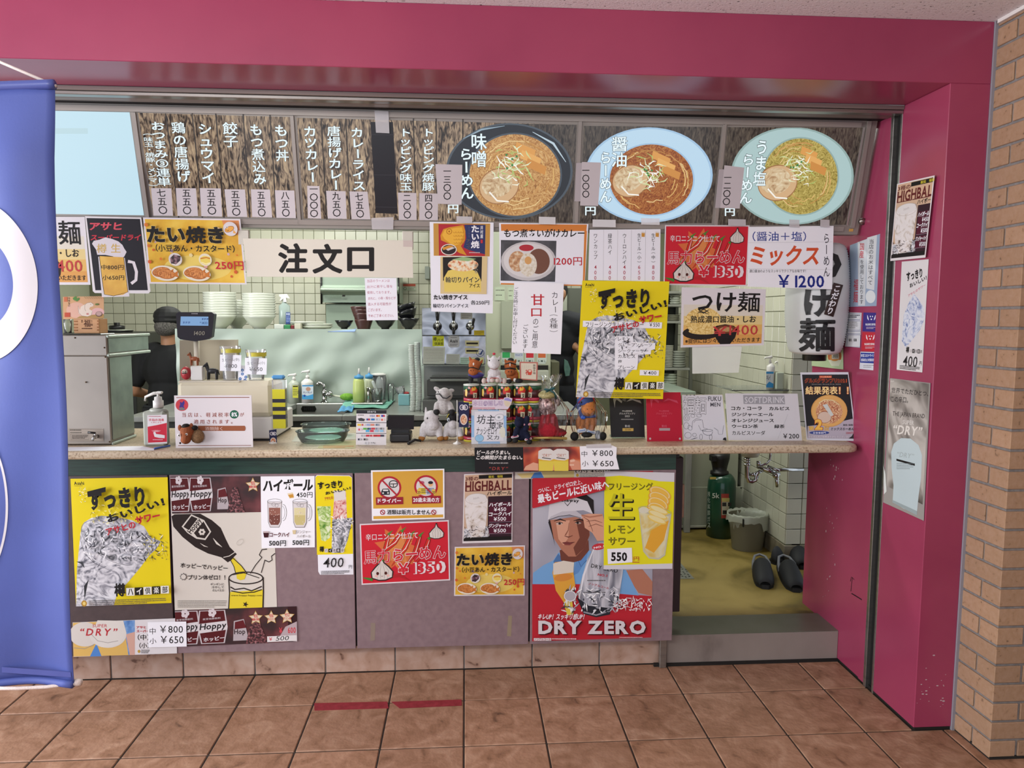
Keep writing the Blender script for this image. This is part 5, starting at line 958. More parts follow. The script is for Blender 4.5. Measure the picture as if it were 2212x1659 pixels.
V('B5'); s = A('poster', 'silver beer poster with a white glass outline on the lower crimson jamb', 'poster', pX(1.680)); q = F4((1218, 968), (1545, 1008)); V('C4'); q += F4((1835, 622), (1556, 495)); V('F'); s.sheet(q, '8E8A86')
V('C4'); s.poly([(1838, 20), (1858, 24), (1836, 615), (1790, 598)], '6E6CA8') if 0 else None
V('F'); s.poly([(1922.5, 818), (2007, 829), (1993, 1090), (1916, 1050)], MN('printed_silver', ['4E4844', '8A847E', 'A8A29C', 'B4AEA8'], scale=5, detail=2, dist=2, rough=.3, pos=[.3, .45, .55, .7]))
V('B5'); s.t('世界でただひとつ、', (1226, 1042, 1532, 1118), '241E20', .01, rot=-6); s.t('この辛口。', (1222, 1112, 1366, 1172), '241E20', .01, rot=-4); s.t('THE JAPAN BRAND', (1236, 1238, 1500, 1308), '3A3432', .01, rot=-5); s.t('SUPER', (1318, 1308, 1412, 1350), 'C6C2BE', .015, rot=-5); s.t('“DRY”', (1238, 1345, 1480, 1442), 'CFCAC4', .02, rot=-5, sk=.1); s.t('Asahi', (1220, 985, 1250, 1000), 'CFCAC4', .02)
V('C4'); s.poly([(1612, 150), (1630, 90), (1680, 52), (1745, 55), (1800, 100), (1825, 170), (1818, 330), (1802, 440), (1790, 560), (1700, 540), (1622, 492), (1628, 380), (1615, 260)], 'AEBCC0'); s.t('“DRY”', (1650, 145, 1770, 195), '98A2A4', .01, rot=-8, sk=.1); s.poly([(1648, 194), (1775, 228), (1775, 244), (1648, 208)], BK); smalltext(s, 1650, 225, 1765, 4, 12, 5, '6A7478'); s.poly([(1622, 478), (1790, 555), (1790, 585), (1620, 495)], '8E9A9C'); s.poly([(1560, 240), (1572, 300), (1580, 420), (1562, 440)], 'CBCFCC'); s.done()
# ================= blue banner at the left =================
V('F'); YB = -.62
def bw(x, z): return .018*math.sin(x*9+z*1.7)+.012*math.sin(z*5+x*4)+.008*math.sin(x*22-z*3)
bn = None
xr_t = hit(pY(YB), 119, 183); xr_b = hit(pY(YB), 164, 1478); ztop0, zbot = hit(pY(YB), 0, 196).z, hit(pY(YB), 100, 1476).z
NX, NZ = 26, 60; vs = []; XL = -1.75
for j in range(NZ+1):
    v = j/NZ
    for i in range(NX+1):
        u = i/NX; xr = xr_t.x+(xr_b.x-xr_t.x)*v; x = XL+(xr-XL)*u; zt_ = ztop0+(xr_t.z-ztop0)*max(0, (x+1.45))/(xr_t.x+1.45) if x > -1.45 else ztop0-.01
        z = zt_+(zbot-zt_)*v; vs.append((x, YB+bw(x, z)*min(1, v*6+.3), z))
mb = MB(); mb.add(vs, [[j*(NX+1)+i, j*(NX+1)+i+1, (j+1)*(NX+1)+i+1, (j+1)*(NX+1)+i] for j in range(NZ) for i in range(NX)], True)
m_blue = MN('blue_cloth', ['465290', '4E5CA0'], scale=3, detail=2, rough=.55, spec=.25, bump=.1, bscale=160)
bn = mb.build('banner', m_blue, None, 'blue cloth banner with big white lettering hanging on ropes at the left', 'banner', fixn=False); sd = bn.modifiers.new('t', 'SOLIDIFY'); sd.thickness = .0015; sd.offset = 1
def onban(x, y): p = hit(pY(YB), x, y); return Vector((p.x, YB+bw(p.x, p.z)*min(1, max(0, (xr_t.z-p.z)*3)+.3)-.0025, p.z))
def bshape(cx, cy, rx, ry, wx, wy, a0, a1, n=60):
    vs = []; fs = []
    for i in range(n+1):
        a = math.radians(a0+(a1-a0)*i/n)
        for k in range(5):
            t = k/4; vs.append(onban(cx+(rx-wx*t)*math.sin(a), cy-(ry-wy*t)*math.cos(a)))
    for i in range(n):
        for k in range(4): fs.append([i*5+k, (i+1)*5+k, (i+1)*5+k+1, i*5+k+1])
    return vs, fs
mb = MB()
mb.add(*bshape(-40, 610, 131, 172, 52, 75, 0, 180), True); bshape
mb.build('lettering', M('C4C0C6', .6), bn, fixn=False)
mb = MB(); mb.add(*bshape(-75, 1100, 92, 180, 5, 6, 0, 180), True); mb.build('outline', M('C4C0C6', .6), bn, fixn=False)
mb = MB(); mb.add(*bshape(-40, 610, 131+6, 178, 3, 3, 0, 1), True)
hem = MB(); hem.tube([(XL+(xr_b.x-.003-XL)*i/20, YB+bw(XL+(xr_b.x-XL)*i/20, zbot)-.002, zbot) for i in range(21)], .012, 8); hem.build('bottom_hem', m_blue, bn)
hem = MB(); hem.tube([(max(-1.45, XL)+(xr_t.x+1.45)*i/20, YB-.003, ztop0+(xr_t.z-ztop0)*i/20) for i in range(21)], .014, 8); hem.build('top_hem', MN('blue_cloth_dark', ['3E4A8A', '4A569A'], scale=4, rough=.4), bn)
V('D4'); s_ = MB(); s_.add([onban(x, y) for x, y in [(0, 1010), (655, 1025), (658, 1072), (0, 1062)]], [[0, 1, 2, 3]]); s_.build('hem_seam', MC['blue_cloth_dark'], bn, fixn=False)
m_rope = MN('rope', ['B9A9A4', 'CFC2BC'], scale=300, rough=.8)
V('F'); a_ = hit(pY(YB), 121, 186); rp = MB().tube([a_, hit(pY(-.45), -60, 108)], .0042, 8)
rp.build('rope', m_rope, None, 'white rope from the top corner of the blue banner', 'rope', origin=a_)
e_ = hit(pY(YB), 168, 1474); pth = [e_+Vector((.002, 0, -.003))]+[hit(pY(YB-.005), x, y) for x, y in ((150, 1477), (100, 1484), (40, 1487), (-30, 1487))]
MB().tube(pth, .0055, 8).build('rope', m_rope, None, 'thick white cord hanging under the blue banner hem', 'rope')
MB().lathe(e_, [(.004, -.012), (.010, -.010), (.011, 0), (.010, .01), (.004, .012)], 12, (1, 0, 0)).build('hem_knot', m_rope, bn)
# red floor tape
m_rtape = MN('red_tape', ['7A1E26', '96303A'], scale=40, rough=.6)
V('C5')
for q, lb_ in (([(1365, 440), (1682, 433), (1688, 462), (1366, 472)], 'red tape strip on the floor tiles, left of the dark joint'), ([(1700, 434), (2005, 424), (2006, 450), (1736, 462)], 'red tape strip on the floor tiles, right of the dark joint')):
    s = A('floor_tape', lb_, 'tape', pZ(.0015), 'red floor tape strips'); s.sheet(q, m_rtape, .001); s.done()
# ================= helpers for turned and boxy things =================
def lz(Y, x, prof):
    """profile typed as (y, half width) in the view, top to bottom -> (radius, world z) ascending"""
    k = mpp(Y, x, prof[0][0]); return sorted([(hw*k, hit(pY(Y), x, y).z) for y, hw in prof], key=lambda q: q[1])
def turned(name, mat, x, prof, Y, parent=None, label=None, cat=None, group=None, n=24, zbase=None, open_=False, squash=1, ripple=0):
    pf = []
    k = mpp(Y, x, prof[0][0])
    for y, hw in reversed(prof): pf.append((hw*k, hit(pY(Y), x, y).z))
    if zbase is not None: pf[0] = (pf[0][0], zbase)
    c = hit(pY(Y), x, prof[-1][0]); c = Vector((c.x, Y, 0)); mb = MB()
    (mb.open_lathe(c, pf, n, squash=squash) if open_ else mb.lathe(c, pf, n, squash=squash, ripple=ripple))
    return mb.build(name, mat, parent, label, cat, group, origin=None if parent else (c.x, Y, min(p[1] for p in pf)))
def at(x, y, Y): return hit(pY(Y), x, y)
def bx2(name, mat, x0, y0, x1, y1, Y, d, parent=None, label=None, cat=None, bev=.003, group=None, zb=None):
    p, q = at(x0, y0, Y), at(x1, y1, Y); xa = (at(x0, y1, Y).x+p.x)/2; xb = (q.x+at(x1, y0, Y).x)/2
    return box(name, mat, (xa, Y, q.z if zb is None else zb), (xb, Y+d, p.z), parent, label, cat, bev, group=group)
CZ = 1.01
clear = glass('clear', (.93, .97, .95), .10); clear2 = glass('clear_plastic', (.95, .95, .97), .16, .08); gteal = glass('teal_glass', (.80, .95, .92), .07, .03)
mw = M('D2D0CC', .35); mwp = M('C9C6C4', .5); mblk = M('141315', .4); mchrome = M('B8B8B6', .12, 1); mst = MN('kitchen_steel', ['8E908A', 'A2A49E', '9A9C96'], scale=4, rough=.28, metal=.35); mcream = M('CFC6B0', .35); mbl = M('3F7FBF', .4)
# ---------------- steel warmer with the wooden cup ----------------
V('B1'); f0 = stand(583, 1500, CZ); X0 = f0.x; Yw = f0.y; Y1 = hit(pX(X0), 790, 1378).y; Y2 = hit(pX(X0), 915, 690).y; ZT = at(540, 515, Yw).z; XLb = X0-.34
zq = at(545, 700, Yw).z
wm = empty('warmer', (X0-.17, Yw+.15, CZ), 'grey steel sake warmer box with brass screws and a tap at the counter left end', 'warmer')
MN('warm_steel', ['8A837C', '9A928A'], scale=3, rough=.35, metal=.55); MN('galvanised', ['7E8A82', '98A59B', '8C9890'], scale=7, detail=3, rough=.3, metal=.5)
box('cabinet', MC['warm_steel'], (XLb, Yw, CZ+.004), (X0, Y1, zq), wm); box('top_box', MC['warm_steel'], (XLb, Yw-.003, zq), (X0+.002, Y2, ZT), wm)
box('side_panel', MC['galvanised'], (X0, Yw+.012, CZ+.02), (X0+.003, Y1-.004, zq-.008), wm); box('side_panel', MC['galvanised'], (X0+.002, Yw+.006, zq+.012), (X0+.005, Y2-.006, ZT-.012), wm)
for z in (ZT-.004, zq+.003): box('rim', M('A9B5AA', .35, .4), (X0, Yw-.004, z-.007), (X0+.012, Y2, z+.005), wm)
box('rim', M('A9B5AA', .35, .4), (X0, Yw, CZ), (X0+.010, Y1, CZ+.012), wm)
sc_ = MB()
for x, y in ((257, 538), (520, 626), (528, 710), (567, 1470), (355, 936)): p = at(x, y, Yw-.003); sc_ = MB().lathe(p, [(.0035, 0), (.003, .002), (.0001, .003)], 10, (0, -1, 0)); sc_.build('screw', M('5A4A38', .4, .7), wm)
a = A('name_plate', None, None, pY(Yw-.0012), parent=wm); a.sheet([(192, 1352), (512, 1352), (516, 1468), (196, 1465)], '9A8F84', .0008); a.line([(205, 1356), (508, 1357), (511, 1463), (205, 1461), (205, 1356)], 2, '2A2420'); smalltext(a, 212, 1360, 330, 1, 10, 10, '2A2420'); smalltext(a, 215, 1383, 345, 1, 10, 8, '2A2420'); a.line([(218, 1400), (380, 1402), (380, 1450), (218, 1450), (218, 1400)], 2, '2A2420'); smalltext(a, 230, 1410, 370, 3, 12, 8, '3A302A'); a.t('BLUE MAC', (195, 1354, 325, 1368), '2A2420', .01) if 0 else None; a.done()
p = at(455, 1420, Yw-.002); tp_ = MB().cyl(p, p+Vector((0, -.02, 0)), .008); tp_.cyl(p+Vector((0, -.02, .004)), p+Vector((-.004, -.03, -.012)), .006, .005); tp_.cyl(p+Vector((0, -.014, 0)), p+Vector((0, -.014, .016)), .004); tp_.build('tap', mchrome, wm)
MB().cyl(p+Vector((.002, -.016, .016)), p+Vector((-.026, -.018, .019)), .004, .005).build('tap_lever', mblk, wm)
tl = at(250, 495, Yw+.05); tr_ = at(475, 495, Yw+.05); ZC = ZT+.007
box('tray', M('8A8C88', .25, .8), (tl.x-.03, Yw+.02, ZT+.001), (tr_.x+.02, Yw+.14, ZC-.001), None, 'thin round edged steel tray on top of the warmer', 'tray', bev=.003)
m_masu = MN('masu_wood', ['A87A50', 'B98A5C'], scale=12, stretch=(.4, 1, 3), rough=.6); zt2 = at(360, 366, Yw+.05).z
ms = empty('wooden_cup', ((tl.x+tr_.x)/2, Yw+.09, ZC), 'square wooden sake cup with branded letters on the warmer', 'cup')
box('side', m_masu, (tl.x, Yw+.05, ZC), (tr_.x, Yw+.057, zt2), ms, bev=.001); box('side', m_masu, (tl.x, Yw+.115, ZC), (tr_.x, Yw+.122, zt2), ms, bev=.001); box('side', m_masu, (tl.x, Yw+.057, ZC), (tl.x+.007, Yw+.115, zt2), ms, bev=.001); box('side', m_masu, (tr_.x-.007, Yw+.057, ZC), (tr_.x, Yw+.115, zt2), ms, bev=.001); box('bottom', m_masu, (tl.x+.007, Yw+.057, ZC), (tr_.x-.007, Yw+.115, ZC+.006), ms, bev=0)
a = A('print', None, None, pY(Yw+.0495), parent=ms); a.k = 1; a.t('福', (335, 375, 395, 440), '4A2410', .02); a.vt('飯処', (312, 378, 328, 402), '4A2410', .02); a.vt('らー麺', (398, 378, 415, 430), '4A2410', .01); smalltext(a, 318, 450, 418, 1, 10, 10, '4A2410')
for y in (385, 412, 440, 465): a.rect(247, y, 280, y+12, '8A5A34'); a.rect(455, y-4, 474, y+10, '8A5A34')
a.done()
a = A('postcard', 'postcard with a drawn white snake standing on the wooden cup', 'card', pY(Yw+.045)); a.sheet([(148, 170), (515, 165), (516, 362), (150, 372)], 'B98F6A'); a.ell2(270, 290, 90, 70, 'C49A88'); a.ell2(460, 310, 60, 40, 'C49A98'); a.poly([(270, 362), (300, 345), (430, 330), (515, 325), (516, 361)], '9A7A48')
a.poly([(285, 250), (300, 290), (310, 260), (325, 250), (345, 240), (365, 225), (400, 220), (425, 235), (420, 255), (395, 262), (385, 280), (415, 300), (405, 335), (370, 347), (320, 340), (290, 320)], 'C9B9AC'); a.line([(285, 250), (290, 310), (320, 342), (370, 348), (405, 335), (412, 300)], 2, '5A463A'); a.line([(425, 238), (400, 220), (365, 226), (345, 245), (345, 280), (355, 300)], 2, '5A463A'); a.ell2(398, 238, 3, 3, BK, n=8); a.t('福', (358, 315, 380, 332), 'B0484A', .02)
for k in range(7): a.star(265+random.uniform(-18, 30), 188+random.uniform(-12, 20), 16, '4A7A3A', 7, .4)
a.ell2(472, 325, 30, 24, '5A4038'); a.ell2(472, 322, 25, 19, 'A88A84'); a.rect(160, 172, 190, 215, 'B0603F'); a.rect(165, 312, 215, 352, 'A8442E'); a.vt('今年も巳', (195, 175, 215, 260), '3A2A20', .01)
for k in range(9): a.line([(340+k*20, 170), (360+k*20, 190)], 2, '6A6A40'); a.star(445+k*4, 238, 12, '5A6A34', 6, .3) if k < 6 else None
a.done()
V('B1'); turned('glass', clear, 195, [(368, 36), (420, 35), (488, 31)], Yw+.09, None, 'clear glass tumbler beside the wooden cup on the warmer', 'glass', zbase=ZC)
# ---------------- hand sanitiser ----------------
f = stand(985, 1512, CZ); Yb = f.y+.028
hb = empty('sanitiser_bottle', (at(985, 1512, Yb).x, Yb, CZ), 'square pump bottle with red and white hand disinfection label at the counter front', 'bottle')
m_tb = M('B9BDB2', .35, trans=.3); xa, xb = at(887, 1340, Yb).x, at(1085, 1340, Yb).x; xm = (xa+xb)/2; zsh = at(985, 1190, Yb).z
box('bottle_body', m_tb, (xa, Yb-.026, CZ), (xb, Yb+.026, zsh), hb, bev=.008)
turned('shoulder', m_tb, 1003, [(1165, 45), (1172, 70), (1200, 92)], Yb, hb, squash=.6); turned('pump_collar', mw, 1005, [(1062, 12), (1068, 32), (1098, 34), (1100, 45), (1162, 46)], Yb, hb); turned('pump_stem', mw, 1003, [(1020, 12), (1064, 12)], Yb, hb, n=12)
a_, b_, c_ = at(1035, 1030, Yb), at(960, 1036, Yb), at(888, 1068, Yb); mb = MB().tube([a_, b_, c_, at(885, 1105, Yb)], [.0065, .0065, .005, .004], 8); mb.box(a_+Vector((-.02, -.008, -.004)), a_+Vector((.003, .008, .006)), .003); mb.build('pump_head', mw, hb)
a = A('bottle_label', None, None, pY(Yb-.0265), parent=hb); a.sheet([(905, 1232), (1080, 1226), (1083, 1485), (910, 1492)], 'CFC9CC', .0004); a.poly([(908, 1335), (1000, 1318), (1080, 1300), (1081, 1470), (912, 1478)], 'B8263A'); a.t('手指の消毒', (918, 1262, 1055, 1285), 'B8263A', .03); a.t('しましょう', (940, 1290, 1030, 1302), 'B8263A', .02); a.poly([(958, 1385), (975, 1380), (985, 1400), (1030, 1405), (1062, 1412), (1060, 1438), (1010, 1435), (970, 1425)], 'D0CACC')
for k in range(4): a.ring(985, 1362, 12+k*10, 6+k*4, 2.5, 'D8B0B8', a0=200, a1=340, n=10)
smalltext(a, 955, 1448, 1060, 1, 10, 7, 'D8B8C0'); smalltext(a, 918, 1240, 1060, 1, 10, 5, 'B04A5A'); a.done()
V('B1'); s = A('paper_strip', 'white paper edge lying on the counter under the sanitiser', 'paper', pZ(CZ+.002)); s.sheet([(190, 1518), (860, 1508), (965, 1530), (965, 1543), (190, 1546)], WH2, .0015); s.done()
MB().tube([stand(968, 1530, CZ+.004), stand(1108, 1505, CZ+.006)], .004, 8).build('pen', M('3A5A9A', .4), None, 'blue pen lying on the counter beside the tax notice', 'pen')
# ---------------- cash register ----------------
V('B2'); f = stand(112, 1560, CZ); Yr = f.y+.035; rg = None
XR0 = at(-585, 1500, Yr).x; XR1 = at(288, 1500, Yr).x; zd1 = at(288, 1335, Yr).z; Yr2 = hit(pX(XR1), 490, 1460).y; Yr2 = min(max(Yr2, Yr+.2), .68)
rg = empty('cash_register', ((XR0+XR1)/2, Yr+.15, CZ), 'cream cash register with drawer and dark customer display on a pole', 'cash register')
box('drawer_box', mwp, (XR0, Yr, CZ+.01), (XR1, Yr2, zd1), rg, bev=.004); box('drawer_gap', mblk, (XR0+.01, Yr+.005, CZ), (XR1-.01, Yr2-.01, CZ+.012), rg, bev=0)
zb0, zb1 = zd1, at(200, 1010, Yr).z; xb1 = at(280, 1200, Yr).x; xb0 = at(-585, 1200, Yr).x
box('printer_body', mcream, (xb0, Yr+.012, zb0), (xb1, Yr+.2, zb1), rg, bev=.02); V('B1'); zc1 = at(1500, 928, Yr).z
box('printer_cover', M('CBC3B2', .4), (xb0+.004, Yr+.02, zb1-.01), (at(1725, 940, Yr).x, Yr+.16, zc1), rg, bev=.012)
q_ = [at(x, y, Yr+.17) for x, y in ((1195, 558), (1715, 555), (1712, 925), (1195, 925))]; MB().prism(q_, (0, .01, 0)).build('screen_back', M('C6BCA4', .5), rg)
pc = at(1345, 560, Yr+.1); MB().cyl((pc.x, Yr+.1, zc1-.01), (pc.x, Yr+.1, pc.z+.02), .012, n=14).build('pole', M('C2BAA8', .4), rg)
YD = Yr+.06; dsp = MB().prism([at(x, y, YD) for x, y in ((1162, 325), (1180, 308), (1480, 308), (1505, 325), (1482, 530), (1440, 553), (1330, 570), (1200, 552), (1175, 530))], (0, .03, 0)).build('display', M('231F26', .35), rg)
a = A('display_screen', None, None, pY(YD-.0008), parent=dsp); a.sheet([(1205, 347), (1452, 348), (1452, 430), (1200, 428)], M('8FB8E8', .3, emit=.75), .0006); a.k = 3; smalltext(a, 1395, 362, 1445, 1, 10, 18, '4A6A9A'); smalltext(a, 1225, 392, 1300, 1, 10, 20, '5A7AAA'); a.t('*1400', (1375, 392, 1445, 418), '3A5A8A', .01); a.t('1400', (1325, 478, 1420, 515), '8A8478', .006, sk=.1); smalltext(a, 1302, 318, 1362, 1, 8, 8, 'A8A4A8'); a.done()
# two labelled beer cups, figurines on the register
for cx, y0, y1, hw, price, lb_, vw, qy in ((1655, 612, 918, 92, '800', 'larger clear plastic cup with handwritten 800 yen label on the register', 'B1', (688, 838, 1555, 1748)), (142, 728, 1003, 92, '650', 'smaller clear plastic cup with handwritten 650 yen label on the register', 'B2', (800, 952, 38, 235))):
    V(vw); cu = turned('beer_cup', clear2, cx, [(y0, hw), (y0+30, hw-6), (y1, hw-26)], Yr+.07, None, lb_, 'cup', 'labelled beer cups', open_=True, zbase=(zc1 if vw == 'B1' else zb1)+.001)
    turned('cup_band', M('BDB23A', .5), cx, [(y0+24, hw-4), (y0+58, hw-7)], Yr+.07, cu, open_=True)
    a = A('cup_label', None, None, pY(Yr+.038), parent=cu); a.sheet([(qy[2], qy[0]), (qy[3], qy[0]+5), (qy[3]-4, qy[1]), (qy[2], qy[1]-4)], WH2, .0005); w = qy[3]-qy[2]; a.t('生ビール('+('中' if price == '800' else '小')+')', (qy[2]+w*.1, qy[0]+30, qy[3]-w*.1, qy[0]+68), '3A3A40', 0, rot=2); a.t('¥'+price, (qy[2]+w*.2, qy[0]+85, qy[3]-w*.2, qy[0]+120), '3A3A40', .004); a.done()
V('B1'); cd = A('hexagon_card', 'white card printed with blue hexagons between the two beer cups', 'card', pY(Yr+.05)); cd.sheet([(1720, 780), (1798, 790), (1800, 922), (1716, 922)], WH2)
for x, y in ((1757, 828), (1757, 862), (1788, 890), (1737, 905), (1780, 918)): cd.poly([(x+14*math.cos(a*math.pi/3), y+14*math.sin(a*math.pi/3)) for a in range(6)], '2E5E9E'); cd.ell2(x, y, 6, 6, 'B9C8DC', n=6)
cd.done()
dr = empty('daruma', (at(1252, 920, Yr+.05).x, Yr+.05, zc1), 'small red round daruma doll in clear wrap on the register', 'doll'); k = mpp(Yr+.05, 1252, 850)
c = at(1252, 855, Yr+.05); MB().ell(c, (46*k, 40*k, 62*k)).build('body', M('A83038', .4), dr); MB().ell(c+Vector((0, -26*k, 14*k)), (28*k, 18*k, 26*k)).build('face', M('CDB8A8', .5), dr); e2 = MB(); [e2.ell(c+Vector((sx*11*k, -44*k, 18*k)), 5*k, 8) for sx in (-1, 1)]; e2.build('eyes', mblk, dr); MB().caps(c+Vector((-16*k, -42*k, 4*k)), c+Vector((16*k, -42*k, 4*k)), 5*k, 5*k).build('moustache', mblk, dr)
pw = bx2('white_box', mw, 1293, 792, 1400, 945, Yr+.04, .03, None, 'small white box with dark tassels on the register', 'box', zb=zc1)
def critter(name, label, x, yb, yt, Y, zb, body, mane, extra=None, cat='figurine'):
    """small standing horse seen three-quarter"""
    H = at(x, yt, Y).z-zb; o = empty(name, (at(x, yb, Y).x, Y, zb), label, cat); X = at(x, yb, Y).x
    def P_(a, b, c): return Vector((X+a*H, Y+b*H, zb+c*H))
    mb = MB().ell(P_(.08, 0, .5), (.3*H, .14*H, .16*H)); mb.caps(P_(-.14, -.02, .55), P_(-.26, -.04, .82), .1*H, .07*H); mb.caps(P_(-.24, -.04, .84), P_(-.34, -.12, .76), .075*H, .05*H)
    for a_, b_ in ((-.15, -.07), (-.12, .06), (.28, -.06), (.3, .06)): mb.caps(P_(a_, b_, .42), P_(a_-.01, b_, .05), .06*H, .042*H)
    for s_ in (-1, 1): mb.caps(P_(-.22, -.04+s_*.05, .9), P_(-.22, -.04+s_*.06, .99), .03*H, .008*H)
    mb.caps(P_(.36, 0, .55), P_(.42, 0, .3), .035*H, .03*H); mb.build('body', M(body, .45), o, remesh=max(.022*H, .0008)); MB().caps(P_(-.12, 0, .66), P_(-.2, 0, .93), .03*H, .03*H).build('mane', M(mane, .7), o); return o
critter('horse_figurine', 'small black horse figurine standing on the cash register', 1480, 922, 752, Yr+.06, zc1, '1A1A1E', '0E0E10')
critter('horse_figurine', 'tiny brown horse figurine in a red coat on the white box', 1320, 790, 662, Yr+.055, at(1320, 790, Yr+.05).z, '8A4A28', '2A1A14')
# tax notice and the horse head on it
V('B1'); ln = lean(1500, 1524, CZ, 4); s = A('tax_notice', 'white acrylic notice about eight percent tax on the counter', 'notice', ln); s.sheet([(1145, 1055), (1838, 1052), (1853, 1518), (1160, 1526)], 'CFC9CC', .003)
BR_ = '7A3E28'; s.line([(1165, 1074), (1820, 1072)], 6, BR_); s.line([(1182, 1504), (1836, 1502)], 5, BR_); s.ell2(1216, 1140, 57, 54, 'B83A44'); s.poly([(1190, 1165), (1200, 1130), (1195, 1110), (1215, 1120), (1235, 1100), (1240, 1125), (1230, 1150), (1240, 1170), (1215, 1160)], '3A2E7A'); s.ell2(1215, 1175, 28, 12, '6A6A6A')
s.t('当店は、軽減税率', (1217, 1208, 1635, 1248), '8A4030', .008, sp=.25); s.ell2(1684, 1224, 40, 38, '1E5A44'); s.t('8%', (1660, 1206, 1710, 1244), WH2, .02); s.t('が', (1735, 1208, 1772, 1242), '8A4030', .005); s.t('適用されます。', (1322, 1270, 1668, 1308), '8A4030', .008, sp=.25)
s.rect(1360, 1326, 1778, 1372, '8E5236'); s.ell2(1776, 1349, 10, 22, '8E5236'); s.t('酒類除く', (1422, 1335, 1580, 1368), 'C9B0A8', .01); s.done()
Yh = ln[0].y-.02; k = mpp(Yh, 1280, 1400); hd = empty('horse_head_ornament', at(1290, 1488, Yh), 'brown felt horse head ornament with googly eyes before the tax notice', 'ornament')
def q3(x, y, d=0): p = at(x, y, Yh); return p+Vector((0, d*k, 0))
mfelt = MN('brown_felt', ['7A3F1E', '8E4C28'], scale=80, rough=.9, bump=.3); mb = MB().ell(q3(1262, 1380, 0), (62*k, 55*k, 62*k)).ell(q3(1256, 1450, -20), (44*k, 40*k, 38*k)).caps(q3(1262, 1385), q3(1258, 1445, -15), 56*k, 44*k)
for x, y in ((1196, 1345), (1300, 1330)): mb.ell(q3(x, y), (18*k, 10*k, 30*k))
mb.build('head', mfelt, hd, remesh=.0012); MB().ell(q3(1345, 1425, 25), (62*k, 50*k, 66*k)).build('body', MN('twine', ['6A5038', '8E6E4C'], scale=200, rough=.9), hd); MB().ell(q3(1252, 1332, 0), (38*k, 40*k, 26*k)).ell(q3(1325, 1345, 10), (30*k, 30*k, 22*k)).build('mane', M('16120F', .9), hd)
for x in (1208, 1273):
    y = 1403 if x < 1230 else 1395; MB().ell(q3(x, y, -48), (14*k, 7*k, 15*k)).build('eye', M('D8D4D0', .3), hd); MB().ell(q3(x, y+1, -55), (6*k, 3*k, 6*k)).build('pupil', mblk, hd)
nz = MB(); [nz.ell(q3(x, 1474, -42), (9*k, 4*k, 10*k)) for x in (1216, 1258)]; nz.build('nostrils', M('24120A', .8), hd)
# striped tube bag, tiny flag stand
V('B2'); Yt = Yr-.03; tb = empty('striped_tube', (at(350, 1440, Yt).x, Yt, CZ+.06), 'tall clear tube with yellow and black stripes beside the register', 'tube')
xa, xb = at(292, 1200, Yt).x, at(408, 1200, Yt).x; zz = lambda y: at(350, y, Yt).z
box('tube_sleeve', clear2, (xa-.001, Yt-.016, zz(1430)), (xb+.001, Yt+.016, zz(990)), tb, bev=.005); prev = 1080
myel = M('C9C41E', .4); mbk2 = M('1C1A2A', .4)
for y0, y1, m_ in ((1080, 1165, myel), (1165, 1198, mbk2), (1198, 1236, myel), (1236, 1272, mbk2), (1272, 1305, myel), (1305, 1345, mbk2), (1345, 1428, myel)): box('stripe', m_, (xa+.001, Yt-.0168, zz(y1)), (xb-.001, Yt+.0168, zz(y0)), tb, bev=0)
box('blue_lid', M('4A8AC0', .4), (xa-.001, Yt-.016, zz(990)), (xb-.004, Yt+.016, zz(955)), tb, bev=.006)
def flag(label, q, stand_x, yb, yt, Y, txt=None, cat='flag'):
    """little navy flag on a white stand"""
    b0 = at(stand_x, yb, Y); o = empty('small_flag', (b0.x, Y, CZ), label, cat, 'little navy noodle flags'); zt_ = at(stand_x, yt, Y).z
    MB().cyl((b0.x, Y, CZ+.004), (b0.x, Y, zt_), .0018, n=8).build('flag_pole', mw, o); MB().lathe((b0.x, Y, CZ), [(.016, 0), (.016, .004), (.006, .008), (.004, .012)], 16, ripple=.15).build('flag_base', mw, o)
    s = A('flag_cloth', None, None, pY(Y-.003), parent=o); s.sheet(q, '1E2244', .0006); x0, y0 = q[0]; x1, y1 = q[2]; w, h = x1-x0, y1-y0; cx = x0+w*.52
    s.ring(cx-w*.17, y0+h*.22, w*.2, h*.1, w*.07, 'CFCAD0'); s.ring(cx+w*.17, y0+h*.22, w*.2, h*.1, w*.07, 'CFCAD0'); s.t('福島' if txt else '福', (cx-w*.22, y0+h*.15, cx+w*.22, y0+h*.29), 'CFCAD0', .02); s.ell2(cx, y0+h*.7, w*.36, h*.22, 'C9BCB4'); s.ell2(cx, y0+h*.7, w*.28, h*.17, MN('printed_bowl', ['6A2A1C', 'B9704A', 'D8C8A8'], scale=160, rough=.5)); s.done()
flag('little navy flag with a noodle bowl standing by the striped tube', [(253, 1450), (320, 1440), (326, 1585), (262, 1592)], 292, 1604, 1440, Yt-.03)
V('B3'); flag('little navy flag with a noodle bowl standing among the plush horses', [(540, 1195), (635, 1200), (632, 1420), (545, 1422)], 530, 1580, 1180, stand(530, 1572, CZ).y, 1)
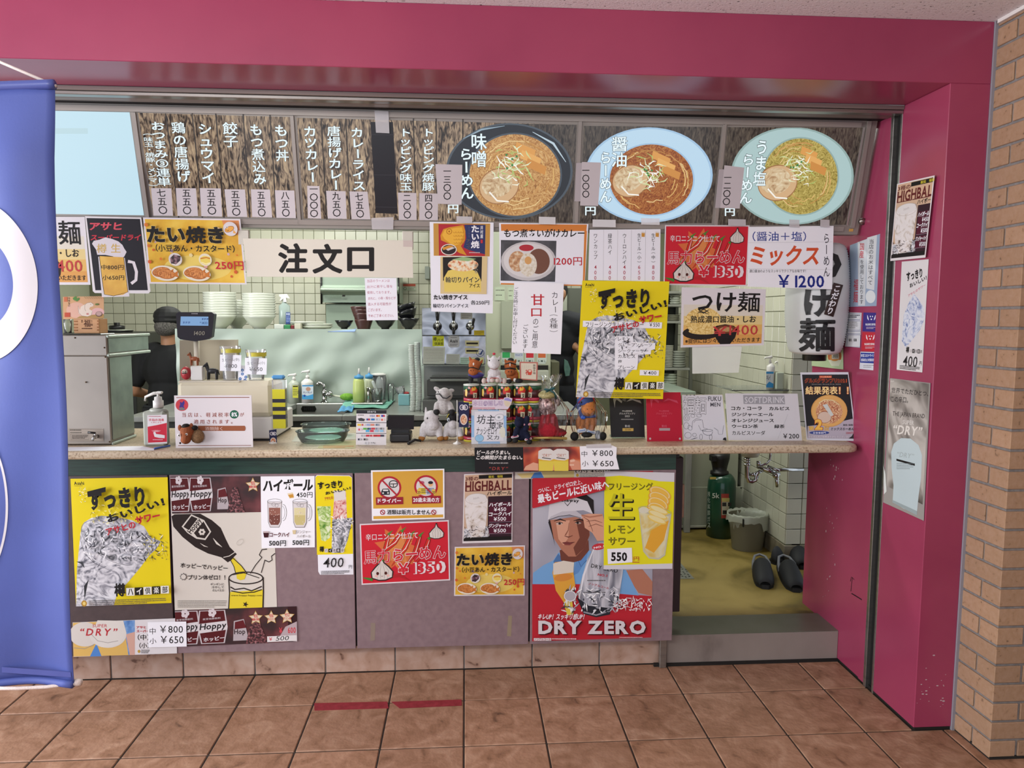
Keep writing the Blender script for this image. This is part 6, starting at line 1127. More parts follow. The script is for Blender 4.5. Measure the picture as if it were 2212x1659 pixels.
# glass trays
V('B2')
for (cx, y0, yb, hw), lb_ in (((728, 1395, 1480, 232), 'teal glass oval dish, the farther of two stacked on the counter'), ((735, 1470, 1588, 240), 'teal glass oval dish, the nearer of two on the counter')):
    f = stand(cx, yb, CZ) if yb > 1500 else stand(cx, yb+70, CZ); dz = 0; k = mpp(f.y+.07, cx, yb); W_ = hw*k; zt_ = at(cx, y0+14, f.y+.1).z; zt_ = CZ+.05 if yb > 1500 else CZ+.055
    C_ = Vector((at(cx, yb, f.y+.07).x, f.y+.075+(0 if yb > 1500 else .09), CZ)); pr_o = [(.72, 0), (.80, .006), (.92, .03), (.95, .046), (1.0, .05), (1.0, .053), (.93, .052), (.88, .03), (.76, .009), (0, .006)]
    vs = []; N = 48; Z0 = CZ
    for i in range(N):
        a = 2*math.pi*i/N; sx = abs(math.cos(a))**.75*math.copysign(1, math.cos(a)); sy = abs(math.sin(a))**.75*math.copysign(1, math.sin(a))
        for r, z in pr_o: vs.append((C_.x+W_*r*sx, C_.y+.062*r*sy, Z0+z))
    m = len(pr_o); MB().add(vs, [[i*m+j, ((i+1) % N)*m+j, ((i+1) % N)*m+j+1, i*m+j+1] for i in range(N) for j in range(m-1)]+[[i*m for i in range(N)][::-1]], True).build('glass_dish', gteal, None, lb_, 'dish', 'teal glass dishes')
s = A('flyer', 'printed flyer lying on the counter beside the glass dishes', 'flyer', pZ(CZ+.001)); s.sheet([(700, 1590), (930, 1545), (1028, 1540), (1028, 1612), (690, 1608)], 'A9A27A', .0008); smalltext(s, 740, 1588, 1010, 2, 12, 8, 'B0703A'); s.done()
s = A('flyer', 'white sheet lying under the farther glass dish', 'flyer', pZ(CZ+.001)); s.sheet([(455, 1550), (500, 1495), (960, 1475), (1030, 1475), (1030, 1530), (560, 1552)], 'B9B8AC', .0008); s.done()
# payment sign and card reader
ln = lean(1170, 1583, CZ, 5); s = A('payment_sign', 'white folded sign listing accepted cards with a black header', 'sign', ln); s.sheet([(1037, 1268), (1307, 1270), (1303, 1583), (1032, 1580)], 'CBC7CA', .002); s.poly([(1037, 1268), (1307, 1270), (1306, 1302), (1036, 1300)], '24262A'); s.t('stera', (1135, 1274, 1212, 1292), 'B9BCC0', .01)
s.line([(1036, 1380), (1306, 1382)], 5, '1E1C20'); s.line([(1034, 1476), (1305, 1478)], 5, '1E1C20'); s.t('VISA', (1155, 1312, 1202, 1330), '2A3A8A', .02, sk=.2); s.ell2(1052, 1350, 2, 2, BK); smalltext(s, 1048, 1310, 1110, 1, 10, 8); s.poly([(1048, 1345), (1080, 1338), (1115, 1350), (1105, 1368), (1060, 1366)], '3A3A3E')
for x, y, c, c2 in ((1230, 1320, 'B02A2A', 'C98A2A'), (1275, 1320, '2A3A9A', 'B02A3A'), (1142, 1352, '2A4A8A', 'B02A3A'), (1184, 1352, '2A6AA8', '2A6AA8'), (1228, 1352, '9AA0A8', 'B9BEC4'), (1274, 1355, 'C05A4A', 'D8C0B8'), (1062, 1400, 'D2B03A', 'D2B03A'), (1100, 1400, 'B8504A', 'C9C2C4'), (1143, 1400, '8A94B8', '8A94B8'), (1180, 1400, 'C07A6A', 'C07A6A'), (1225, 1400, '5A6A7A', '8A8A9A'), (1070, 1442, 'C04A5A', 'C9C0C4'), (1113, 1435, '5AA04A', '5AA04A'), (1150, 1435, '2A5A4A', '4A5A8A'), (1186, 1434, 'B8404A', 'B8404A'), (1225, 1434, '7A7A8A', 'A8A8B0'), (1266, 1434, '6A6A6A', '9A9A9A'), (1136, 1455, '3A9AC8', '3A9AC8'), (1175, 1455, 'B8304A', 'B8304A'), (1218, 1455, '8AA8C0', '8AA8C0'), (1262, 1455, '7AB0D0', '7AB0D0'), (1095, 1497, '9A9AA0', 'B0B0B4'), (1138, 1497, 'B02A3A', 'B02A3A'), (1176, 1497, 'B02A3A', 'D08A8A'), (1206, 1497, 'A02A2A', 'A02A2A'), (1238, 1497, 'B8303A', 'B8303A'), (1268, 1497, '3A3A4A', '3A3A4A'), (1066, 1530, '4A4A5A', 'A8A8AC'), (1118, 1530, '3A3A3A', '8A8A8A'), (1130, 1562, 'A8A8AC', 'C0C0C4')):
    s.rect(x-16, y-8, x+16, y+9, c); s.rect(x, y-8, x+15, y+9, c2) if c2 != c else None
s.t('G Pay', (1168, 1555, 1208, 1572), '4A4A50', .005); s.done()
f = stand(1430, 1560, CZ); cr = empty('card_reader', f+Vector((0, .05, 0)), 'black card payment terminal with tilted screen on the counter', 'card reader'); bx2('base', M('1A191C', .35), 1335, 1480, 1522, 1560, f.y, .11, cr, zb=CZ, bev=.006); bx2('neck', M('1A191C', .35), 1345, 1440, 1515, 1485, f.y+.03, .06, cr, bev=.004)
mb = MB().prism([hit(lean(1430, 1560, CZ, 30), x, y)+Vector((0, .02, 0)) for x, y in ((1315, 1328), (1550, 1330), (1548, 1448), (1310, 1452))], (0, .012, .004)); mb.build('screen', M('16151A', .15), cr); bx2('paper_slot', M('3A3A3E', .3), 1360, 1495, 1500, 1502, f.y-.001, .01, cr, bev=0)
V('B3'); MB().tube([stand(90, 1568, CZ+.006), stand(150, 1535, CZ+.012), stand(205, 1545, CZ+.008)], .006, 6).build('stylus', mblk, None, 'black stylus pen lying on the counter beside the card terminal', 'pen')
# ================= kitchen: sink run, partition, shelf =================
V('F'); SZ = 1.03; YP = 1.62; KF = .13
xL, xR_ = at(330, 870, 1.3).x, at(912, 870, 1.3).x
sk = empty('sink_counter', ((xL+xR_)/2, 1.3, KF), 'stainless steel sink and worktop run behind the order counter', 'sink')
V('B2'); sx0, sx1 = at(330, 1180, 1.1).x, at(905, 1180, 1.1).x; YF = stand(700, 1318, SZ).y
V('F'); xe = at(1262, 890, YF).x
box('worktop', mst, (sx1+.02, YF, SZ-.03), (xe, YP-.05, SZ), sk); box('worktop', mst, (xL, YF, SZ-.03), (sx0, YP-.05, SZ), sk)
box('sink_rim', mst, (sx0, YF, SZ-.03), (sx1+.02, YF+.05, SZ), sk); box('sink_rim', mst, (sx0, YP-.1, SZ-.03), (sx1+.02, YP-.05, SZ), sk)
box('basin_wall', mst, (sx0, YP-.105, SZ-.2), (sx1+.02, YP-.1, SZ), sk); box('basin_wall', mst, (sx1+.015, YF+.05, SZ-.2), (sx1+.02, YP-.1, SZ), sk); box('basin_floor', mst, (sx0, YF, SZ-.21), (sx1+.02, YP-.1, SZ-.2), sk)
box('front_apron', M('4A4C48', .4, .6), (xL, YF+.03, KF+.1), (xe, YF+.05, SZ-.03), sk, bev=0)
V('B2'); a = A('overflow_plate', None, None, pY(YP-.107), parent=sk); a.sheet([(552, 1232), (665, 1232), (678, 1258), (665, 1284), (552, 1284), (540, 1258)], mchrome, .002); [a.ell2(573+i*18, 1258, 7, 16, '161616') for i in range(5)]; a.done()
# partition with plastic curtain and shelf
V('F'); ztp = at(700, 712, YP).z; px0, px1 = at(388, 790, YP).x, at(915, 790, YP).x
pt = empty('partition', ((px0+px1)/2, YP+.15, KF), 'low kitchen partition shelf covered with pale draped plastic film', 'partition')
box('shelf_board', M('A8AD9C', .4), (px0, YP, ztp-.012), (px1, YP+.34, ztp), pt); box('core', M('8E9A86', .5), (px0, YP+.02, KF), (px1, YP+.3, ztp-.012), pt, bev=0)
vs = []; NX, NZ = 70, 40; zlo = at(700, 874, YP).z
for j in range(NZ+1):
    for i in range(NX+1):
        u, v = i/NX, j/NZ; x = px0-.01+(px1-px0+.02)*u; z = ztp+.004-(ztp-zlo)*v
        w = .006*math.sin((x*3+v*1.6)*4.2)+.005*math.sin((x*2.2+v*2.4)*6+1)+.005*math.sin(x*30+v*9); vs.append((x, YP-.022+w*min(1, v*4), z))
mfilm = MN('plastic_film', ['98A59A', 'A8B4AA'], scale=2, rough=.36, spec=.5, alpha=.97)
MB().add(vs, [[j*(NX+1)+i, j*(NX+1)+i+1, (j+1)*(NX+1)+i+1, (j+1)*(NX+1)+i] for j in range(NZ) for i in range(NX)], True).build('plastic_curtain', mfilm, pt, fixn=False)
# bowls: one profile, individual copies
m_bowl = M('BFC2B6', .25, spec=.6); YS = YP+.13
def ramen_bowl(name, R_, H, mat, label, loc, foot=.35):
    pr_ = [(R_*foot*.9, 0), (R_*foot, .0), (R_*foot, .008), (R_*.62, H*.34), (R_*.88, H*.78), (R_, H), (R_*.97, H), (R_*.84, H*.78), (R_*.59, H*.36), (R_*.36, .010), (0, .008)]
    return MB().lathe(loc, pr_, 28).build(name, mat, None, label, 'bowl', None)
V('B1')
ORD = 'lowest second third fourth fifth sixth seventh eighth ninth tenth'.split()
def stack(cx, ybot, ytop, hw, n, Y, label, group, mat, H=None, vw='B1', dx=0, name='noodle_bowl', rim=None):
    V(vw); p = at(cx, ybot, Y); k = mpp(Y, cx, ybot); R_ = hw*k; ht = at(cx, ytop, Y).z-ztp; dzs = (ht-(H or .07))/(n-1) if n > 1 else 0
    first = ramen_bowl(name, R_, H or .07, mat, label.format('lowest'), (p.x, Y, ztp+.001)); first['group'] = group
    for i in range(1, n):
        dup(first, (dx*i, 0, dzs*i), label.format('topmost' if i == n-1 else ORD[i]+' from the bottom'))
    return first
GB = 'white noodle bowls stacked on the shelf'
stack(1562, 468, 132, 147, 10, YS, 'white noodle bowl, {} of the left tall stack', GB, m_bowl, .085)
stack(170, 555, 225, 148, 10, YS, 'white noodle bowl, {} of the right tall stack', GB, m_bowl, .085, 'B2')
stack(-30, 540, 285, 120, 7, YS+.16, 'white noodle bowl, {} of the rear middle stack', GB, m_bowl, .085, 'B2')
mblb = M('17171A', .25); mbrn = M('3E211E', .35)
stack(928, 548, 476, 84, 1, YS, 'small black bowl {} left of the brown bowls', 'dark bowls on the shelf', mblb, .055, 'B2', name='black_bowl')
V('B2'); p = at(1103, 552, YS); k = mpp(YS, 1103, 500); b0 = None
for i, (cx, yb) in enumerate(((1103, 552), (1090, 495), (1078, 462), (1068, 435))):
    q = at(cx, yb, YS); nm = ('lowest', 'second from below', 'third from below', 'topmost')[i]
    b0 = MB().lathe((q.x, YS, ztp+.001+(q.z-p.z)), [(.04*1, 0), (58*k, .006), (80*k, .05), (82*k, 88*k), (76*k, 88*k), (70*k, .052), (50*k, .014), (0, .011)], 24).build('brown_bowl', mbrn, None, 'brown lacquered donburi bowl, %s of its leaning stack' % nm, 'bowl', 'brown bowls stacked on the shelf')
stack(1295, 552, 465, 104, 1, YS, 'black bowl {} under the handwritten pink note', 'dark bowls on the shelf', mblb, .07, 'B2', name='black_bowl')
b1 = stack(1505, 555, 475, 98, 1, YS, 'black bowl {} of the leaning pile beside the beer tap machine', 'dark bowls on the shelf', mblb, .07, 'B2', name='black_bowl')
for i, (cx, cy, rx) in enumerate(((1520, 470, -20), (1500, 420, -16))):
    c_ = dup(b1, (0, 0, 0), ('black bowl tilted in the middle of the leaning pile', 'black bowl tilted on top of the leaning pile')[i]); q = at(cx, cy, YS); c_.location = (q.x, YS, q.z); c_.rotation_euler = (0, math.radians(rx), 0)
# spray bottle, plates, boxes
sp = empty('spray_bottle', (at(395, 500, YS).x, YS, ztp), 'clear spray bottle with white trigger head beside the bowl stacks', 'bottle')
turned('bottle_body', M('A8B8B2', .2, trans=.3), 395, [(285, 14), (310, 20), (335, 50), (497, 52)], YS, sp, zbase=ztp+.001, squash=.6)
mb = MB(); mb.prism([at(x, y, YS-.012) for x, y in ((345, 232), (412, 228), (435, 268), (405, 262), (410, 300), (380, 300), (382, 268), (358, 290), (348, 288), (362, 258), (342, 248))], (0, .022, 0)); mb.build('trigger_head', mw, sp)
a = A('label_print', None, None, pY(YS-.034), parent=sp); a.sheet([(404, 392), (444, 392), (444, 497), (404, 497)], '2A3F7A', .0004); a.t('除菌', (408, 398, 440, 420), 'B9C0D0', .02); smalltext(a, 408, 430, 440, 4, 14, 8, '8A9AC0'); a.done()
for i in range(3): pl_ = at(670+(i == 2)*-70, 540, YS); MB().lathe((pl_.x, YS, ztp+.001+i*.013), [(.05, 0), (.09, .004), (158*mpp(YS, 670, 530), .018), (155*mpp(YS, 670, 530), .021), (.09, .008), (0, .006)], 32).build('plate', m_bowl, None, 'white shallow plate on the shelf, %s of three' % ('lowest', 'middle', 'topmost')[i], 'plate', 'white plates on the shelf')
for x0, x1, y0, y1, c, lb_ in ((298, 385, 500, 560, 'B9BEB4', 'small white packet on the shelf in front of the spray bottle'), (388, 445, 505, 562, '2E7A4A', 'small green packet on the shelf front edge'), (446, 478, 508, 566, '6A1E22', 'small dark red packet on the shelf front edge'), (480, 540, 492, 555, 'B9B7A4', 'small cream carton on the shelf beside the packets')):
    bx2('packet', M(c, .5), x0, y0, x1, y1, YP+.0, .05, None, lb_, 'packet', group='packets on the shelf', zb=ztp+.001)
s = A('blue_film', 'crumpled clear film with blue print on the shelf edge', 'film', pZ(ztp+.002)); V('F'); s.sheet([(708, 716), (760, 712), (770, 709), (766, 716)], '7A94C4', .003); s.done()
# sink things
V('B2')
def pump(name, label, cx, yb, ys, yn, hw, Y, z, body, lab, nz=-1, topy=None):
    o = empty(name, (at(cx, yb, Y).x, Y, z), label, 'bottle', None); k = mpp(Y, cx, yb)
    turned('bottle_body', body, cx, [(yn, hw*.32), (yn+8, hw*.5), (ys, hw*.97), (ys+12, hw), (yb, hw*.98)], Y, o, zbase=z+.001)
    turned('collar', mw, cx, [(yn-30, hw*.14), (yn-25, hw*.3), (yn, hw*.34)], Y, o, n=16); ty = topy or yn-65; turned('stem', mw, cx, [(ty, hw*.12), (yn-25, hw*.12)], Y, o, n=8)
    t_ = at(cx, ty, Y); MB().tube([t_+Vector((.012, 0, .002)), t_, t_+Vector((nz*.03, -.005, -.002)), t_+Vector((nz*.036, -.006, -.01))], [.009, .008, .005, .004], 8).build('nozzle', mw, o)
    if lab:
        a = A('label_print', None, None, pY(Y-hw*k-.0008), parent=o); lab(a); a.done()
    return o
YB_ = YP-.07
def l1(a): a.sheet([(465, 1048), (515, 1050), (515, 1160), (465, 1158)], 'C9C84A', .0004); a.rect(468, 1052, 512, 1062, BK); smalltext(a, 470, 1080, 510, 4, 16, 8)
def l2(a): a.sheet([(550, 1045), (650, 1045), (650, 1172), (550, 1172)], 'C9D2DA', .0004); a.rect(550, 1045, 650, 1056, '3A8ABF'); a.poly([(550, 1130), (600, 1140), (650, 1125), (650, 1172), (550, 1172)], '4A9ACB'); a.ell2(605, 1080, 22, 18, 'B9907A'); a.t('キレイキレイ', (560, 1100, 640, 1120), '2A3A6A', .02); a.ell2(572, 1140, 10, 10, '2A4A9A')
pump('soap_bottle', 'clear pump bottle with yellow label at the sink', 478, 1178, 1030, 1000, 49, YB_, SZ, M('BFC6B8', .3, trans=.2), l1, -1, 952)
pump('soap_bottle', 'white foam soap bottle with blue label at the sink', 599, 1176, 1015, 985, 53, YB_, SZ, mw, l2, -1, 922)
fc = empty('faucet', (at(750, 1178, YB_).x, YB_, SZ), 'chrome swivel faucet at the back of the sink', 'faucet'); T = lambda x, y, d=0: at(x, y, YB_)+Vector((0, d, 0))
MB().lathe((at(752, 1178, YB_).x, YB_, SZ), [(.024, 0), (.024, .006), (.015, .012), (.013, .05), (.016, .055), (.016, .075), (.01, .08)], 16).build('faucet_body', mchrome, fc)
MB().tube([T(752, 1085), T(752, 1055), T(735, 1035), T(700, 1022), T(690, 1030), T(688, 1052)], [.011, .010, .009, .009, .010, .011], 10).build('spout', mchrome, fc)
mb = MB().cyl(T(760, 1130), T(800, 1125), .013, n=12); mb.lathe(T(800, 1125), [(.02, -.006), (.023, 0), (.02, .012), (.006, .016)], 12, (1, 0, 0)); mb.build('valve_knob', mchrome, fc)
MB().tube([T(825, 1138), T(900, 1150), T(1000, 1158)], .006, 8).build('hose', M('B8BCA8', .3), None, 'pale hose running from the faucet along the sink back', 'hose')
V('B2'); MB().ell(at(955, 1150, YB_), (.045, .03, .022), 14).build('sponge', MN('green_sponge', ['5A8A2A', '7AA83A'], scale=90, rough=.9), None, 'green sponge behind the sink', 'sponge')
# cloths and tray with lemon bottles
YT_ = YF+.33; mtq = MN('turquoise_cloth', ['6FAE9C', '86C2AE'], scale=30, rough=.8)
def cloth(name, label, q, z, mat, amp=.004):
    P = [stand(x, y, z) for x, y in q]; vs = []; n = 16
    for j in range(n+1):
        for i in range(n+1):
            u, v = i/n, j/n; p = (P[0]*(1-u)+P[1]*u)*(1-v)+(P[3]*(1-u)+P[2]*u)*v; vs.append((p.x, p.y, z+.003+amp*(1+math.sin(u*11+v*7)*math.cos(v*9-u*3))))
    o = MB().add(vs, [[j*(n+1)+i, j*(n+1)+i+1, (j+1)*(n+1)+i+1, (j+1)*(n+1)+i] for j in range(n) for i in range(n)], True).build(name, mat, None, label, 'cloth', fixn=False); m_ = o.modifiers.new('t', 'SOLIDIFY'); m_.thickness = .003; return o
cloth('turquoise_cloth', 'turquoise cloth spread under the lemon bottle tray', [(945, 1185), (1395, 1178), (1310, 1262), (890, 1262)], SZ, mtq)
cloth('blue_cloth', 'small bright blue cloth beside the sink', [(905, 1255), (1018, 1252), (1000, 1292), (865, 1298)], SZ, MN('blue_rag', ['4A90C0', '66AAD4'], scale=30, rough=.8), .006)
zt_ = SZ+.012; f = stand(1140, 1218, zt_); YL = f.y+.05
box('tray', mst, (at(1000, 1215, YL).x, f.y-.002, zt_), (at(1285, 1215, YL).x, f.y+.2, zt_+.008), None, 'shallow steel tray holding the lemon bottles', 'tray'); zt_ += .009
for cx, y0, hw, lb_, ch, Y_, yb in ((1060, 935, 54, 'squeeze bottle of lemon juice with blue cap, in front on the tray', 'レモン', YL, 1205), (1150, 925, 44, 'squeeze bottle with blue cap standing behind the jigger', 'カル', YL+.08, 1195)):
    o = empty('squeeze_bottle', (at(cx, yb, Y_).x, Y_, zt_), lb_, 'bottle', 'squeeze bottles'); turned('bottle_body', M('BCC878' if cx < 1100 else 'C4CAAC', .35), cx, [(985, hw*.75), (1010, hw*.92), (1100, hw), (yb, hw)], Y_, o, zbase=zt_)
    turned('cap', M('4A8FBF', .4), cx, [(y0+10, hw*.2), (y0+22, hw*.3), (y0+28, hw*.78), (985, hw*.8)], Y_, o); turned('tip', mw, cx, [(y0-40, hw*.12), (y0+12, hw*.22)], Y_, o, n=10)
    a = A('lettering', None, None, pY(Y_-hw*mpp(Y_)*1.45*0-.03), parent=o); a.k = 1; a.vt(ch, (cx-14, 1030, cx+14, 1160), BK, .02); a.done() if cx < 1100 else None
turned('jigger', mchrome, 1145, [(1066, 22), (1135, 8), (1206, 20)], YL-.02, None, 'steel double ended jigger on the tray', 'jigger', zbase=zt_, n=16)
jr = turned('jar', clear, 1222, [(1075, 48), (1090, 52), (1205, 46)], YL+.0, None, 'glass jar holding dark picks and a muddler on the tray', 'jar', zbase=zt_)
mb = MB(); R_ = random.Random(4); b_ = at(1222, 1200, YL)
for i in range(16): mb.tube([b_+Vector((R_.uniform(-.02, .02), R_.uniform(-.015, .015), .012)), b_+Vector((R_.uniform(-.045, .03), R_.uniform(-.02, .02), R_.uniform(.05, .085)))], .003, 5)
mb.build('picks', M('3A2A14', .6), jr, kind='stuff'); MB().caps(at(1225, 1120, YL), at(1185, 1018, YL), .008, .009).build('muddler', M('B9C0BC', .3), jr)
V('B2'); YJ = YL+.13; pj = turned('pitcher', clear2, 1245, [(950, 58), (1100, 56), (1200, 50)], YJ, None, 'clear plastic pitcher with white lid and curved handle behind the bottles', 'pitcher', zbase=SZ+.004)
turned('lid', mw, 1235, [(938, 40), (945, 66), (956, 66)], YJ, pj); MB().tube([at(1280, 950, YJ), at(1305, 965, YJ), at(1312, 1010, YJ), at(1306, 1090, YJ)], .007, 8).build('handle', M('B9C4BA', .2, trans=.4), pj)
mg = turned('beer_mug', clear, 1345, [(1032, 28), (1150, 26)], YJ, None, 'empty clear beer mug beside the pitcher', 'mug', zbase=SZ+.004); MB().tube([at(1368, 1055, YJ), at(1392, 1075, YJ), at(1390, 1110, YJ), at(1368, 1130, YJ)], .005, 8).build('handle', clear, mg)
bk = bx2('basket', M('7FB4B8', .4), 1412, 1128, 1512, 1182, YF+.42, .08, None, 'small pale blue basket holding a cup on the worktop', 'basket', zb=SZ)
MB().cyl(at(1440, 1120, YF+.45), at(1425, 1060, YF+.45), .022, .028, 16).build('measuring_cup', clear2, None, 'clear cup lying in the pale blue basket', 'cup'); MB().ell(at(1485, 1118, YF+.45), (.018, .012, .01)).build('red_lid', M('B0383A', .4), None, 'red lid in the pale blue basket', 'lid')
# stacks of clear cups
for cx, y0, yb, hw, Y_, lb_, n in ((1540, 680, 1245, 27, YF+.16, 'tall tower of nested clear plastic cups by the beer machine, left one', 40), (1592, 660, 1240, 27, YF+.2, 'tall tower of nested clear plastic cups touching the beer machine', 40)):
    zb_, zt2 = SZ+.001, at(cx, y0, Y_).z; k = mpp(Y_, cx, 1000); mb = MB(); nn = n
    for i in range(nn): z = zb_+(zt2-zb_)*i/nn; mb.lathe((at(cx, yb, Y_).x+.004*math.sin(i*.13), Y_, z), [(hw*k*.86, 0), (hw*k, (zt2-zb_)/nn*.7), (hw*k*1.06, (zt2-zb_)/nn*.78), (hw*k*.86, (zt2-zb_)/nn*.98)], 12)
    mb.build('cup_tower', M('DCE4DE', .25), None, lb_, 'cups', 'towers of nested cups')
# ---------------- beer dispenser ----------------
V('B3'); YD = YF+.12; x0, x1 = at(215, 900, YD).x, at(785, 700, YD).x; zd = lambda y: at(500, y, YD).z
bd = empty('beer_dispenser', ((x0+x1)/2, YD+.1, SZ), 'stainless steel beer dispenser with three black taps', 'beer dispenser'); mpol = MN('polished_steel', ['55565A', '9A9CA2', 'B9BAC0', '6E6F76'], scale=4, detail=2, rough=.2, metal=.75, dist=2, pos=[.3, .45, .55, .7])
box('upper_housing', mpol, (x0, YD, zd(600)), (x1, YD+.3, zd(352)), bd); box('middle_panel', MC['polished_steel'], (x0, YD+.012, zd(858)), (x1, YD+.3, zd(602)), bd); box('lower_housing', M('7A7D78', .3, .25), (x0, YD+.14, SZ), (x1, YD+.3, zd(858)), bd); box('seam', mblk, (x0, YD+.005, zd(603)), (x1, YD+.02, zd(599)), bd, bev=0)
box('splash_shelf', M('8E9690', .2, alpha=.5), (x0, YD-.03, zd(868)-.002), (x1, YD+.14, zd(862)), bd, bev=0); box('drip_edge', mblk, (at(288, 970, YD).x, YD-.05, zd(980)), (x1, YD-.04, zd(966)), bd); box('drip_tray', M('7E847C', .25, .2), (at(290, 970, YD).x, YD-.04, zd(1005)), (x1, YD+.13, zd(972)), bd)
box('lower_grille', M('4A4C4A', .4, .2), (x0+.02, YD+.1, zd(1160)), (x1, YD+.14, zd(1010)), bd); box('foot_tray', M('5A5C5A', .4, .2), (x0, YD, SZ+.001), (x1, YD+.14, zd(1180)), bd)
for cx in (352, 497, 645):
    c = at(cx, 518, YD); kk = mpp(YD); MB().lathe(c, [(40*kk if cx < 600 else 34*kk, 0), (38*kk, .01), (22*kk, .014), (18*kk, .03), (0, .032)], 20, (0, -1, 0)).build('tap_ring', mblk if cx < 600 else mchrome, bd)
    c2 = at(cx, 510, YD-.035); mb = MB().cyl(c, c2, 12*kk, n=10); mb.cyl(at(cx, 470, YD-.04), at(cx, 540, YD-.04), 13*kk, 10*kk, 10); mb.ell(at(cx, 515, YD-.045), 16*kk, 10); mb.build('tap_body', mchrome, bd)
    MB().cyl(at(cx, 535, YD-.04), at(cx, 590, YD-.035), 14*kk, 11*kk, 10).build('tap_spout', mblk, bd)
    if cx < 600: MB().cyl(at(cx, 472, YD-.04), at(cx-2, 380, YD-.045), 10*kk, 20*kk, 12).build('tap_handle', mblk, bd)
    else: MB().caps(at(668, 505, YD-.05), at(678, 455, YD-.06), 10*kk, 13*kk).build('tap_handle', mblk, bd)
PD = pY(YD+.0108)
a = A('stickers', None, None, PD, parent=bd); a.k = 1; a.rect(308, 605, 410, 697, 'B9BE2A'); a.t('樽', (315, 615, 345, 650), BK, .02); a.t('ハイ', (350, 628, 405, 655), BK, .02); a.t('倶楽部', (325, 660, 405, 688), BK, .02); a.poly([(462, 603), (538, 603), (549, 615), (549, 695), (535, 707), (465, 707), (450, 695), (450, 615)], 'A8AAAC'); a.t('Asahi', (463, 635, 535, 665), BK, .03, sk=.1); smalltext(a, 470, 615, 530, 1, 8, 6); smalltext(a, 465, 675, 535, 2, 10, 6)
a.poly([(225, 700), (420, 705), (415, 856), (222, 855)], 'B4B8AC'); smalltext(a, 232, 722, 405, 9, 14, 3.5); a.poly([(432, 765), (552, 768), (550, 857), (430, 855)], 'A8ACA4'); smalltext(a, 440, 780, 540, 6, 12, 3); a.poly([(556, 796), (640, 798), (640, 857), (554, 856)], 'A0BAA8'); smalltext(a, 562, 806, 630, 3, 15, 5)
for y in (645, 712): a.poly([(600, y), (724, y+2), (722, y+52), (604, y+50)], 'B9B48A'); a.rect(612, y+18, 716, y+34, BK)
a.ring(735, 755, 34, 32, 4, '3A4A6A'); a.line([(718, 765), (740, 768), (758, 735)], [4, 16, 10], '2A3A6A'); a.poly([(650, 798), (768, 798), (766, 856), (650, 856)], 'B9BC8A'); a.done()
a = A('stickers', None, None, pY(YD-.0012), parent=bd); a.k = 1; a.rect(560, 398, 665, 455, 'A9AAA4'); smalltext(a, 570, 405, 655, 3, 16, 5); a.rect(680, 555, 772, 598, 'B9A62A'); smalltext(a, 690, 562, 765, 3, 11, 4, '5A4A10'); a.done()
# ---------------- drink cooler, cabinets, door, far shelves ----------------
V('B3'); YC = 2.0
cl = empty('drink_dispenser', (at(1100, 900, YC).x, YC, KF), 'cream drink dispenser cabinet with flavour labels behind the plush horses', 'drink dispenser')
bx2('cabinet', M('A2A692', .35), 790, 285, 1368, 1180, YC, .5, cl, zb=KF); bx2('upper_door', M('8F9482', .3), 925, 290, 1360, 720, YC-.02, .02, cl); bx2('dispense_recess', mblk, 920, 868, 1345, 915, YC-.015, .015, cl, bev=0); bx2('drip_ledge', M('A4A79A', .3), 915, 915, 1350, 1000, YC-.08, .08, cl)
for i, (x, c) in enumerate(((968, '3A9A5A'), (1082, 'B9BCC4'), (1180, 'B8303A'), (1288, 'B9603A'))):
    a = A('flavour_label', None, None, pY(YC-.001), parent=cl); a.k = 2; a.poly([(x-42, 740), (x+42, 740), (x+42, 830), (x+30, 855), (x-30, 855), (x-42, 830)], 'B4BCB6'); a.rect(x-34, 750, x+34, 800, c); a.t('S M L', (x-34, 818, x+34, 840), '4A5A5A', .01)
    if i == 1: a.t('カルピス', (x-32, 762, x+32, 785), '2A4A9A', .02)
    a.done()
for x0_, x1_, y0_, y1_, lb_ in ((868, 955, 165, 285, 'pale notice taped to the kitchen cabinet, left of the pair'), (985, 1035, 170, 280, 'pale notice taped to the kitchen cabinet, right of the pair')):
    s = A('notice', lb_, 'notice', pY(YC-.006)); s.sheet([(x0_, y0_), (x1_, y0_), (x1_, y1_), (x0_, y1_)], 'A6B09A'); smalltext(s, x0_+8, y0_+25, x1_-8, 2, 45, 9); s.done()
# stainless hood / cabinet behind the note
V('B2'); YH = 3.2; hc = empty('steel_cabinet', (at(1070, 500, YH).x, YH, KF), 'wall mounted stainless cabinet with rounded front behind the bowls', 'cabinet'); msat = MN('satin_green_steel', ['8A9A8C', 'A4B2A4'], scale=2, stretch=(.2, 1, 4), rough=.3, metal=.35)
x0, x1 = at(726, 200, YH).x, at(1420, 200, YH).x; zz = lambda y: at(1000, y, YH).z
box('lower_housing', MC['satin_green_steel'], (x0+.02, YH+.05, KF), (x1-.02, 3.55, zz(318)), hc); mb = MB(); prof = [(YH+.36, zz(60)), (YH, zz(60)), (YH, zz(150))]+[(YH-.05*math.sin(t*math.pi/8), zz(150)+(zz(235)-zz(150))*t/8) for t in range(1, 8)]+[(YH, zz(240)), (YH, zz(305)), (YH+.36, zz(305))]
mb.prism([(x0, y, z) for y, z in prof], (x1-x0, 0, 0)); mb.build('rounded_hood', MC['satin_green_steel'], hc); V('B2')
for xx in (724, 1415): MB().cyl((at(xx, 200, YH).x, YH-.01, zz(60)), (at(xx, 200, YH).x, YH-.01, zz(320)), .008, n=8).build('edge_strip', mblk, hc)
a = A('printing', None, None, pY(YH-.052), parent=hc); a.k = 1; smalltext(a, 755, 235, 925, 3, 12, 6, '5A6A5A'); a.rect(910, 236, 936, 252, BK); a.done()
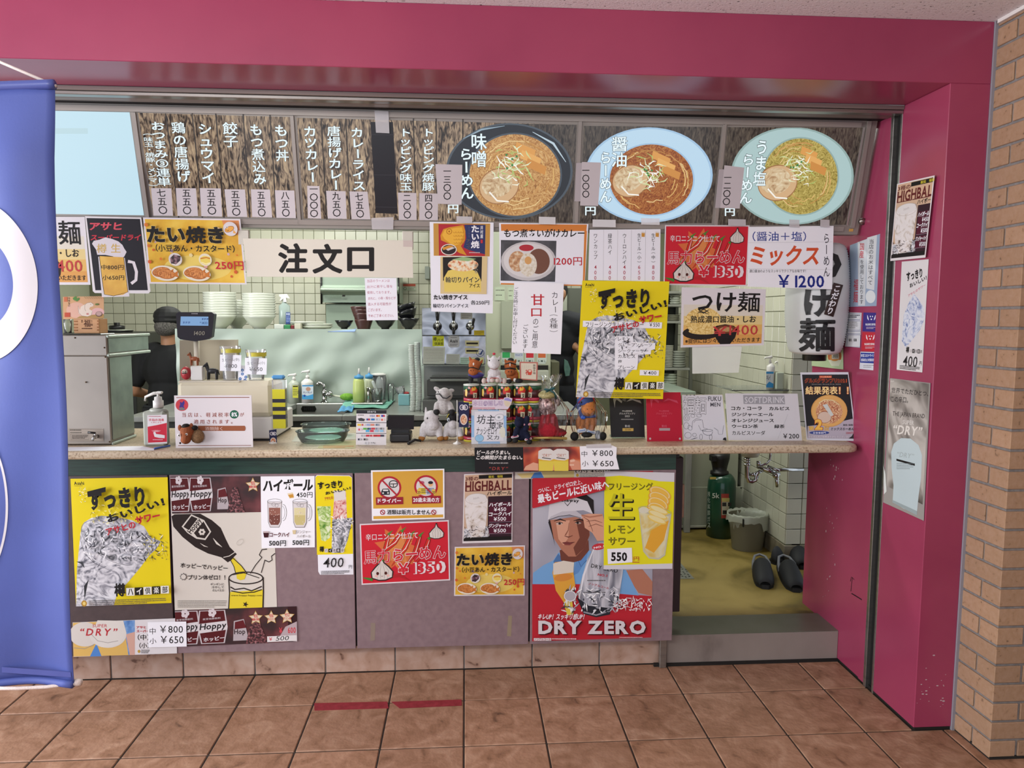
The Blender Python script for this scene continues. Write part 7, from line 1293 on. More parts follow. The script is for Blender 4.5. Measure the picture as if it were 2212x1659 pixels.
V('B2'); s = A('notice', 'small red and white notice on the kitchen back wall tiles', 'notice', pY(3.59)); s.sheet([(1450, 135), (1570, 138), (1568, 200), (1450, 198)], 'A9B09C'); s.rect(1455, 138, 1566, 160, 'A04A3A'); smalltext(s, 1500, 165, 1560, 2, 15, 6); s.ring(1472, 180, 12, 12, 3, BK); s.done()
bx2('wall_dispenser', M('7A8078', .4), 1650, -20, 1690, 95, 3.4, .18, None, 'grey narrow dispenser fixed on the back wall tiles', 'dispenser')
# black lidded pot at the left
V('B1'); YPt = 2.75; zs = at(620, 495, YPt).z; f_ = at(620, 495, YPt)
bx2('cooking_range', M('3A3C3A', .4, .5), 170, 493, 800, 1250, YPt-.25, .7, None, 'dark steel cooking range along the kitchen back wall', 'stove', zb=KF)
pot = empty('lidded_pot', (f_.x, YPt, zs), 'black lidded pan on the cooking range behind the warmer', 'pot'); turned('pan', mblk, 620, [(470, 150), (492, 140)], YPt, pot); turned('knob', mblk, 634, [(402, 26), (425, 26), (428, 60), (440, 68), (466, 64)], YPt, pot); turned('lid', M('A8ACA0', .3, .5), 620, [(464, 150), (470, 155)], YPt, pot)
# door and second worker side
V('B3'); YDo = 3.0; x0, x1 = at(1515, 500, YDo).x, at(1720, 500, YDo).x
dr = empty('door_1', ((x0+x1)/2, YDo, KF), kind='structure'); box('door_leaf', M('55584F', .4), (x0, YDo, KF), (x1, YDo+.04, at(1600, 175, YDo).z), dr); box('door_frame', M('9EA294', .5), (x0-.05, YDo-.02, KF), (x0-.004, YDo+.06, at(1600, 120, YDo).z), dr); MB().ell(at(1552, 640, YDo-.04), .022, 12).build('door_knob', mchrome, dr)
x2 = at(1372, 500, YDo).x; box('wall_partition', M('A6AA98', .4), (x2-.5, YDo+.2, KF), (x0-.055, YDo+.3, 2.7), kind='structure')
# ---------------- shelving right of the yellow poster ----------------
V('B4'); YR = 2.55; rk = empty('wire_rack', (at(930, 900, YR).x, YR+.2, KF), 'dark kitchen rack with shelves of packed cups and containers', 'rack'); x0, x1 = at(795, 600, YR).x, at(1052, 600, YR).x
for x in (x0, x1): 
    for y in (YR, YR+.4): box('post', M('6A6C64', .4, .5), (x-.012, y-.012, KF), (x+.012, y+.012, at(900, 100, YR).z), rk, bev=.002)
zsh = []
for y in (130, 245, 395, 815, 1010): z = at(930, y, YR).z; zsh.append(z); box('shelf', mst, (x0, YR-.01, z-.012), (x1, YR+.42, z+.006), rk)
box('back_panel', M('3C403A', .6), (x0, YR+.42, KF), (x1, YR+.43, at(900, 100, YR).z), rk, bev=0)
R_ = random.Random(11)
def pile(x, yb, n, hw, h, c, label, nm='cup_stack', Y=YR+.07):
    z = min([q for q in zsh if abs(q-at(x, yb, YR).z) < .25], key=lambda q: abs(q-at(x, yb, YR).z))+.007; k = mpp(Y, x, yb); mb = MB(); p = at(x, yb, Y)
    for i in range(n): mb.lathe((p.x, Y, z+i*h), [(hw*k*.8, 0), (hw*k, h*.8), (hw*k*.8, h*.98)], 14)
    mb.build(nm, M(c, .35), None, label, 'containers', 'stacks of cups and containers on the kitchen rack')
pile(850, 800, 14, 38, .012, 'A8A89C', 'stack of pale paper cups on the rack, left on the wide shelf'); pile(935, 800, 7, 65, .018, '8E9288', 'stack of grey lidded containers on the rack, right on the wide shelf'); pile(905, 240, 4, 48, .018, 'B0B4A8', 'stack of pale cups on the rack top shelf'); pile(880, 385, 4, 70, .012, '7A7A6A', 'stack of flat packets on the upper rack shelf'); pile(860, 1000, 6, 60, .02, 'A6B0A0', 'stack of clear dishes low on the rack')
# ---------------- glass shelf with bottles on the tiled side wall ----------------
V('B4'); XS = 1.70; g0, g1 = hit(pZ(1.02), 1590, 985), hit(pZ(1.02), 1900, 1035); zsf = at(1755, 992, 1.25).z; p = at(1755, 992, 1.25)
wf = box('wall_shelf', clear, (p.x-.25, 1.18, zsf-.008), (1.852, 1.45, zsf), None, 'clear glass shelf on the tiled side wall', 'shelf', bev=.001); 
def l3(a): a.sheet([(1722, 838), (1788, 840), (1786, 985), (1722, 983)], 'C6CCCE', .0004); a.rect(1722, 842, 1788, 860, '3A8AC0'); a.poly([(1722, 960), (1750, 930), (1787, 950), (1786, 985), (1722, 983)], '3A8AC0'); a.t('キレイ', (1726, 870, 1760, 920), BK, .02)
pump('soap_bottle', 'white pump bottle with blue label on the glass shelf', 1757, 988, 790, 765, 36, 1.24, zsf, mw, l3, -1, 712); pump('soap_bottle', 'second white pump bottle farther back on the glass shelf', 1850, 985, 860, 825, 44, 1.36, zsf, M('B4BAB0', .3), None, -1, 752)
bx2('tissue_pack', M('A8B0A0', .6), 1815, 850, 1880, 990, 1.2, .03, None, 'pale packet leaning beside the bottles on the glass shelf', 'packet', zb=zsf)
# steel top in front of the rack (prep table)
V('B4'); pz_ = at(900, 1000, 1.9).z; box('prep_table', msat, (at(800, 1000, 1.9).x, 1.75, pz_-.03), (1.5, 2.4, pz_), None, 'pale green steel prep table beside the rack', 'table')
for x in (at(800, 1000, 1.9).x+.03, 1.47):
    for y in (1.78, 2.37): box('leg', mst, (x-.02, y-.02, KF), (x+.02, y+.02, pz_-.03), bpy.data.objects['prep_table'])
# ---------------- lantern ----------------
V('B5'); YLn = .33; kL = mpp(YLn, 600, 500); cx = 612
cxp = at(cx, 500, YLn); R0 = 238*kL; zt_, zb_ = at(cx, -120, YLn).z, at(cx, 770, YLn).z; prof = []; NR = 46
def lr(v): return R0*(.72+.28*math.sin(math.pi*min(max((v*1.02-.01), 0), 1))**.38) if 0 < v < 1 else R0*.66
for i in range(NR*2+1): v = i/(NR*2); prof.append((lr(v)-(.0035 if i % 2 else 0), zb_+(zt_-zb_)*v))
lan = MB().open_lathe((cxp.x, YLn, 0), prof, 48).build('paper_lantern', MN('lantern_paper', ['BDBFC0', 'C9CACB'], scale=3, rough=.5), None, 'big white ribbed paper lantern with black brush characters', 'lantern', origin=(cxp.x, YLn, zb_))
MB().lathe((cxp.x, YLn, zb_-.03), [(R0*.36, 0), (R0*.38, .002), (R0*.38, .03), (R0*.66, .034)], 32).build('bottom_cap', M('141416', .25), lan); MB().lathe((cxp.x, YLn, zt_), [(R0*.66, -.002), (R0*.36, .004), (R0*.36, .03)], 32).build('top_cap', mblk, lan)
MB().cyl((cxp.x, YLn, zt_+.02), (cxp.x, YLn, zt_+.06), .003, n=6).build('cord', mblk, lan)
def onl(x, y, off=.002):
    d = ray(x, y); o_ = CP; r_ = lr(min(max((hit(pY(YLn-R0*.8), x, y).z-zb_)/(zt_-zb_), .02), .98))+off; ox, oy = o_.x-cxp.x, o_.y-YLn; a_ = d.x**2+d.y**2; b_ = 2*(ox*d.x+oy*d.y); c_ = ox*ox+oy*oy-r_*r_; D = max(b_*b_-4*a_*c_, 0); return o_+d*((-b_-math.sqrt(D))/(2*a_))
def lan_text(ch, bx, b, name='character'):
    v, f, adv, cj = glyph(ch, b); xs = [p[0] for p in v]; ys = [p[1] for p in v]; a0, a1, b0, b1 = min(xs), max(xs), min(ys), max(ys)
    bm = bmesh.new(); V2 = [bm.verts.new((p[0], p[1], 0)) for p in v]
    for t in f:
        try: bm.faces.new([V2[i] for i in t])
        except ValueError: pass
    bmesh.ops.triangulate(bm, faces=bm.faces); bmesh.ops.subdivide_edges(bm, edges=[e for e in bm.edges if e.calc_length() > .2], cuts=2, use_grid_fill=False); bmesh.ops.triangulate(bm, faces=bm.faces)
    bm.verts.index_update(); vs = [onl(bx[0]+(q.co.x-a0)/(a1-a0)*(bx[2]-bx[0]), bx[3]-(q.co.y-b0)/(b1-b0)*(bx[3]-bx[1])) for q in bm.verts]
    MB().add(vs, [[q.index for q in fc.verts] for fc in bm.faces], True).build(name, M('121214', .5), lan, fixn=False); bm.free()
lan_text('つ', (560, -60, 822, 178), .05); lan_text('け', (515, 245, 735, 470), .05); lan_text('麺', (470, 478, 772, 752), .035)
vs = [onl(x, y, .004) for x, y in [(758+i*.78*100/100*0+(835-758)*i/6, 190+(210-190)*i/6) for i in range(7)]+[(678+(755-678)*i/6, 448+(470-448)*i/6) for i in range(7)]]
MB().add(vs, [[i, i+1, 8+i, 7+i] for i in range(6)], True).build('brown_tag', M('2E1A16', .5), lan, fixn=False)
pa, pb = onl(797, 205, .006), onl(716, 455, .006); ln_ = (pa, (pb-pa).cross(onl(830, 330, .006)-onl(690, 330, .006)).normalized()); a = A('tag_lettering', None, None, ln_, parent=lan); a.k = 6; a.vt('こだわり', (765, 208, 825, 450), WH2, .03, -75, kw=1); a.done()
# ================= people in the kitchen =================
def person(label, X, Y, H, yawd, shirt, pants, cap=None, hair='2A2A2C', apron=False, armL=None, armR=None, bend=0, tee=True):
    o = empty('person', (X, Y, KF), label, 'person'); R_ = Matrix.Rotation(math.radians(yawd), 3, 'Z')
    def P_(a, b, c): return Vector((X, Y, KF))+R_@Vector((a*H, b*H+bend*max(0, c-.5)*H, c*H))
    skin = M('A07458', .5); mb = MB(); hp = P_(0, -.012, .925)
    mb.ell(hp, (.047*H, .058*H, .066*H), rot=R_).ell(P_(0, .025, .885), (.036*H, .04*H, .035*H)).caps(P_(0, .0, .82), P_(0, -.005, .89), .034*H, .032*H)
    mb.ell(P_(0, .062, .915), (.008*H, .012*H, .012*H)); [mb.ell(P_(s_*.048, .0, .915), (.008*H, .014*H, .02*H)) for s_ in (-1, 1)]
    mb.ell(P_(0, 0, .72), (.105*H, .062*H, .11*H), rot=R_).ell(P_(0, 0, .60), (.085*H, .058*H, .1*H), rot=R_).ell(P_(0, 0, .51), (.092*H, .065*H, .07*H), rot=R_)
    A_ = {}
    for s_, aim in ((-1, armL), (1, armR)):
        sh = P_(s_*.115, 0, .79); el, wr = aim or (P_(s_*.145, .02, .62), P_(s_*.13, .1, .50)); A_[s_] = (sh, el, wr)
        mb.caps(P_(s_*.07, 0, .80), sh, .04*H, .036*H).caps(sh, el, .032*H, .026*H).caps(el, wr, .025*H, .016*H); d = (wr-el).normalized(); hc_ = wr+d*.03*H; mb.ell(hc_, (.018*H, .018*H, .018*H)); sd = d.cross(Vector((0, 0, 1))).normalized()
        for k in range(4): mb.caps(hc_+sd*(k-1.5)*.009*H, hc_+sd*(k-1.5)*.011*H+d*(.045-.004*abs(k-1.5))*H+Vector((0, 0, -.012*H)), .0058*H, .0045*H, 6)
        mb.caps(hc_+sd*.014*H, hc_+sd*.03*H+d*.02*H, .006*H, .005*H, 6)
    for s_ in (-1, 1): mb.caps(P_(s_*.05, 0, .49), P_(s_*.055, .01, .27), .052*H, .035*H).caps(P_(s_*.055, .01, .27), P_(s_*.055, 0, .045), .034*H, .022*H).caps(P_(s_*.055, -.01, .02), P_(s_*.06, .08, .016), .022*H, .018*H)
    body = mb.build('body', skin, o, remesh=.008)
    mb = MB().ell(P_(0, 0, .72), (.116*H, .075*H, .12*H), rot=R_).ell(P_(0, 0, .60), (.097*H, .07*H, .11*H), rot=R_).ell(P_(0, 0, .54), (.1*H, .074*H, .07*H), rot=R_)
    for s_ in (-1, 1):
        sh, el, wr = A_[s_]; mb.caps(P_(s_*.06, 0, .805), sh, .042*H, .044*H).caps(sh, sh.lerp(el, .72), .043*H, .037*H)
    mb.build('shirt', M(shirt, .8), o, remesh=.009)
    mb = MB().ell(P_(0, 0, .50), (.104*H, .078*H, .06*H), rot=R_)
    for s_ in (-1, 1): mb.caps(P_(s_*.05, 0, .48), P_(s_*.056, .01, .27), .06*H, .044*H).caps(P_(s_*.056, .01, .27), P_(s_*.056, 0, .06), .042*H, .034*H)
    mb.build('trousers', M(pants, .8), o, remesh=.009); mb = MB()
    for s_ in (-1, 1): mb.caps(P_(s_*.055, -.012, .024), P_(s_*.06, .085, .02), .026*H, .024*H)
    mb.build('shoes', M('141414', .5), o)
    mb = MB().ell(P_(0, -.022, .935-(.022 if cap else 0)), (.051*H, .055*H, (.045 if cap else .058)*H), rot=R_); mb.build('hair', MN('grey_hair', ['2E2C2A', '6A6662'], scale=120, rough=.9) if cap else M(hair, .8), o)
    if cap:
        mb = MB().ell(P_(0, -.006, .962), (.060*H, .069*H, .046*H), rot=R_).ell(P_(0, -.008, .942), (.059*H, .068*H, .026*H), rot=R_); mb.ell(P_(0, .06, .955), (.045*H, .05*H, .01*H), rot=R_); mb.build('cap', M(cap, .7), o, remesh=.004)
    e_ = MB(); [e_.ell(P_(s_*.018, .047, .925), .006*H, 6) for s_ in (-1, 1)]; e_.build('eyes', mblk, o)
    if apron:
        mb = MB(); n = 18; vs = []
        for z in (.55, .20):
            for i in range(n+1): a = math.radians(-200+220*i/n*1.0); r_ = .112+(.55-z)*.06; vs.append(P_(r_*math.cos(a), r_*.78*math.sin(a), z))
        mb.add(vs, [[i, i+1, n+2+i, n+1+i] for i in range(n)], True); ap = mb.build('apron', M('17181C', .8), o, fixn=False); q = ap.modifiers.new('t', 'SOLIDIFY'); q.thickness = .006
        mb = MB(); mb.tube([P_(.108*math.cos(t/12*6.283), .082*math.sin(t/12*6.283), .555) for t in range(12)], .008*H, 6, True); mb.caps(P_(-.035, -.09, .55), P_(-.04, -.1, .44), .007*H, .006*H); mb.caps(P_(-.025, -.09, .55), P_(-.02, -.1, .46), .007*H, .006*H); mb.build('apron_strings', M('1E2024', .8), o)
        c = P_(.035, -.094, .515); box('waist_tag', M('A8B4B0', .5), (c.x-.03, c.y-.012, c.z-.012), (c.x+.03, c.y-.008, c.z+.012), o, bev=0)
    return o
V('B1'); YM = 2.15; tp_ = at(1068, 268, YM); Hm = (tp_.z-KF)/1.0
person('cook seen from behind in black shirt, black cap and black apron at the stove', tp_.x, YM, Hm, 0, '0E0F12', '121318', cap='101012', apron=True,
       armL=(Vector((tp_.x-.16*Hm, YM+.02, KF+.62*Hm)), Vector((tp_.x-.1*Hm, YM+.13*Hm, KF+.58*Hm))), armR=(Vector((tp_.x+.15*Hm, YM+.03, KF+.62*Hm)), Vector((tp_.x+.1*Hm, YM+.13*Hm, KF+.58*Hm))), bend=.06)
V('B3'); YW = 2.62; w0 = at(1440, 470, YW); Hw = (w0.z-KF)/.80; sx = at(1395, 500, YW).x
el, wr = at(1500, 640, YW-.12), at(1600, 715, YW-.2)
person('worker in dark blue shirt mostly hidden behind a paper, one bare arm reaching right', sx, YW, Hw, 150, '12141C', '10121A', armL=(at(1500, 625, YW-.05), at(1590, 705, YW-.12)), armR=None)
cl_ = MB().prism([at(x, y, YW-.2) for x, y in ((1490, 810), (1520, 830), (1545, 900), (1535, 960), (1500, 965), (1488, 900))], (0, .03, 0)); cl_.build('hanging_towel', MN('teal_towel', ['4A6A64', '5E8078'], scale=40, rough=.9), None, 'teal towel tucked at the waist of the worker', 'towel')
V('B3'); bx2('bin', M('5A5A46', .5), 1372, 835, 1445, 960, 2.1, .25, None, 'olive bin standing beside the drink dispenser', 'bin', zb=KF)
# ================= snack cans, plush horses and signs on the counter =================
V('B3'); fc_ = stand(640, 1556, CZ); YCn = fc_.y+.037; kc = mpp(YCn, 655, 1300); RC = 70*kc; HC = (at(700, 1030, YCn).z-CZ)/3
def on_can(x, z, off=.0006): a = x/RC; r = RC+off; return Vector((r*math.sin(a), -r*math.cos(a), z))
def can_proto():
    o = empty('snack_can', (0, 0, 0)); h = HC-.003
    for nm, m_, z0, z1, r in (('yellow_base', M('BDB22E', .4), 0, .10, .985), ('pink_band', M('A83048', .4), .10, .28, 1), ('can_body', M('3E1418', .4), .28, .70, 1), ('green_band', M('1C4A34', .4), .70, .93, 1), ('lid', M('B9BAB4', .3), .93, 1, 1.03)):
        MB().lathe((0, 0, 0), [(RC*r, z0*h), (RC*r, z1*h)], 28).build(nm, m_, o)
    def patch(nm, pts, c, off):
        bm = bmesh.new(); P = [Vector((p[0]*RC, p[1]*h, 0)) for p in pts]; V2 = [bm.verts.new(p) for p in P]; [bm.faces.new([V2[i] for i in t]) for t in tessellate_polygon([P])]
        bmesh.ops.subdivide_edges(bm, edges=[e for e in bm.edges if e.calc_length() > .01], cuts=3, use_grid_fill=False); bmesh.ops.triangulate(bm, faces=bm.faces); bm.verts.index_update()
        MB().add([on_can(v.co.x, v.co.y, off) for v in bm.verts], [[v.index for v in f.verts] for f in bm.faces], True).build(nm, M(c, .4), o, fixn=False); bm.free()
    patch('flame_print', [(-.15, .5), (-.2, .72), (.02, .86), (.3, .9), (.62, .86), (.85, .7), (.7, .55), (.4, .48), (.1, .5)], 'B82A22', .0006); patch('yellow_print', [(.02, .66), (.1, .9), (.3, .8), (.42, .92), (.62, .84), (.5, .7), (.3, .68)], 'CFA030', .0009)
    patch('white_square', [(.22, .3), (.72, .28), (.76, .56), (.2, .58)], 'C9C0A4', .0008); patch('face_print', [(-.9, .42), (-.62, .36), (-.52, .6), (-.6, .78), (-.88, .74)], 'C9A84A', .0008); patch('pink_dot', [(-.3+.16*math.cos(i), .84+.07*math.sin(i)) for i in (0, .8, 1.6, 2.4, 3.2, 4, 4.8, 5.6)], 'C08A8A', .001)
    v, f, adv, cj = glyph('ヌ', .04); MB().add([on_can((.3+p[0]*.38)*RC, (.3+p[1]*.26)*h, .0014) for p in v], f).build('lettering', M('141412', .5), o, fixn=False)
    v = []; f = []; rr = random.Random(1); 
    for i in range(9): x = -.5+i*.11; v += [on_can(x*RC, .17*h, .0008), on_can((x+.07)*RC, .17*h, .0008), on_can((x+.07)*RC, .22*h, .0008), on_can(x*RC, .22*h, .0008)]; f.append([4*i, 4*i+1, 4*i+2, 4*i+3])
    MB().add(v, f).build('small_print', M('D8C0C4', .5), o, fixn=False); return o
cp0 = can_proto(); used = False; RW = ('bottom', 'middle', 'top')
for r in range(3):
    for c, cx in enumerate((655, 808, 960, 1098, 1215)):
        q = at(cx, 1300, YCn); rz = -1.1 if c == 4 else (-.1*c); lb_ = '%s snack can with flame print, %s row of the can wall%s' % (('leftmost', 'second', 'middle', 'fourth', 'rightmost')[c], RW[r], ' turned sideways' if c == 4 else '')
        if not used: o = cp0; used = True
        else: o = dup(cp0)
        o.location = (q.x+(.0 if r < 2 else .001), YCn+(.012 if c == 4 else 0), CZ+HC*r); o.rotation_euler = (0, 0, rz); tag(o, lb_, 'can', 'snack cans stacked in the can wall')
ZC3 = CZ+3*HC
def plush(name, label, Y, zb, parts, vox=.0022, cat='plush toy', group=None):
    """each part: name, material, list of ('e',x,y,d,rx,ry[,rd]) and ('c',x1,y1,d1,x2,y2,d2,r1,r2) in view units at depth Y"""
    k = mpp(Y); allx = [p[1] for pt_ in parts for p in pt_[2]]; P_ = lambda x, y, d: at(x, y, Y)+Vector((0, d*k, 0))
    zmin = min((P_(p[1], p[2], 0).z-p[5]*k if p[0] == 'e' else min(P_(p[1], p[2], 0).z-p[7]*k, P_(p[4], p[5], 0).z-p[8]*k)) for pt_ in parts for p in pt_[2]); dz = Vector((0, 0, zb-zmin if zb is not None else 0))
    o = empty(name, (at(sum(allx)/len(allx), 0, Y).x, Y, zb if zb is not None else zmin), label, cat, group)
    for nm, m_, L in parts:
        mb = MB()
        for p in L:
            if p[0] == 'e': mb.ell(P_(p[1], p[2], p[3])+dz, (p[4]*k, (p[6] if len(p) > 6 else p[4]*.85)*k, p[5]*k), 14)
            else: mb.caps(P_(p[1], p[2], p[3])+dz, P_(p[4], p[5], p[6])+dz, p[7]*k, p[8]*k)
        mb.build(nm, m_, o, remesh=vox if nm in ('body', 'coat', 'muzzle') else 0)
    return o
def fur(key, a, b): return MN(key, [a, b], scale=160, detail=3, rough=.95, bump=.4, spec=.2)
fw, fg, fbw, fnv, ftan = fur('white_fur', 'B4B0B2', 'C8C4C6'), fur('grey_fur', '9A9696', 'B4B0AE'), fur('brown_fur', '8A4A28', 'A05A34'), fur('navy_fur', '14172A', '1E2238'), fur('tan_fur', 'A8653A', 'BA7848'); hf = M('9A6830', .7); fbk = M('121214', .8)
V('E1'); Y1 = stand(500, 1580, CZ).y+.05
plush('plush_horse', 'white plush horse lying with tan hooves, leftmost on the counter', Y1, CZ, [('body', fw, [('e', 300, 1370, 60, 200, 160), ('e', 300, 1200, 0, 135, 150), ('e', 330, 1310, -60, 105, 95), ('c', 205, 1120, 20, 200, 1010, 30, 30, 12), ('c', 400, 1120, 20, 420, 1040, 30, 28, 12), ('c', 170, 1400, 0, 140, 1520, -60, 80, 55), ('c', 420, 1400, 0, 450, 1510, -60, 80, 52)]),
    ('hoof', hf, [('e', 135, 1530, -75, 60, 48)]), ('hoof', hf, [('e', 460, 1530, -75, 60, 48)]), ('eye', mblk, [('e', 232, 1178, -105, 12, 18, 8)]), ('eye', mblk, [('e', 428, 1190, -80, 10, 16, 8)]), ('nostril', M('9A9496', .9), [('e', 298, 1325, -148, 8, 6, 4)]), ('nostril', M('9A9496', .9), [('e', 370, 1330, -142, 8, 6, 4)])], group='white and grey plush horses by the little flag')
plush('plush_horse', 'white plush horse with black hood and yellow trim behind the little flag', Y1+.01, CZ, [('body', fw, [('e', 670, 1400, 60, 165, 150), ('e', 670, 1310, -40, 85, 90), ('c', 570, 1420, 0, 540, 1510, -60, 70, 50), ('c', 780, 1420, 0, 815, 1510, -60, 70, 50)]), ('hood', fbk, [('e', 665, 1190, 10, 100, 105), ('e', 690, 1140, 20, 60, 60)]), ('trim', M('BDB04A', .7), [('c', 572, 1180, -40, 600, 1125, -60, 8, 7), ('c', 600, 1125, -60, 650, 1100, -70, 7, 8), ('c', 700, 1100, -70, 745, 1090, -60, 8, 7)]),
    ('hoof', hf, [('e', 545, 1530, -70, 55, 46)]), ('hoof', hf, [('e', 822, 1530, -70, 60, 46)]), ('eye_patch', M('A8B0B8', .6), [('e', 600, 1215, -78, 26, 38, 12)]), ('pupil', mblk, [('e', 603, 1222, -90, 10, 18, 8)])], group='white and grey plush horses by the little flag')
plush('plush_horse', 'grey plush horse with black bridle sitting on top of the white ones', Y1+.01, None, [('body', fg, [('e', 510, 960, 20, 150, 150), ('e', 520, 760, 10, 150, 125), ('e', 530, 710, -60, 95, 92), ('c', 410, 930, -20, 385, 1010, -70, 65, 50), ('c', 610, 930, -20, 660, 1010, -70, 65, 50), ('c', 400, 660, 30, 370, 640, 30, 42, 34), ('c', 640, 680, 30, 670, 680, 30, 36, 30)]),
    ('hoof', fbk, [('e', 390, 1040, -90, 56, 58)]), ('hoof', fbk, [('e', 660, 1040, -90, 58, 58)]), ('bridle', M('24262A', .5), [('c', 375, 735, -80, 440, 720, -120, 9, 9), ('c', 440, 720, -120, 500, 790, -125, 9, 9), ('c', 500, 790, -125, 570, 800, -125, 9, 9), ('c', 570, 800, -125, 630, 760, -100, 9, 9)]), ('eye', mblk, [('e', 425, 690, -112, 9, 12, 6)])], group='white and grey plush horses by the little flag')
# trio on the cans
Y3 = YCn-.004
plush('plush_horse', 'brown plush racehorse with purple blanket standing on the leftmost can', Y3, ZC3, [('body', fbw, [('e', 1055, 240, 0, 108, 110), ('e', 1030, 345, -50, 92, 75), ('c', 985, 150, 20, 965, 100, 20, 32, 12), ('c', 1170, 190, 20, 1190, 150, 20, 28, 12), ('e', 1090, 400, 60, 110, 80)]), ('blanket', M('2A2064', .7), [('e', 1080, 415, 20, 140, 62, 100)]), ('leg', fbk, [('c', 990, 450, 0, 990, 520, 0, 46, 42)]), ('leg', fbk, [('c', 1150, 450, 0, 1145, 520, 0, 46, 40)]),
    ('mane', fbk, [('e', 1100, 140, 0, 50, 34)]), ('bridle', fbk, [('c', 955, 280, -95, 1020, 268, -125, 8, 8), ('c', 1020, 268, -125, 1130, 310, -95, 8, 8), ('c', 1130, 310, -95, 1175, 210, -40, 8, 8)]), ('blaze', M('D0C8C0', .8), [('e', 1035, 215, -100, 14, 26, 8)]), ('nostrils', fbk, [('e', 985, 325, -118, 8, 8, 6), ('e', 1028, 328, -122, 8, 8, 6)])], group='plush horses on top of the cans')
plush('plush_horse', 'white plush horse with red pompom and striped boots on the cans', Y3, ZC3, [('body', fw, [('e', 1395, 370, 10, 122, 100), ('e', 1390, 190, 0, 115, 110), ('e', 1395, 225, -50, 92, 72), ('e', 1390, 95, 0, 42, 42), ('c', 1300, 110, 20, 1285, 60, 20, 30, 18), ('c', 1480, 110, 20, 1495, 75, 20, 28, 14), ('c', 1330, 420, -30, 1300, 480, -70, 50, 46), ('c', 1460, 420, -30, 1490, 480, -70, 50, 46)]), ('pompom', M('B02A3E', .8), [('e', 1393, 24, 0, 28, 22)]),
    ('boot', M('B9A8A0', .8), [('e', 1215, 490, -80, 42, 52)]), ('boot', M('B9A8A0', .8), [('e', 1360, 480, -100, 44, 38)]), ('boot', M('B9A8A0', .8), [('e', 1450, 480, -100, 44, 38)]), ('boot', M('B9A8A0', .8), [('e', 1572, 490, -80, 42, 52)]), ('boot_cuffs', M('A84A44', .8), [('c', 1262, 450, -70, 1262, 520, -70, 12, 12), ('c', 1322, 445, -90, 1400, 440, -90, 9, 9), ('c', 1410, 440, -90, 1490, 445, -90, 9, 9), ('c', 1525, 450, -70, 1525, 520, -70, 12, 12)]),
    ('eyes', mblk, [('e', 1308, 135, -62, 10, 14, 6), ('e', 1472, 135, -62, 10, 14, 6)]), ('mouth', M('8A4A40', .6), [('c', 1330, 270, -112, 1390, 292, -122, 3.5, 3.5), ('c', 1390, 292, -122, 1455, 268, -112, 3.5, 3.5)])], group='plush horses on top of the cans')
V('B3')
plush('plush_horse', 'brown plush horse with black bridle and yellow edged coat beside the framed sign', Y3, ZC3, [('body', fbw, [('e', 1030, 950, 30, 62, 55), ('e', 1005, 865, 0, 55, 55), ('e', 1000, 915, -25, 48, 38), ('c', 965, 825, 10, 960, 808, 10, 14, 7), ('c', 1050, 825, 10, 1056, 810, 10, 14, 7)]), ('mane', fbk, [('e', 1010, 812, 5, 28, 20)]), ('bridle', fbk, [('c', 955, 888, -35, 1000, 880, -62, 6, 6), ('c', 1000, 880, -62, 1050, 890, -35, 6, 6), ('c', 962, 845, -30, 1000, 832, -52, 5, 5), ('c', 1000, 832, -52, 1052, 850, -30, 5, 5)]), ('blaze', M('D0C8C0', .8), [('e', 1000, 850, -54, 5, 16, 4)]),
    ('yellow_trim', M('BDB03A', .6), [('c', 1055, 880, 0, 1082, 930, 0, 5, 5), ('c', 1082, 930, 0, 1085, 985, 0, 5, 5)]), ('boot', fbk, [('e', 992, 1000, -40, 24, 22)]), ('boot', fbk, [('e', 1080, 996, -30, 36, 22)]), ('sock', mw, [('e', 990, 980, -30, 20, 9)]), ('sock', mw, [('e', 1045, 990, -25, 16, 18)]), ('nostrils', fbk, [('e', 985, 912, -66, 5, 5, 4), ('e', 1010, 912, -66, 5, 5, 4)])], group='plush horses on top of the cans')
V('B3'); s = A('framed_sign', 'small cream framed sign with a red character on top of the cans', 'sign', pY(YCn-.02)); s.sheet([(1088, 835), (1252, 840), (1248, 1005), (1092, 995)], 'A8645A', .008); s.poly([(1100, 847), (1240, 850), (1236, 995), (1104, 986)], 'C6BDAC'); s.vt('開福多福', (1208, 858, 1232, 948), '4A3A34', .02); s.t('福', (1138, 905, 1195, 955), 'B03A2E', .03); s.ell2(1180, 930, 20, 26, 'B8483A'); s.ell2(1180, 918, 12, 10, 'CDB9A8')
for x in range(4): s.vt('ーーーー', (1112+x*18, 862, 1120+x*18, 895), '5A4A44', 0)
s.done()
# handwritten board with header
V('G3'); ln = lean(780, 1570, CZ, 5); s = A('whiteboard_sign', 'small blue framed whiteboard with black handwriting and a purple header', 'sign', ln); s.sheet([(195, 455), (1340, 462), (1352, 1560), (198, 1572)], 'C6C8CE', .004)
for q in ([(195, 640), (290, 640), (292, 1350), (196, 1350)], [(1255, 650), (1342, 650), (1348, 1300), (1262, 1300)], [(420, 456), (1100, 460), (1100, 495), (420, 492)], [(420, 1490), (1130, 1490), (1130, 1558), (420, 1562)]): s.poly(q, '8AACD0')
s.poly([(290, 505), (1250, 510), (1262, 1485), (292, 1490)], 'CFCDD4'); s.line([(290, 505), (1250, 510), (1262, 1485), (292, 1490), (290, 505)], 7, '9AA6B4')
s.t('坊主', (380, 620, 970, 915), '1E2026', .01, sk=.1); s.t('銀宝', (780, 850, 1230, 1060), '1E2026', .012); s.t('ナッシセロイ', (365, 1020, 1050, 1270), '1E2026', .004, sk=.1); s.t('又カ', (700, 1290, 1100, 1430), '1E2026', .004)
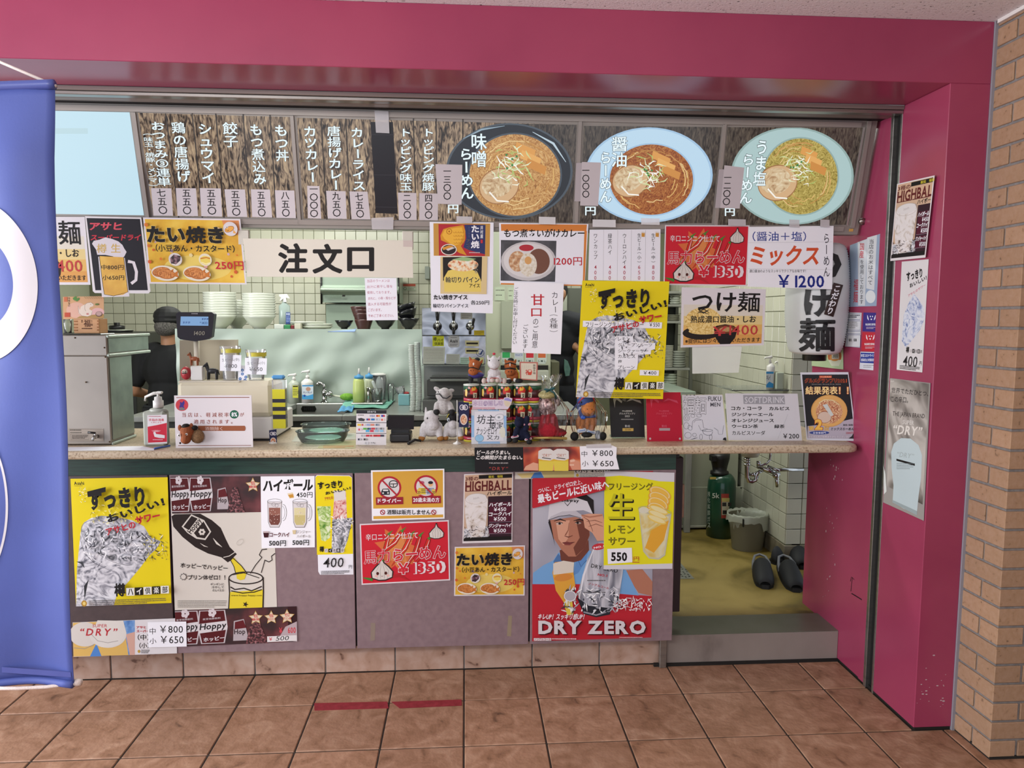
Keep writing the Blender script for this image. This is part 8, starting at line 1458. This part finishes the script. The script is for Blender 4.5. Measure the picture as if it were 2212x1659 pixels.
s.ring(1110, 700, 150, 105, 8, '6A7078', rot=12); s.ell2(1110, 700, 120, 80, 'D4D4DA', 12); s.ell2(1095, 700, 45, 36, '8A8E94'); s.ell2(460, 1380, 135, 115, '8FB8D4'); s.ring(460, 1380, 140, 118, 8, '4A5058'); [s.line([(370+i*30, 1320+i*28), (440+i*22, 1285+i*36)], 6, '6A98B8') for i in range(4)]
s.poly([(1130, 1090), (1180, 1010), (1230, 1000), (1290, 1060), (1310, 1200), (1290, 1340), (1220, 1370), (1150, 1330), (1140, 1200), (1080, 1280), (1110, 1160)], 'CFCCBE'); s.done()
s = A('header_card', 'purple lettered header card above the small whiteboard', 'sign', (ln[0]+Vector((0, -.003, 0)), ln[1])); s.sheet([(225, 150), (330, 120), (1240, 120), (1270, 60), (1400, 40), (1540, 90), (1500, 250), (1440, 360), (1380, 440), (215, 440), (240, 350), (215, 300)], 'C9BCC8', .0015); s.t('本日の隠し味', (255, 155, 1230, 325), 'C9B4C4', .015, ol=[('4A3E80', .05)]); smalltext(s, 240, 385, 1280, 1, 20, 34, 'B86A74'); s.poly([(1260, 150), (1290, 80), (1390, 65), (1500, 130), (1520, 190), (1370, 160), (1270, 140)], '8E86C0'); s.poly([(1262, 150), (1380, 170), (1490, 215), (1450, 330), (1380, 360), (1300, 320), (1265, 240)], 'C9BBA4'); s.done()
# navy plush, two wrapped gifts
V('E2'); Yn = stand(520, 1515, CZ).y+.03
plush('plush_horse', 'navy plush horse with pink and white striped cuffs holding one hoof up', Yn, CZ, [('body', fnv, [('e', 400, 1330, 60, 150, 140), ('e', 350, 1080, 0, 110, 115), ('e', 330, 1090, -60, 85, 82), ('c', 480, 1200, 0, 500, 1000, -20, 62, 58), ('c', 300, 1250, 0, 260, 1330, -80, 70, 58), ('c', 480, 1340, 0, 520, 1400, -60, 80, 60), ('c', 300, 1000, 30, 290, 960, 30, 30, 16)]), ('cuff', M('C08A98', .8), [('c', 448, 1120, -30, 555, 1115, -30, 30, 30)]), ('cuff', M('C9C4C8', .8), [('c', 200, 1370, -100, 305, 1345, -110, 26, 26)]), ('cuff', M('C9C4C8', .8), [('c', 470, 1420, -90, 570, 1400, -80, 26, 26)]), ('cuff_stripe', M('A03A54', .8), [('c', 196, 1362, -122, 306, 1338, -130, 9, 9)]), ('cuff_stripe', M('A03A54', .8), [('c', 466, 1412, -112, 572, 1392, -102, 9, 9)]), ('hoof', fbk, [('e', 255, 1430, -110, 62, 55)]), ('hoof', fbk, [('e', 540, 1460, -90, 62, 55)]), ('hoof', fbk, [('e', 140, 1430, -60, 55, 52)])])
def bag(name, label, cx, y0, yt, yb, hw, Y, tie, kind='wrap'):
    """crinkled cellophane bag: pleated skin of revolution gathered at the tie"""
    k = mpp(Y); o = empty(name, (at(cx, yb, Y).x, Y, CZ), label, 'gift bag'); C_ = at(cx, yb, Y); zz = lambda y: max(at(cx, y, Y).z, CZ+.001); R_ = random.Random(len(label)); n = 40; vs = []; prof = []
    for i in range(9): t = i/8; y = yb+(yt-yb)*t; prof.append((y, hw*(.86+.3*math.sin(t*2.6)-.86*max(0, t-.62)/.38*.92)))
    for i in range(1, 5): t = i/4; prof.append((yt+(y0-yt)*t, hw*(.08+.62*t)))
    for j, (y, r) in enumerate(prof):
        for i in range(n): a = 2*math.pi*i/n; q = 1+(.05 if i % 2 else -.05)*(2.5 if j > 6 else 1)+R_.uniform(-.05, .05); vs.append((C_.x+r*k*q*math.cos(a), Y+r*k*q*math.sin(a)*.5, zz(y)+(R_.uniform(-.008, .008) if j > 9 else 0)))
    MB().add(vs, [[j*n+i, j*n+(i+1) % n, (j+1)*n+(i+1) % n, (j+1)*n+i] for j in range(len(prof)-1) for i in range(n)]).build('cellophane', glass('cellophane', (.99, .99, .99), .012, .05), o, fixn=False)
    p = at(cx, yt, Y-.02); mb = MB(); e_ = [Vector((sx*55*k, -.005, dz*k)) for sx, dz in ((-1, 10), (1, 30))]
    mb.ell(p, (22*k, 18*k, 20*k), 10)
    for q in e_: mb.ell(p+q*1.0, (62*k, 14*k, 26*k), 12, rot=Matrix.Rotation(-.25 if q.x > 0 else .15, 3, 'Y'))
    mb.build('ribbon_bow', tie, o); MB().tube([p, p+Vector((-120*k, .0, -80*k)), p+Vector((-190*k, .008, -180*k))], [18*k, 16*k, 14*k], 6).build('ribbon_tail', tie, o); MB().tube([p, p+Vector((100*k, 0, -60*k)), p+Vector((150*k, .006, -190*k))], [18*k, 16*k, 14*k], 6).build('ribbon_tail', tie, o); return o
Yg = stand(1000, 1460, CZ).y+.045
plush('wrapped_plush', 'plush in shiny brown foil with a red skirt inside the teal ribboned bag', Yg, CZ, [('foil_head', MN('brown_foil', ['3E2A2A', '8A6A68', 'C9B0AC', '5A4240'], scale=60, detail=6, rough=.25, metal=.3, bump=1, pos=[.35, .48, .6, .7]), [('e', 920, 780, 0, 200, 210), ('c', 730, 640, 10, 720, 760, 10, 40, 50), ('c', 1110, 620, 10, 1130, 740, 10, 45, 50), ('e', 900, 920, -40, 90, 90)]), ('body', fur('red_cloth', '96222E', 'AE2C38'), [('c', 940, 1080, 10, 930, 1250, 10, 190, 235), ('e', 1000, 1330, 20, 320, 110, 180), ('e', 1030, 1010, -80, 60, 40)]), ('gold_hem', M('B59A58', .4, .4), [('c', 640, 1420, -100, 920, 1400, -180, 26, 26), ('c', 920, 1400, -180, 1280, 1430, -80, 26, 30)]), ('straw_filling', MN('straw', ['7A7040', 'B9B080'], scale=120, rough=.6), [('e', 900, 560, 0, 190, 90)])], cat='plush toy')
bag('cellophane_bag', 'cellophane gift bag with teal ribbon around the red skirted plush', 960, 100, 400, 1440, 330, Yg, M('14484C', .35))
Yh2 = stand(1750, 1440, CZ).y+.04
plush('wrapped_plush', 'tan plush horse with blue racing mask and striped socks inside the red ribboned bag', Yh2, CZ, [('body', ftan, [('e', 1690, 1130, 30, 200, 230), ('e', 1740, 760, 0, 170, 190), ('e', 1735, 830, -70, 155, 130), ('c', 1590, 1060, -20, 1600, 1240, -90, 105, 80), ('c', 1820, 1060, -20, 1770, 1240, -90, 105, 80), ('c', 1560, 600, 20, 1540, 570, 20, 40, 20)]), ('mask', M('2A4080', .6), [('e', 1700, 660, 10, 185, 140, 140), ('c', 1560, 760, -20, 1600, 950, -70, 50, 40), ('c', 1600, 965, -85, 1860, 950, -80, 32, 32)]), ('rosette', M('2A5AC0', .5), [('e', 1620, 965, -150, 55, 40, 20)]),
    ('sock', M('B9BEC8', .8), [('c', 1545, 1240, -130, 1650, 1225, -140, 48, 48)]), ('sock', M('B9BEC8', .8), [('c', 1720, 1250, -130, 1840, 1270, -120, 48, 48)]), ('sock', M('B9BEC8', .8), [('c', 1930, 1300, -60, 1935, 1370, -60, 60, 60)]), ('sock_stripe', M('4A6AA8', .8), [('c', 1540, 1235, -172, 1650, 1215, -182, 9, 9)]), ('sock_stripe', M('4A6AA8', .8), [('c', 1720, 1248, -172, 1845, 1272, -160, 9, 9)]), ('hoof', fbk, [('e', 1450, 1350, -120, 88, 90)]), ('hoof', fbk, [('e', 1690, 1310, -180, 115, 55)]), ('hoof', fbk, [('e', 2030, 1350, -90, 75, 85)]), ('nostrils', fbk, [('e', 1690, 790, -208, 10, 10, 6), ('e', 1785, 800, -208, 10, 10, 6)]), ('eye', mblk, [('e', 1585, 665, -110, 16, 24, 10)])])
bag('cellophane_bag', 'cellophane gift bag with red ribbon around the blue masked plush', 1750, 120, 490, 1440, 320, Yh2, M('A01C2C', .4))
V('B3'); box('display_case', clear, at(1325, 1560, Yg+.12)+Vector((0, 0, 0)), at(1520, 1070, Yg+.2), None, 'clear acrylic case behind the wrapped plush toys', 'case', bev=.004) if 0 else None
# awards and signs at the right
V('B4'); ln = lean(480, 1440, CZ, 6); f = stand(480, 1455, CZ); s = A('award_plaque', 'black award plaque with silver ribbon print on a clear stand', 'plaque', ln); s.sheet([(315, 1030), (622, 1028), (635, 1428), (332, 1428)], '26262A', .004)
def ribbon(s, x, y, w, c, c2): s.poly([(x, y+w*.1), (x+w*.1, y), (x+w*.32, y+w*.18), (x+w*.3, y+w*.25), (x+w*.12, y+w*.12), (x+w*.08, y+w*.2), (x+w*.06, y+w*.42)], c); s.poly([(x+w*.3, y+w*.14), (x+w*.46, y+w*.02), (x+w*.44, y+w*.2)], c2); s.poly([(x+w*.46, y+w*.2), (x+w*.62, y+w*.08), (x+w*.95, y+w*.16), (x+w, y+w*.26), (x+w*.68, y+w*.14)], c)
ribbon(s, 350, 1060, 255, '8A8A8E', '5A5A5E'); s.t('中山競馬場', (432, 1186, 520, 1202), 'B9B9BC', .02); s.t('グルメグランプリ', (405, 1208, 545, 1226), 'B9B9BC', .02); s.t('2023', (455, 1232, 498, 1248), 'B9B9BC', .02); s.rect(422, 1264, 532, 1274, '77777A'); s.t('第1位', (455, 1318, 502, 1340), 'B9B9BC', .02); s.rect(434, 1348, 532, 1374, 'BFA058'); s.t('飯処福麺', (458, 1355, 508, 1367), '4A3A18', .01); s.done()
box('plaque_stand', gteal, at(345, 1440, ln[0].y+.0)+Vector((0, .005, .001)), Vector((at(640, 1440, ln[0].y).x, ln[0].y+.07, CZ+.007)), None, 'clear glass base under the black award plaque', 'stand', bev=.001)
ln = lean(820, 1465, CZ, 5); s = A('award_plaque', 'crimson award plaque with two round silver screws', 'plaque', ln); s.sheet([(648, 1028), (955, 1026), (972, 1465), (657, 1466)], 'A81830', .006); ribbon(s, 680, 1060, 255, 'B8405A', '96203A'); s.t('中山競馬場', (762, 1186, 850, 1202), 'C04A60', .02); s.t('グルメグランプリ', (735, 1208, 878, 1226), 'C04A60', .02); s.t('2024', (785, 1230, 830, 1246), 'C04A60', .02); s.t('第2位', (785, 1318, 832, 1340), 'C25A70', .02); s.rect(763, 1347, 860, 1370, 'A09094'); s.ell2(682, 1442, 9, 10, 'B9A8AC'); s.ell2(948, 1442, 9, 10, 'B9A8AC'); s.done()
V('G1'); ln = lean(660, 800, CZ, 6); s = A('sketch_board', 'white autograph board with black ink sketch and bold outlined characters', 'board', ln); s.sheet([(305, 88), (940, 88), (1025, 802), (325, 795)], 'B9B592', .004); s.poly([(308, 94), (930, 92), (1000, 795), (335, 785)], 'CBCAD2')
s.t('福麺', (325, 125, 680, 395), 'CBCAD2', .03, ol=[(BK, .05)]); s.t('FUKU', (710, 118, 910, 190), '4A4A52', .02); s.t('MEN', (745, 212, 900, 272), '4A4A52', .02); s.t('一期一会・麺', (340, 88, 510, 108), BK, .01)
K_ = '3A3C46'; s.ring(380, 450, 45, 45, 4, K_); s.ring(380, 450, 22, 22, 4, K_); s.ring(475, 415, 30, 28, 4, K_); s.ring(570, 415, 38, 20, 4, K_); s.ring(375, 570, 42, 50, 4, K_); s.ring(430, 600, 30, 40, 4, K_, rot=30); s.ring(400, 715, 50, 45, 4, K_); s.ring(500, 710, 30, 26, 4, K_); s.line([(440, 780), (500, 765), (548, 750)], [3, 10, 3], K_); s.ring(600, 740, 22, 42, 4, K_); s.ring(750, 745, 22, 42, 4, K_)
s.line([(620, 640), (640, 690), (690, 715), (760, 715), (780, 660)], 5, K_); s.ring(700, 640, 80, 16, 4, K_); s.line([(460, 600), (470, 500), (530, 455), (620, 480), (640, 600), (700, 620)], 4, K_); s.line([(490, 520), (520, 480), (600, 480)], 4, K_); s.line([(560, 560), (600, 640), (680, 640)], 4, K_); s.line([(800, 600), (860, 640), (870, 700), (930, 700), (950, 560)], 4, K_); s.poly([(935, 785), (945, 760), (970, 748), (985, 752), (992, 798)], '1E1E22'); s.done()
ln = lean(1590, 800, CZ, 6); s = A('drink_sign', 'white soft drink menu sign with grey header and 200 yen price', 'sign', ln); s.sheet([(978, 70), (2090, 75), (2160, 805), (1028, 790)], 'CBCACF', .003); s.poly([(1250, 95), (1885, 100), (1898, 238), (1258, 232)], '96969C'); s.t('SOFTDRINK', (1275, 122, 1890, 220), 'C6C6CC', .015)
for t_, x0, y0, x1, y1, b in (('コカ・コーラ', 1065, 270, 1540, 330, .03), ('カルピス', 1650, 275, 1965, 330, .03), ('ジンジャーエール', 1070, 368, 1718, 425, .03), ('オレンジジュース', 1072, 460, 1725, 515, .03), ('ウーロン茶', 1078, 548, 1480, 605, .03), ('緑茶', 1730, 550, 1890, 608, .03), ('カルピスソーダ', 1080, 645, 1590, 712, .006), ('￥200', 1865, 690, 2112, 765, .008)): s.t(t_, (x0, y0, x1, y1), BK, b)
s.line([(1940, 390), (1780, 780)], 3, 'ADACB4'); s.done()
V('G2'); ln = lean(600, 1578, CZ, 5, -20); s = A('poster_stand', 'black and orange ramen award poster in a white frame standing on the counter', 'poster', ln); s.sheet([(38, 95), (1080, 88), (1268, 1585), (175, 1562)], 'C2C2CC', .004); s.poly([(75, 142), (1072, 140), (1228, 1535), (195, 1528)], '1C1A1E'); s.poly([(195, 1260), (700, 1210), (1180, 1100), (1228, 1535), (195, 1528)], 'A49CA8')
s.rect(450, 165, 720, 215, 'B8503A'); s.t('中山競馬場', (470, 175, 700, 208), 'D8A880', .02); s.t('グルメグランプリ2024', (135, 225, 1035, 322), '2A1A14', .012, ol=[('C0502A', .045)]); s.t('Gourmet Grand Prix 2024', (285, 342, 915, 362), '9A9290', .01); s.t('結果発表！！', (150, 400, 1085, 575), 'DCC88A', .03, ol=[('B8502A', .05)]); s.t('結果発表', (155, 470, 915, 578), 'D8D0C0', .02) if 0 else None
s.ell2(665, 930, 395, 350, 'B98848'); s.ell2(670, 930, 380, 335, 'C99A5A'); s.ell2(665, 945, 290, 265, MN('printed_ramen', ['7A2E1A', 'A85A34', 'C9A070', 'D8C9A8'], scale=90, detail=5, dist=3, rough=.5, pos=[.34, .46, .56, .7])); s.ell2(560, 1070, 155, 130, '8A5A3E'); s.ell2(560, 1070, 145, 120, 'C0A898'); s.poly([(520, 800), (620, 780), (760, 1020), (700, 1050)], 'B9BCB8'); s.line([(440, 760), (560, 690), (740, 700), (880, 800)], 22, 'CDB98A')
s.t('第', (215, 1260, 335, 1355), 'D2B050', .02, ol=[('A85A2A', .04)]); s.t('位', (545, 1265, 665, 1355), 'D2B050', .02, ol=[('A85A2A', .04)]); s.t('2', (350, 1110, 520, 1345), 'D8A848', .05, ol=[('8E2A1C', .03)]); s.ell2(450, 1405, 215, 38, '2A3A7A'); s.t('お食事部門', (315, 1385, 590, 1430), 'D0D0DC', .02); s.t('飯処 福麺', (965, 1215, 1175, 1255), '2A2628', .01); s.t('ミックスらーめん', (700, 1290, 1205, 1355), '221E22', .02, sk=.2); s.t('1200円', (1030, 1385, 1180, 1435), 'B0404E', .01); s.t('たくさんのご投票ありがとうございました！', (215, 1472, 1195, 1515), 'D2C8D0', .012); s.poly([(1080, 1530), (1150, 1480), (1220, 1380), (1228, 1533)], '2A2628'); s.done()
# ================= under the counter, right =================
V('C4'); YCb = stand(250, 682, KF).y; cb = empty('white_cabinet', (at(380, 600, YCb).x, YCb, KF), 'pale kitchen cabinet with a lower panel seen under the counter', 'cabinet'); x0, x1 = at(60, 500, YCb).x, min(at(640, 500, YCb).x, 1.83)
box('cabinet_body', M('A9AC98', .4), (x0, YCb, KF+.03), (x1, YCb+.3, .95), cb); box('panel', M('A2A592', .4), (x0+.01, YCb-.006, at(300, 650, YCb).z), (at(605, 500, YCb).x, YCb, at(300, 388, YCb).z), cb); box('toe_gap', mblk, (x0, YCb+.02, KF), (x1, YCb+.28, KF+.03), cb, bev=0); box('edge_strip', M('B9BAA8', .4), (x0, YCb-.008, at(300, 668, YCb).z), (x1, YCb-.001, at(300, 650, YCb).z), cb); p = at(577, 395, YCb-.006); MB().lathe(p, [(.005, 0), (.003, .003)], 8, (0, -1, 0)).build('screw', mblk, cb)
f = stand(430, 745, KF); Yc_ = f.y+.07; gc = empty('gas_cylinder', (at(432, 745, Yc_).x, Yc_, KF), 'dark green gas cylinder with white characters and a black valve cover', 'gas cylinder')
mgr = M('10402E', .3, coat=.4); turned('cylinder', mgr, 432, [(292, 38), (298, 60), (318, 78), (345, 90), (390, 94), (560, 94), (720, 94), (742, 88)], Yc_, gc, zbase=KF+.001)
turned('valve_cover', mblk, 428, [(158, 65), (190, 64), (240, 52), (275, 46), (280, 60), (300, 62)], Yc_, gc); p = at(372, 185, Yc_); box('cover_lug', mblk, p+Vector((-.012, -.05, -.02)), p+Vector((.02, .01, .02)), gc)
kC = mpp(Yc_, 430, 500); RC_ = 94*kC; cC = at(432, 500, Yc_)
def oncyl(x, y, off=.001):
    d = ray(x, y); r_ = RC_+off; ox, oy = CP.x-cC.x, CP.y-Yc_; a_ = d.x**2+d.y**2; b_ = 2*(ox*d.x+oy*d.y); D = max(b_*b_-4*a_*(ox*ox+oy*oy-r_*r_), 0); return CP+d*((-b_-math.sqrt(D))/(2*a_))
def cyl_text(ch, bx, c, b=0):
    v, f, adv, cj = glyph(ch, b); a0, a1 = min(p[0] for p in v), max(p[0] for p in v); b0, b1 = min(p[1] for p in v), max(p[1] for p in v); b0 -= .001
    MB().add([oncyl(bx[0]+(p[0]-a0)/(a1-a0)*(bx[2]-bx[0]), bx[3]-(p[1]-b0)/(b1-b0)*(bx[3]-bx[1])) for p in v], f).build('lettering', M(c, .5), gc, fixn=False)
cyl_text('5', (378, 432, 400, 466), 'B9BDB4', .01); cyl_text('k', (404, 430, 428, 466), 'B9BDB4', .01)
for i, ch in enumerate('液化炭酸ガス'): cyl_text(ch, (345, 420+i*43, 364, 455+i*43), 'A8B0A8', .01)
def cyl_patch(nm, q, c, off):
    (x0, y0), (x1, y1) = q; vs = []; n = 8
    for j in (0, 1):
        for i in range(n+1): vs.append(oncyl(x0+(x1-x0)*i/n, (y0, y1)[j], off))
    MB().add(vs, [[i, i+1, n+2+i, n+1+i] for i in range(n)]).build(nm, M(c, .5), gc, fixn=False)
cyl_patch('label', ((440, 436), (522, 605)), 'A03A30', .0008); cyl_patch('label_yellow', ((444, 465), (522, 490)), 'B9A860', .0016); cyl_patch('label_white', ((444, 492), (522, 582)), 'B9B29A', .0016)
for i, (x, y) in enumerate(((460, 508), (500, 508), (463, 562))): cyl_patch('label_print', ((x-13, y-12), (x+15, y+14)), '2A2624', .0022)
cyl_patch('sticker', ((362, 320), (405, 336)), 'A8924A', .003)
# bin with liner
f = stand(620, 845, KF); Yb2 = f.y+.09; wb_ = empty('waste_bin', (at(622, 845, Yb2).x, Yb2, KF), 'grey translucent waste bin with a white plastic liner', 'waste bin'); mbin = M('6E6A58', .35)
turned('bin_body', mbin, 618, [(575, 132), (600, 128), (838, 102)], Yb2, wb_, open_=True, zbase=KF+.002, squash=.8); turned('bin_bottom', mbin, 618, [(836, 100), (842, 100)], Yb2, wb_, zbase=KF+.001, squash=.8)
kb = mpp(Yb2); C_ = at(622, 575, Yb2); vs = []; n = 48; R_ = random.Random(3)
for j, (dr, dz) in enumerate(((-.9, -.15), (-.06, -.02), (.0, .012), (.03, .0), (.05, -.035))):
    for i in range(n): a = 2*math.pi*i/n; ext = (.05 if j == 4 and math.cos(a) > .5 else 0); r = (132*kb)*(1+dr*(.3 if j == 0 else 1)); vs.append((C_.x+r*math.cos(a)*(1+R_.uniform(-.02, .02)), Yb2+r*.8*math.sin(a), C_.z+dz-ext+R_.uniform(-.006, .006)))
MB().add(vs, [[j*n+i, j*n+(i+1) % n, (j+1)*n+(i+1) % n, (j+1)*n+i] for j in range(4) for i in range(n)], True).build('liner', M('A9AC9E', .3, alpha=.8), wb_, fixn=False)
p = at(580, 628, Yb2-.085); box('clip', mblk, p+Vector((-.004, -.035, -.025)), p+Vector((.004, -.02, .025)), wb_)
# basin underside, trap and taps
YW_ = .95; T = lambda x, y, d=0: at(x, y, YW_)+Vector((0, d, 0)); hb_ = empty('hand_basin', (T(640, 150).x, YW_, .85), 'white hand basin underside with chrome trap and stop valves under the counter', 'basin')
kw = mpp(YW_); MB().lathe((T(640, 150).x, YW_, T(640, 182).z), [(30*kw, 0), (52*kw, .004), (60*kw, .02), (110*kw, .12), (.16, .17)], 24).build('basin_bowl', M('A9A894', .3), hb_)
MB().tube([T(618, 185), T(618, 250), T(618, 320), T(630, 348), T(652, 352), T(676, 340), T(684, 320), T(686, 290), T(700, 285), T(760, 285, .05)], [17*kw, 15*kw, 14*kw, 14*kw, 14*kw, 14*kw, 14*kw, 14*kw, 13*kw, 13*kw], 12).build('trap', mchrome, hb_)
MB().cyl(T(750, 285, .05), Vector((1.866, YW_+.05, T(750, 285, .05).z)), 12*kw).build('waste_pipe', mchrome, hb_)
mb = MB(); [mb.cyl(T(618, y), T(618, y+14), 21*kw, n=16) for y in (188, 205, 226)]; mb.cyl(T(655, 290), T(655, 312), 20*kw); mb.build('slip_nuts', mchrome, hb_)
MB().tube([T(775, 120), T(780, 160), T(775, 200), T(750, 230), T(705, 240), T(697, 215)], 8*kw, 8).build('supply_hose', mchrome, hb_)
mb = MB().cyl(T(697, 210), T(697, 245), 13*kw); mb.cyl(T(690, 245), T(830, 300, -.02), 13*kw, n=12); mb.ell(T(765, 268), 24*kw); mb.ell(T(800, 300, -.03), 22*kw); mb.cyl(T(805, 310, -.03), T(808, 380, -.03), 14*kw, 9*kw); mb.cyl(T(760, 245), T(820, 268, -.04), 9*kw); mb.build('stop_valves', mchrome, hb_)
# clogs and boot
mcl = M('16171A', .7)
def clog(name, label, x0, y0, x1, y1, strap, cat='shoe', W=.048):
    a, b = stand(x0, y0, KF), stand(x1, y1, KF); d = (b-a); L = d.length; d.normalize(); sd = Vector((d.y, -d.x, 0)); o = empty(name, (a+b)/2, label, cat, 'black clogs by the entrance' if strap else None); P_ = lambda u, v, z: a+d*(u*L)+sd*(v*W)+Vector((0, 0, z))
    mb = MB(); n = 20; vs = []
    def ro(u): return (.72+.34*math.sin(min(u, 1)*2.6))*(1 if u < .85 else math.sqrt(max(0, 1-((u-.85)/.16)**2))*.98+.02)*(1 if u > .08 else .8)
    out_ = [(u/10, ro(u/10)) for u in range(11)]; ring_ = [P_(u, v, 0) for u, v in out_]+[P_(u, -v, 0) for u, v in out_[::-1]]
    mb.prism(ring_, (0, 0, .022)); mb.build('sole', mcl, o)
    vs = []; m_ = 12
    for i in range(m_+1):
        u = .42+.56*i/m_; w = ro(u)*.96; h = .022+.062*math.sin(math.pi*min(1, .62+.38*i/m_)*1.0)**.6*(1 if i < m_ else .1)+.0
        for j in range(13): t = math.pi*j/12; vs.append(P_(u, w*math.cos(t), .015+h*math.sin(t)**.7))
    mb = MB().add(vs, [[i*13+j, i*13+j+1, (i+1)*13+j+1, (i+1)*13+j] for i in range(m_) for j in range(12)], True); up = mb.build('upper', mcl, o, fixn=False); q = up.modifiers.new('t', 'SOLIDIFY'); q.thickness = .004
    if strap:
        MB().tube([P_(.44, .95*ro(.44), .03), P_(.3, .9, .06), P_(.12, .6, .07), P_(.05, 0, .072), P_(.12, -.6, .07), P_(.3, -.9, .06), P_(.44, -.95*ro(.44), .03)], .007, 8).build('heel_strap', M('6A6C70', .6), o)
        for k in range(7): MB().lathe(P_(.6+.09*(k // 3), (-.4, 0, .4)[k % 3], .078-.006*(k // 3)), [(.004, 0), (.0035, .002)], 8).build('vent_hole', M('050505', .9), o)
    return o
clog('clog', 'black clog with grey heel strap, the left one of the pair', 700, 930, 745, 1095, True); clog('clog', 'black clog with grey heel strap, the right one touching the crimson panel', 860, 935, 960, 1118, True)
clog('slipper', 'black slipper lying dark behind the clogs against the tiled corner', 940, 870, 1005, 960, False, 'shoe'); clog('slipper', 'black sandal lying behind the two strapped clogs', 790, 900, 850, 925, False, 'shoe', .035)
# floor drain grating
s = A('drain_grate', 'patterned steel drain grate in the ochre kitchen floor', 'grate', pZ(KF+.002)); s.sheet([(60, 890), (145, 895), (255, 1020), (60, 1022)], M('8E9086', .4, .6), .003)
for r in range(7):
    for c in range(7):
        x, y = 70+c*24+r*8, 905+r*17
        if x < 150+(y-905)*.85: s.line([(x, y), (x+12, y+(7 if (r+c) % 2 else -1))], 4, '2A2A26')
s.done()
V('F'); bx2('pole_box', M('1E1C1C', .5), 1440, 1000, 1456, 1060, .7, .1, None, 'dark box standing behind the counter end', 'box', zb=KF) if 0 else None
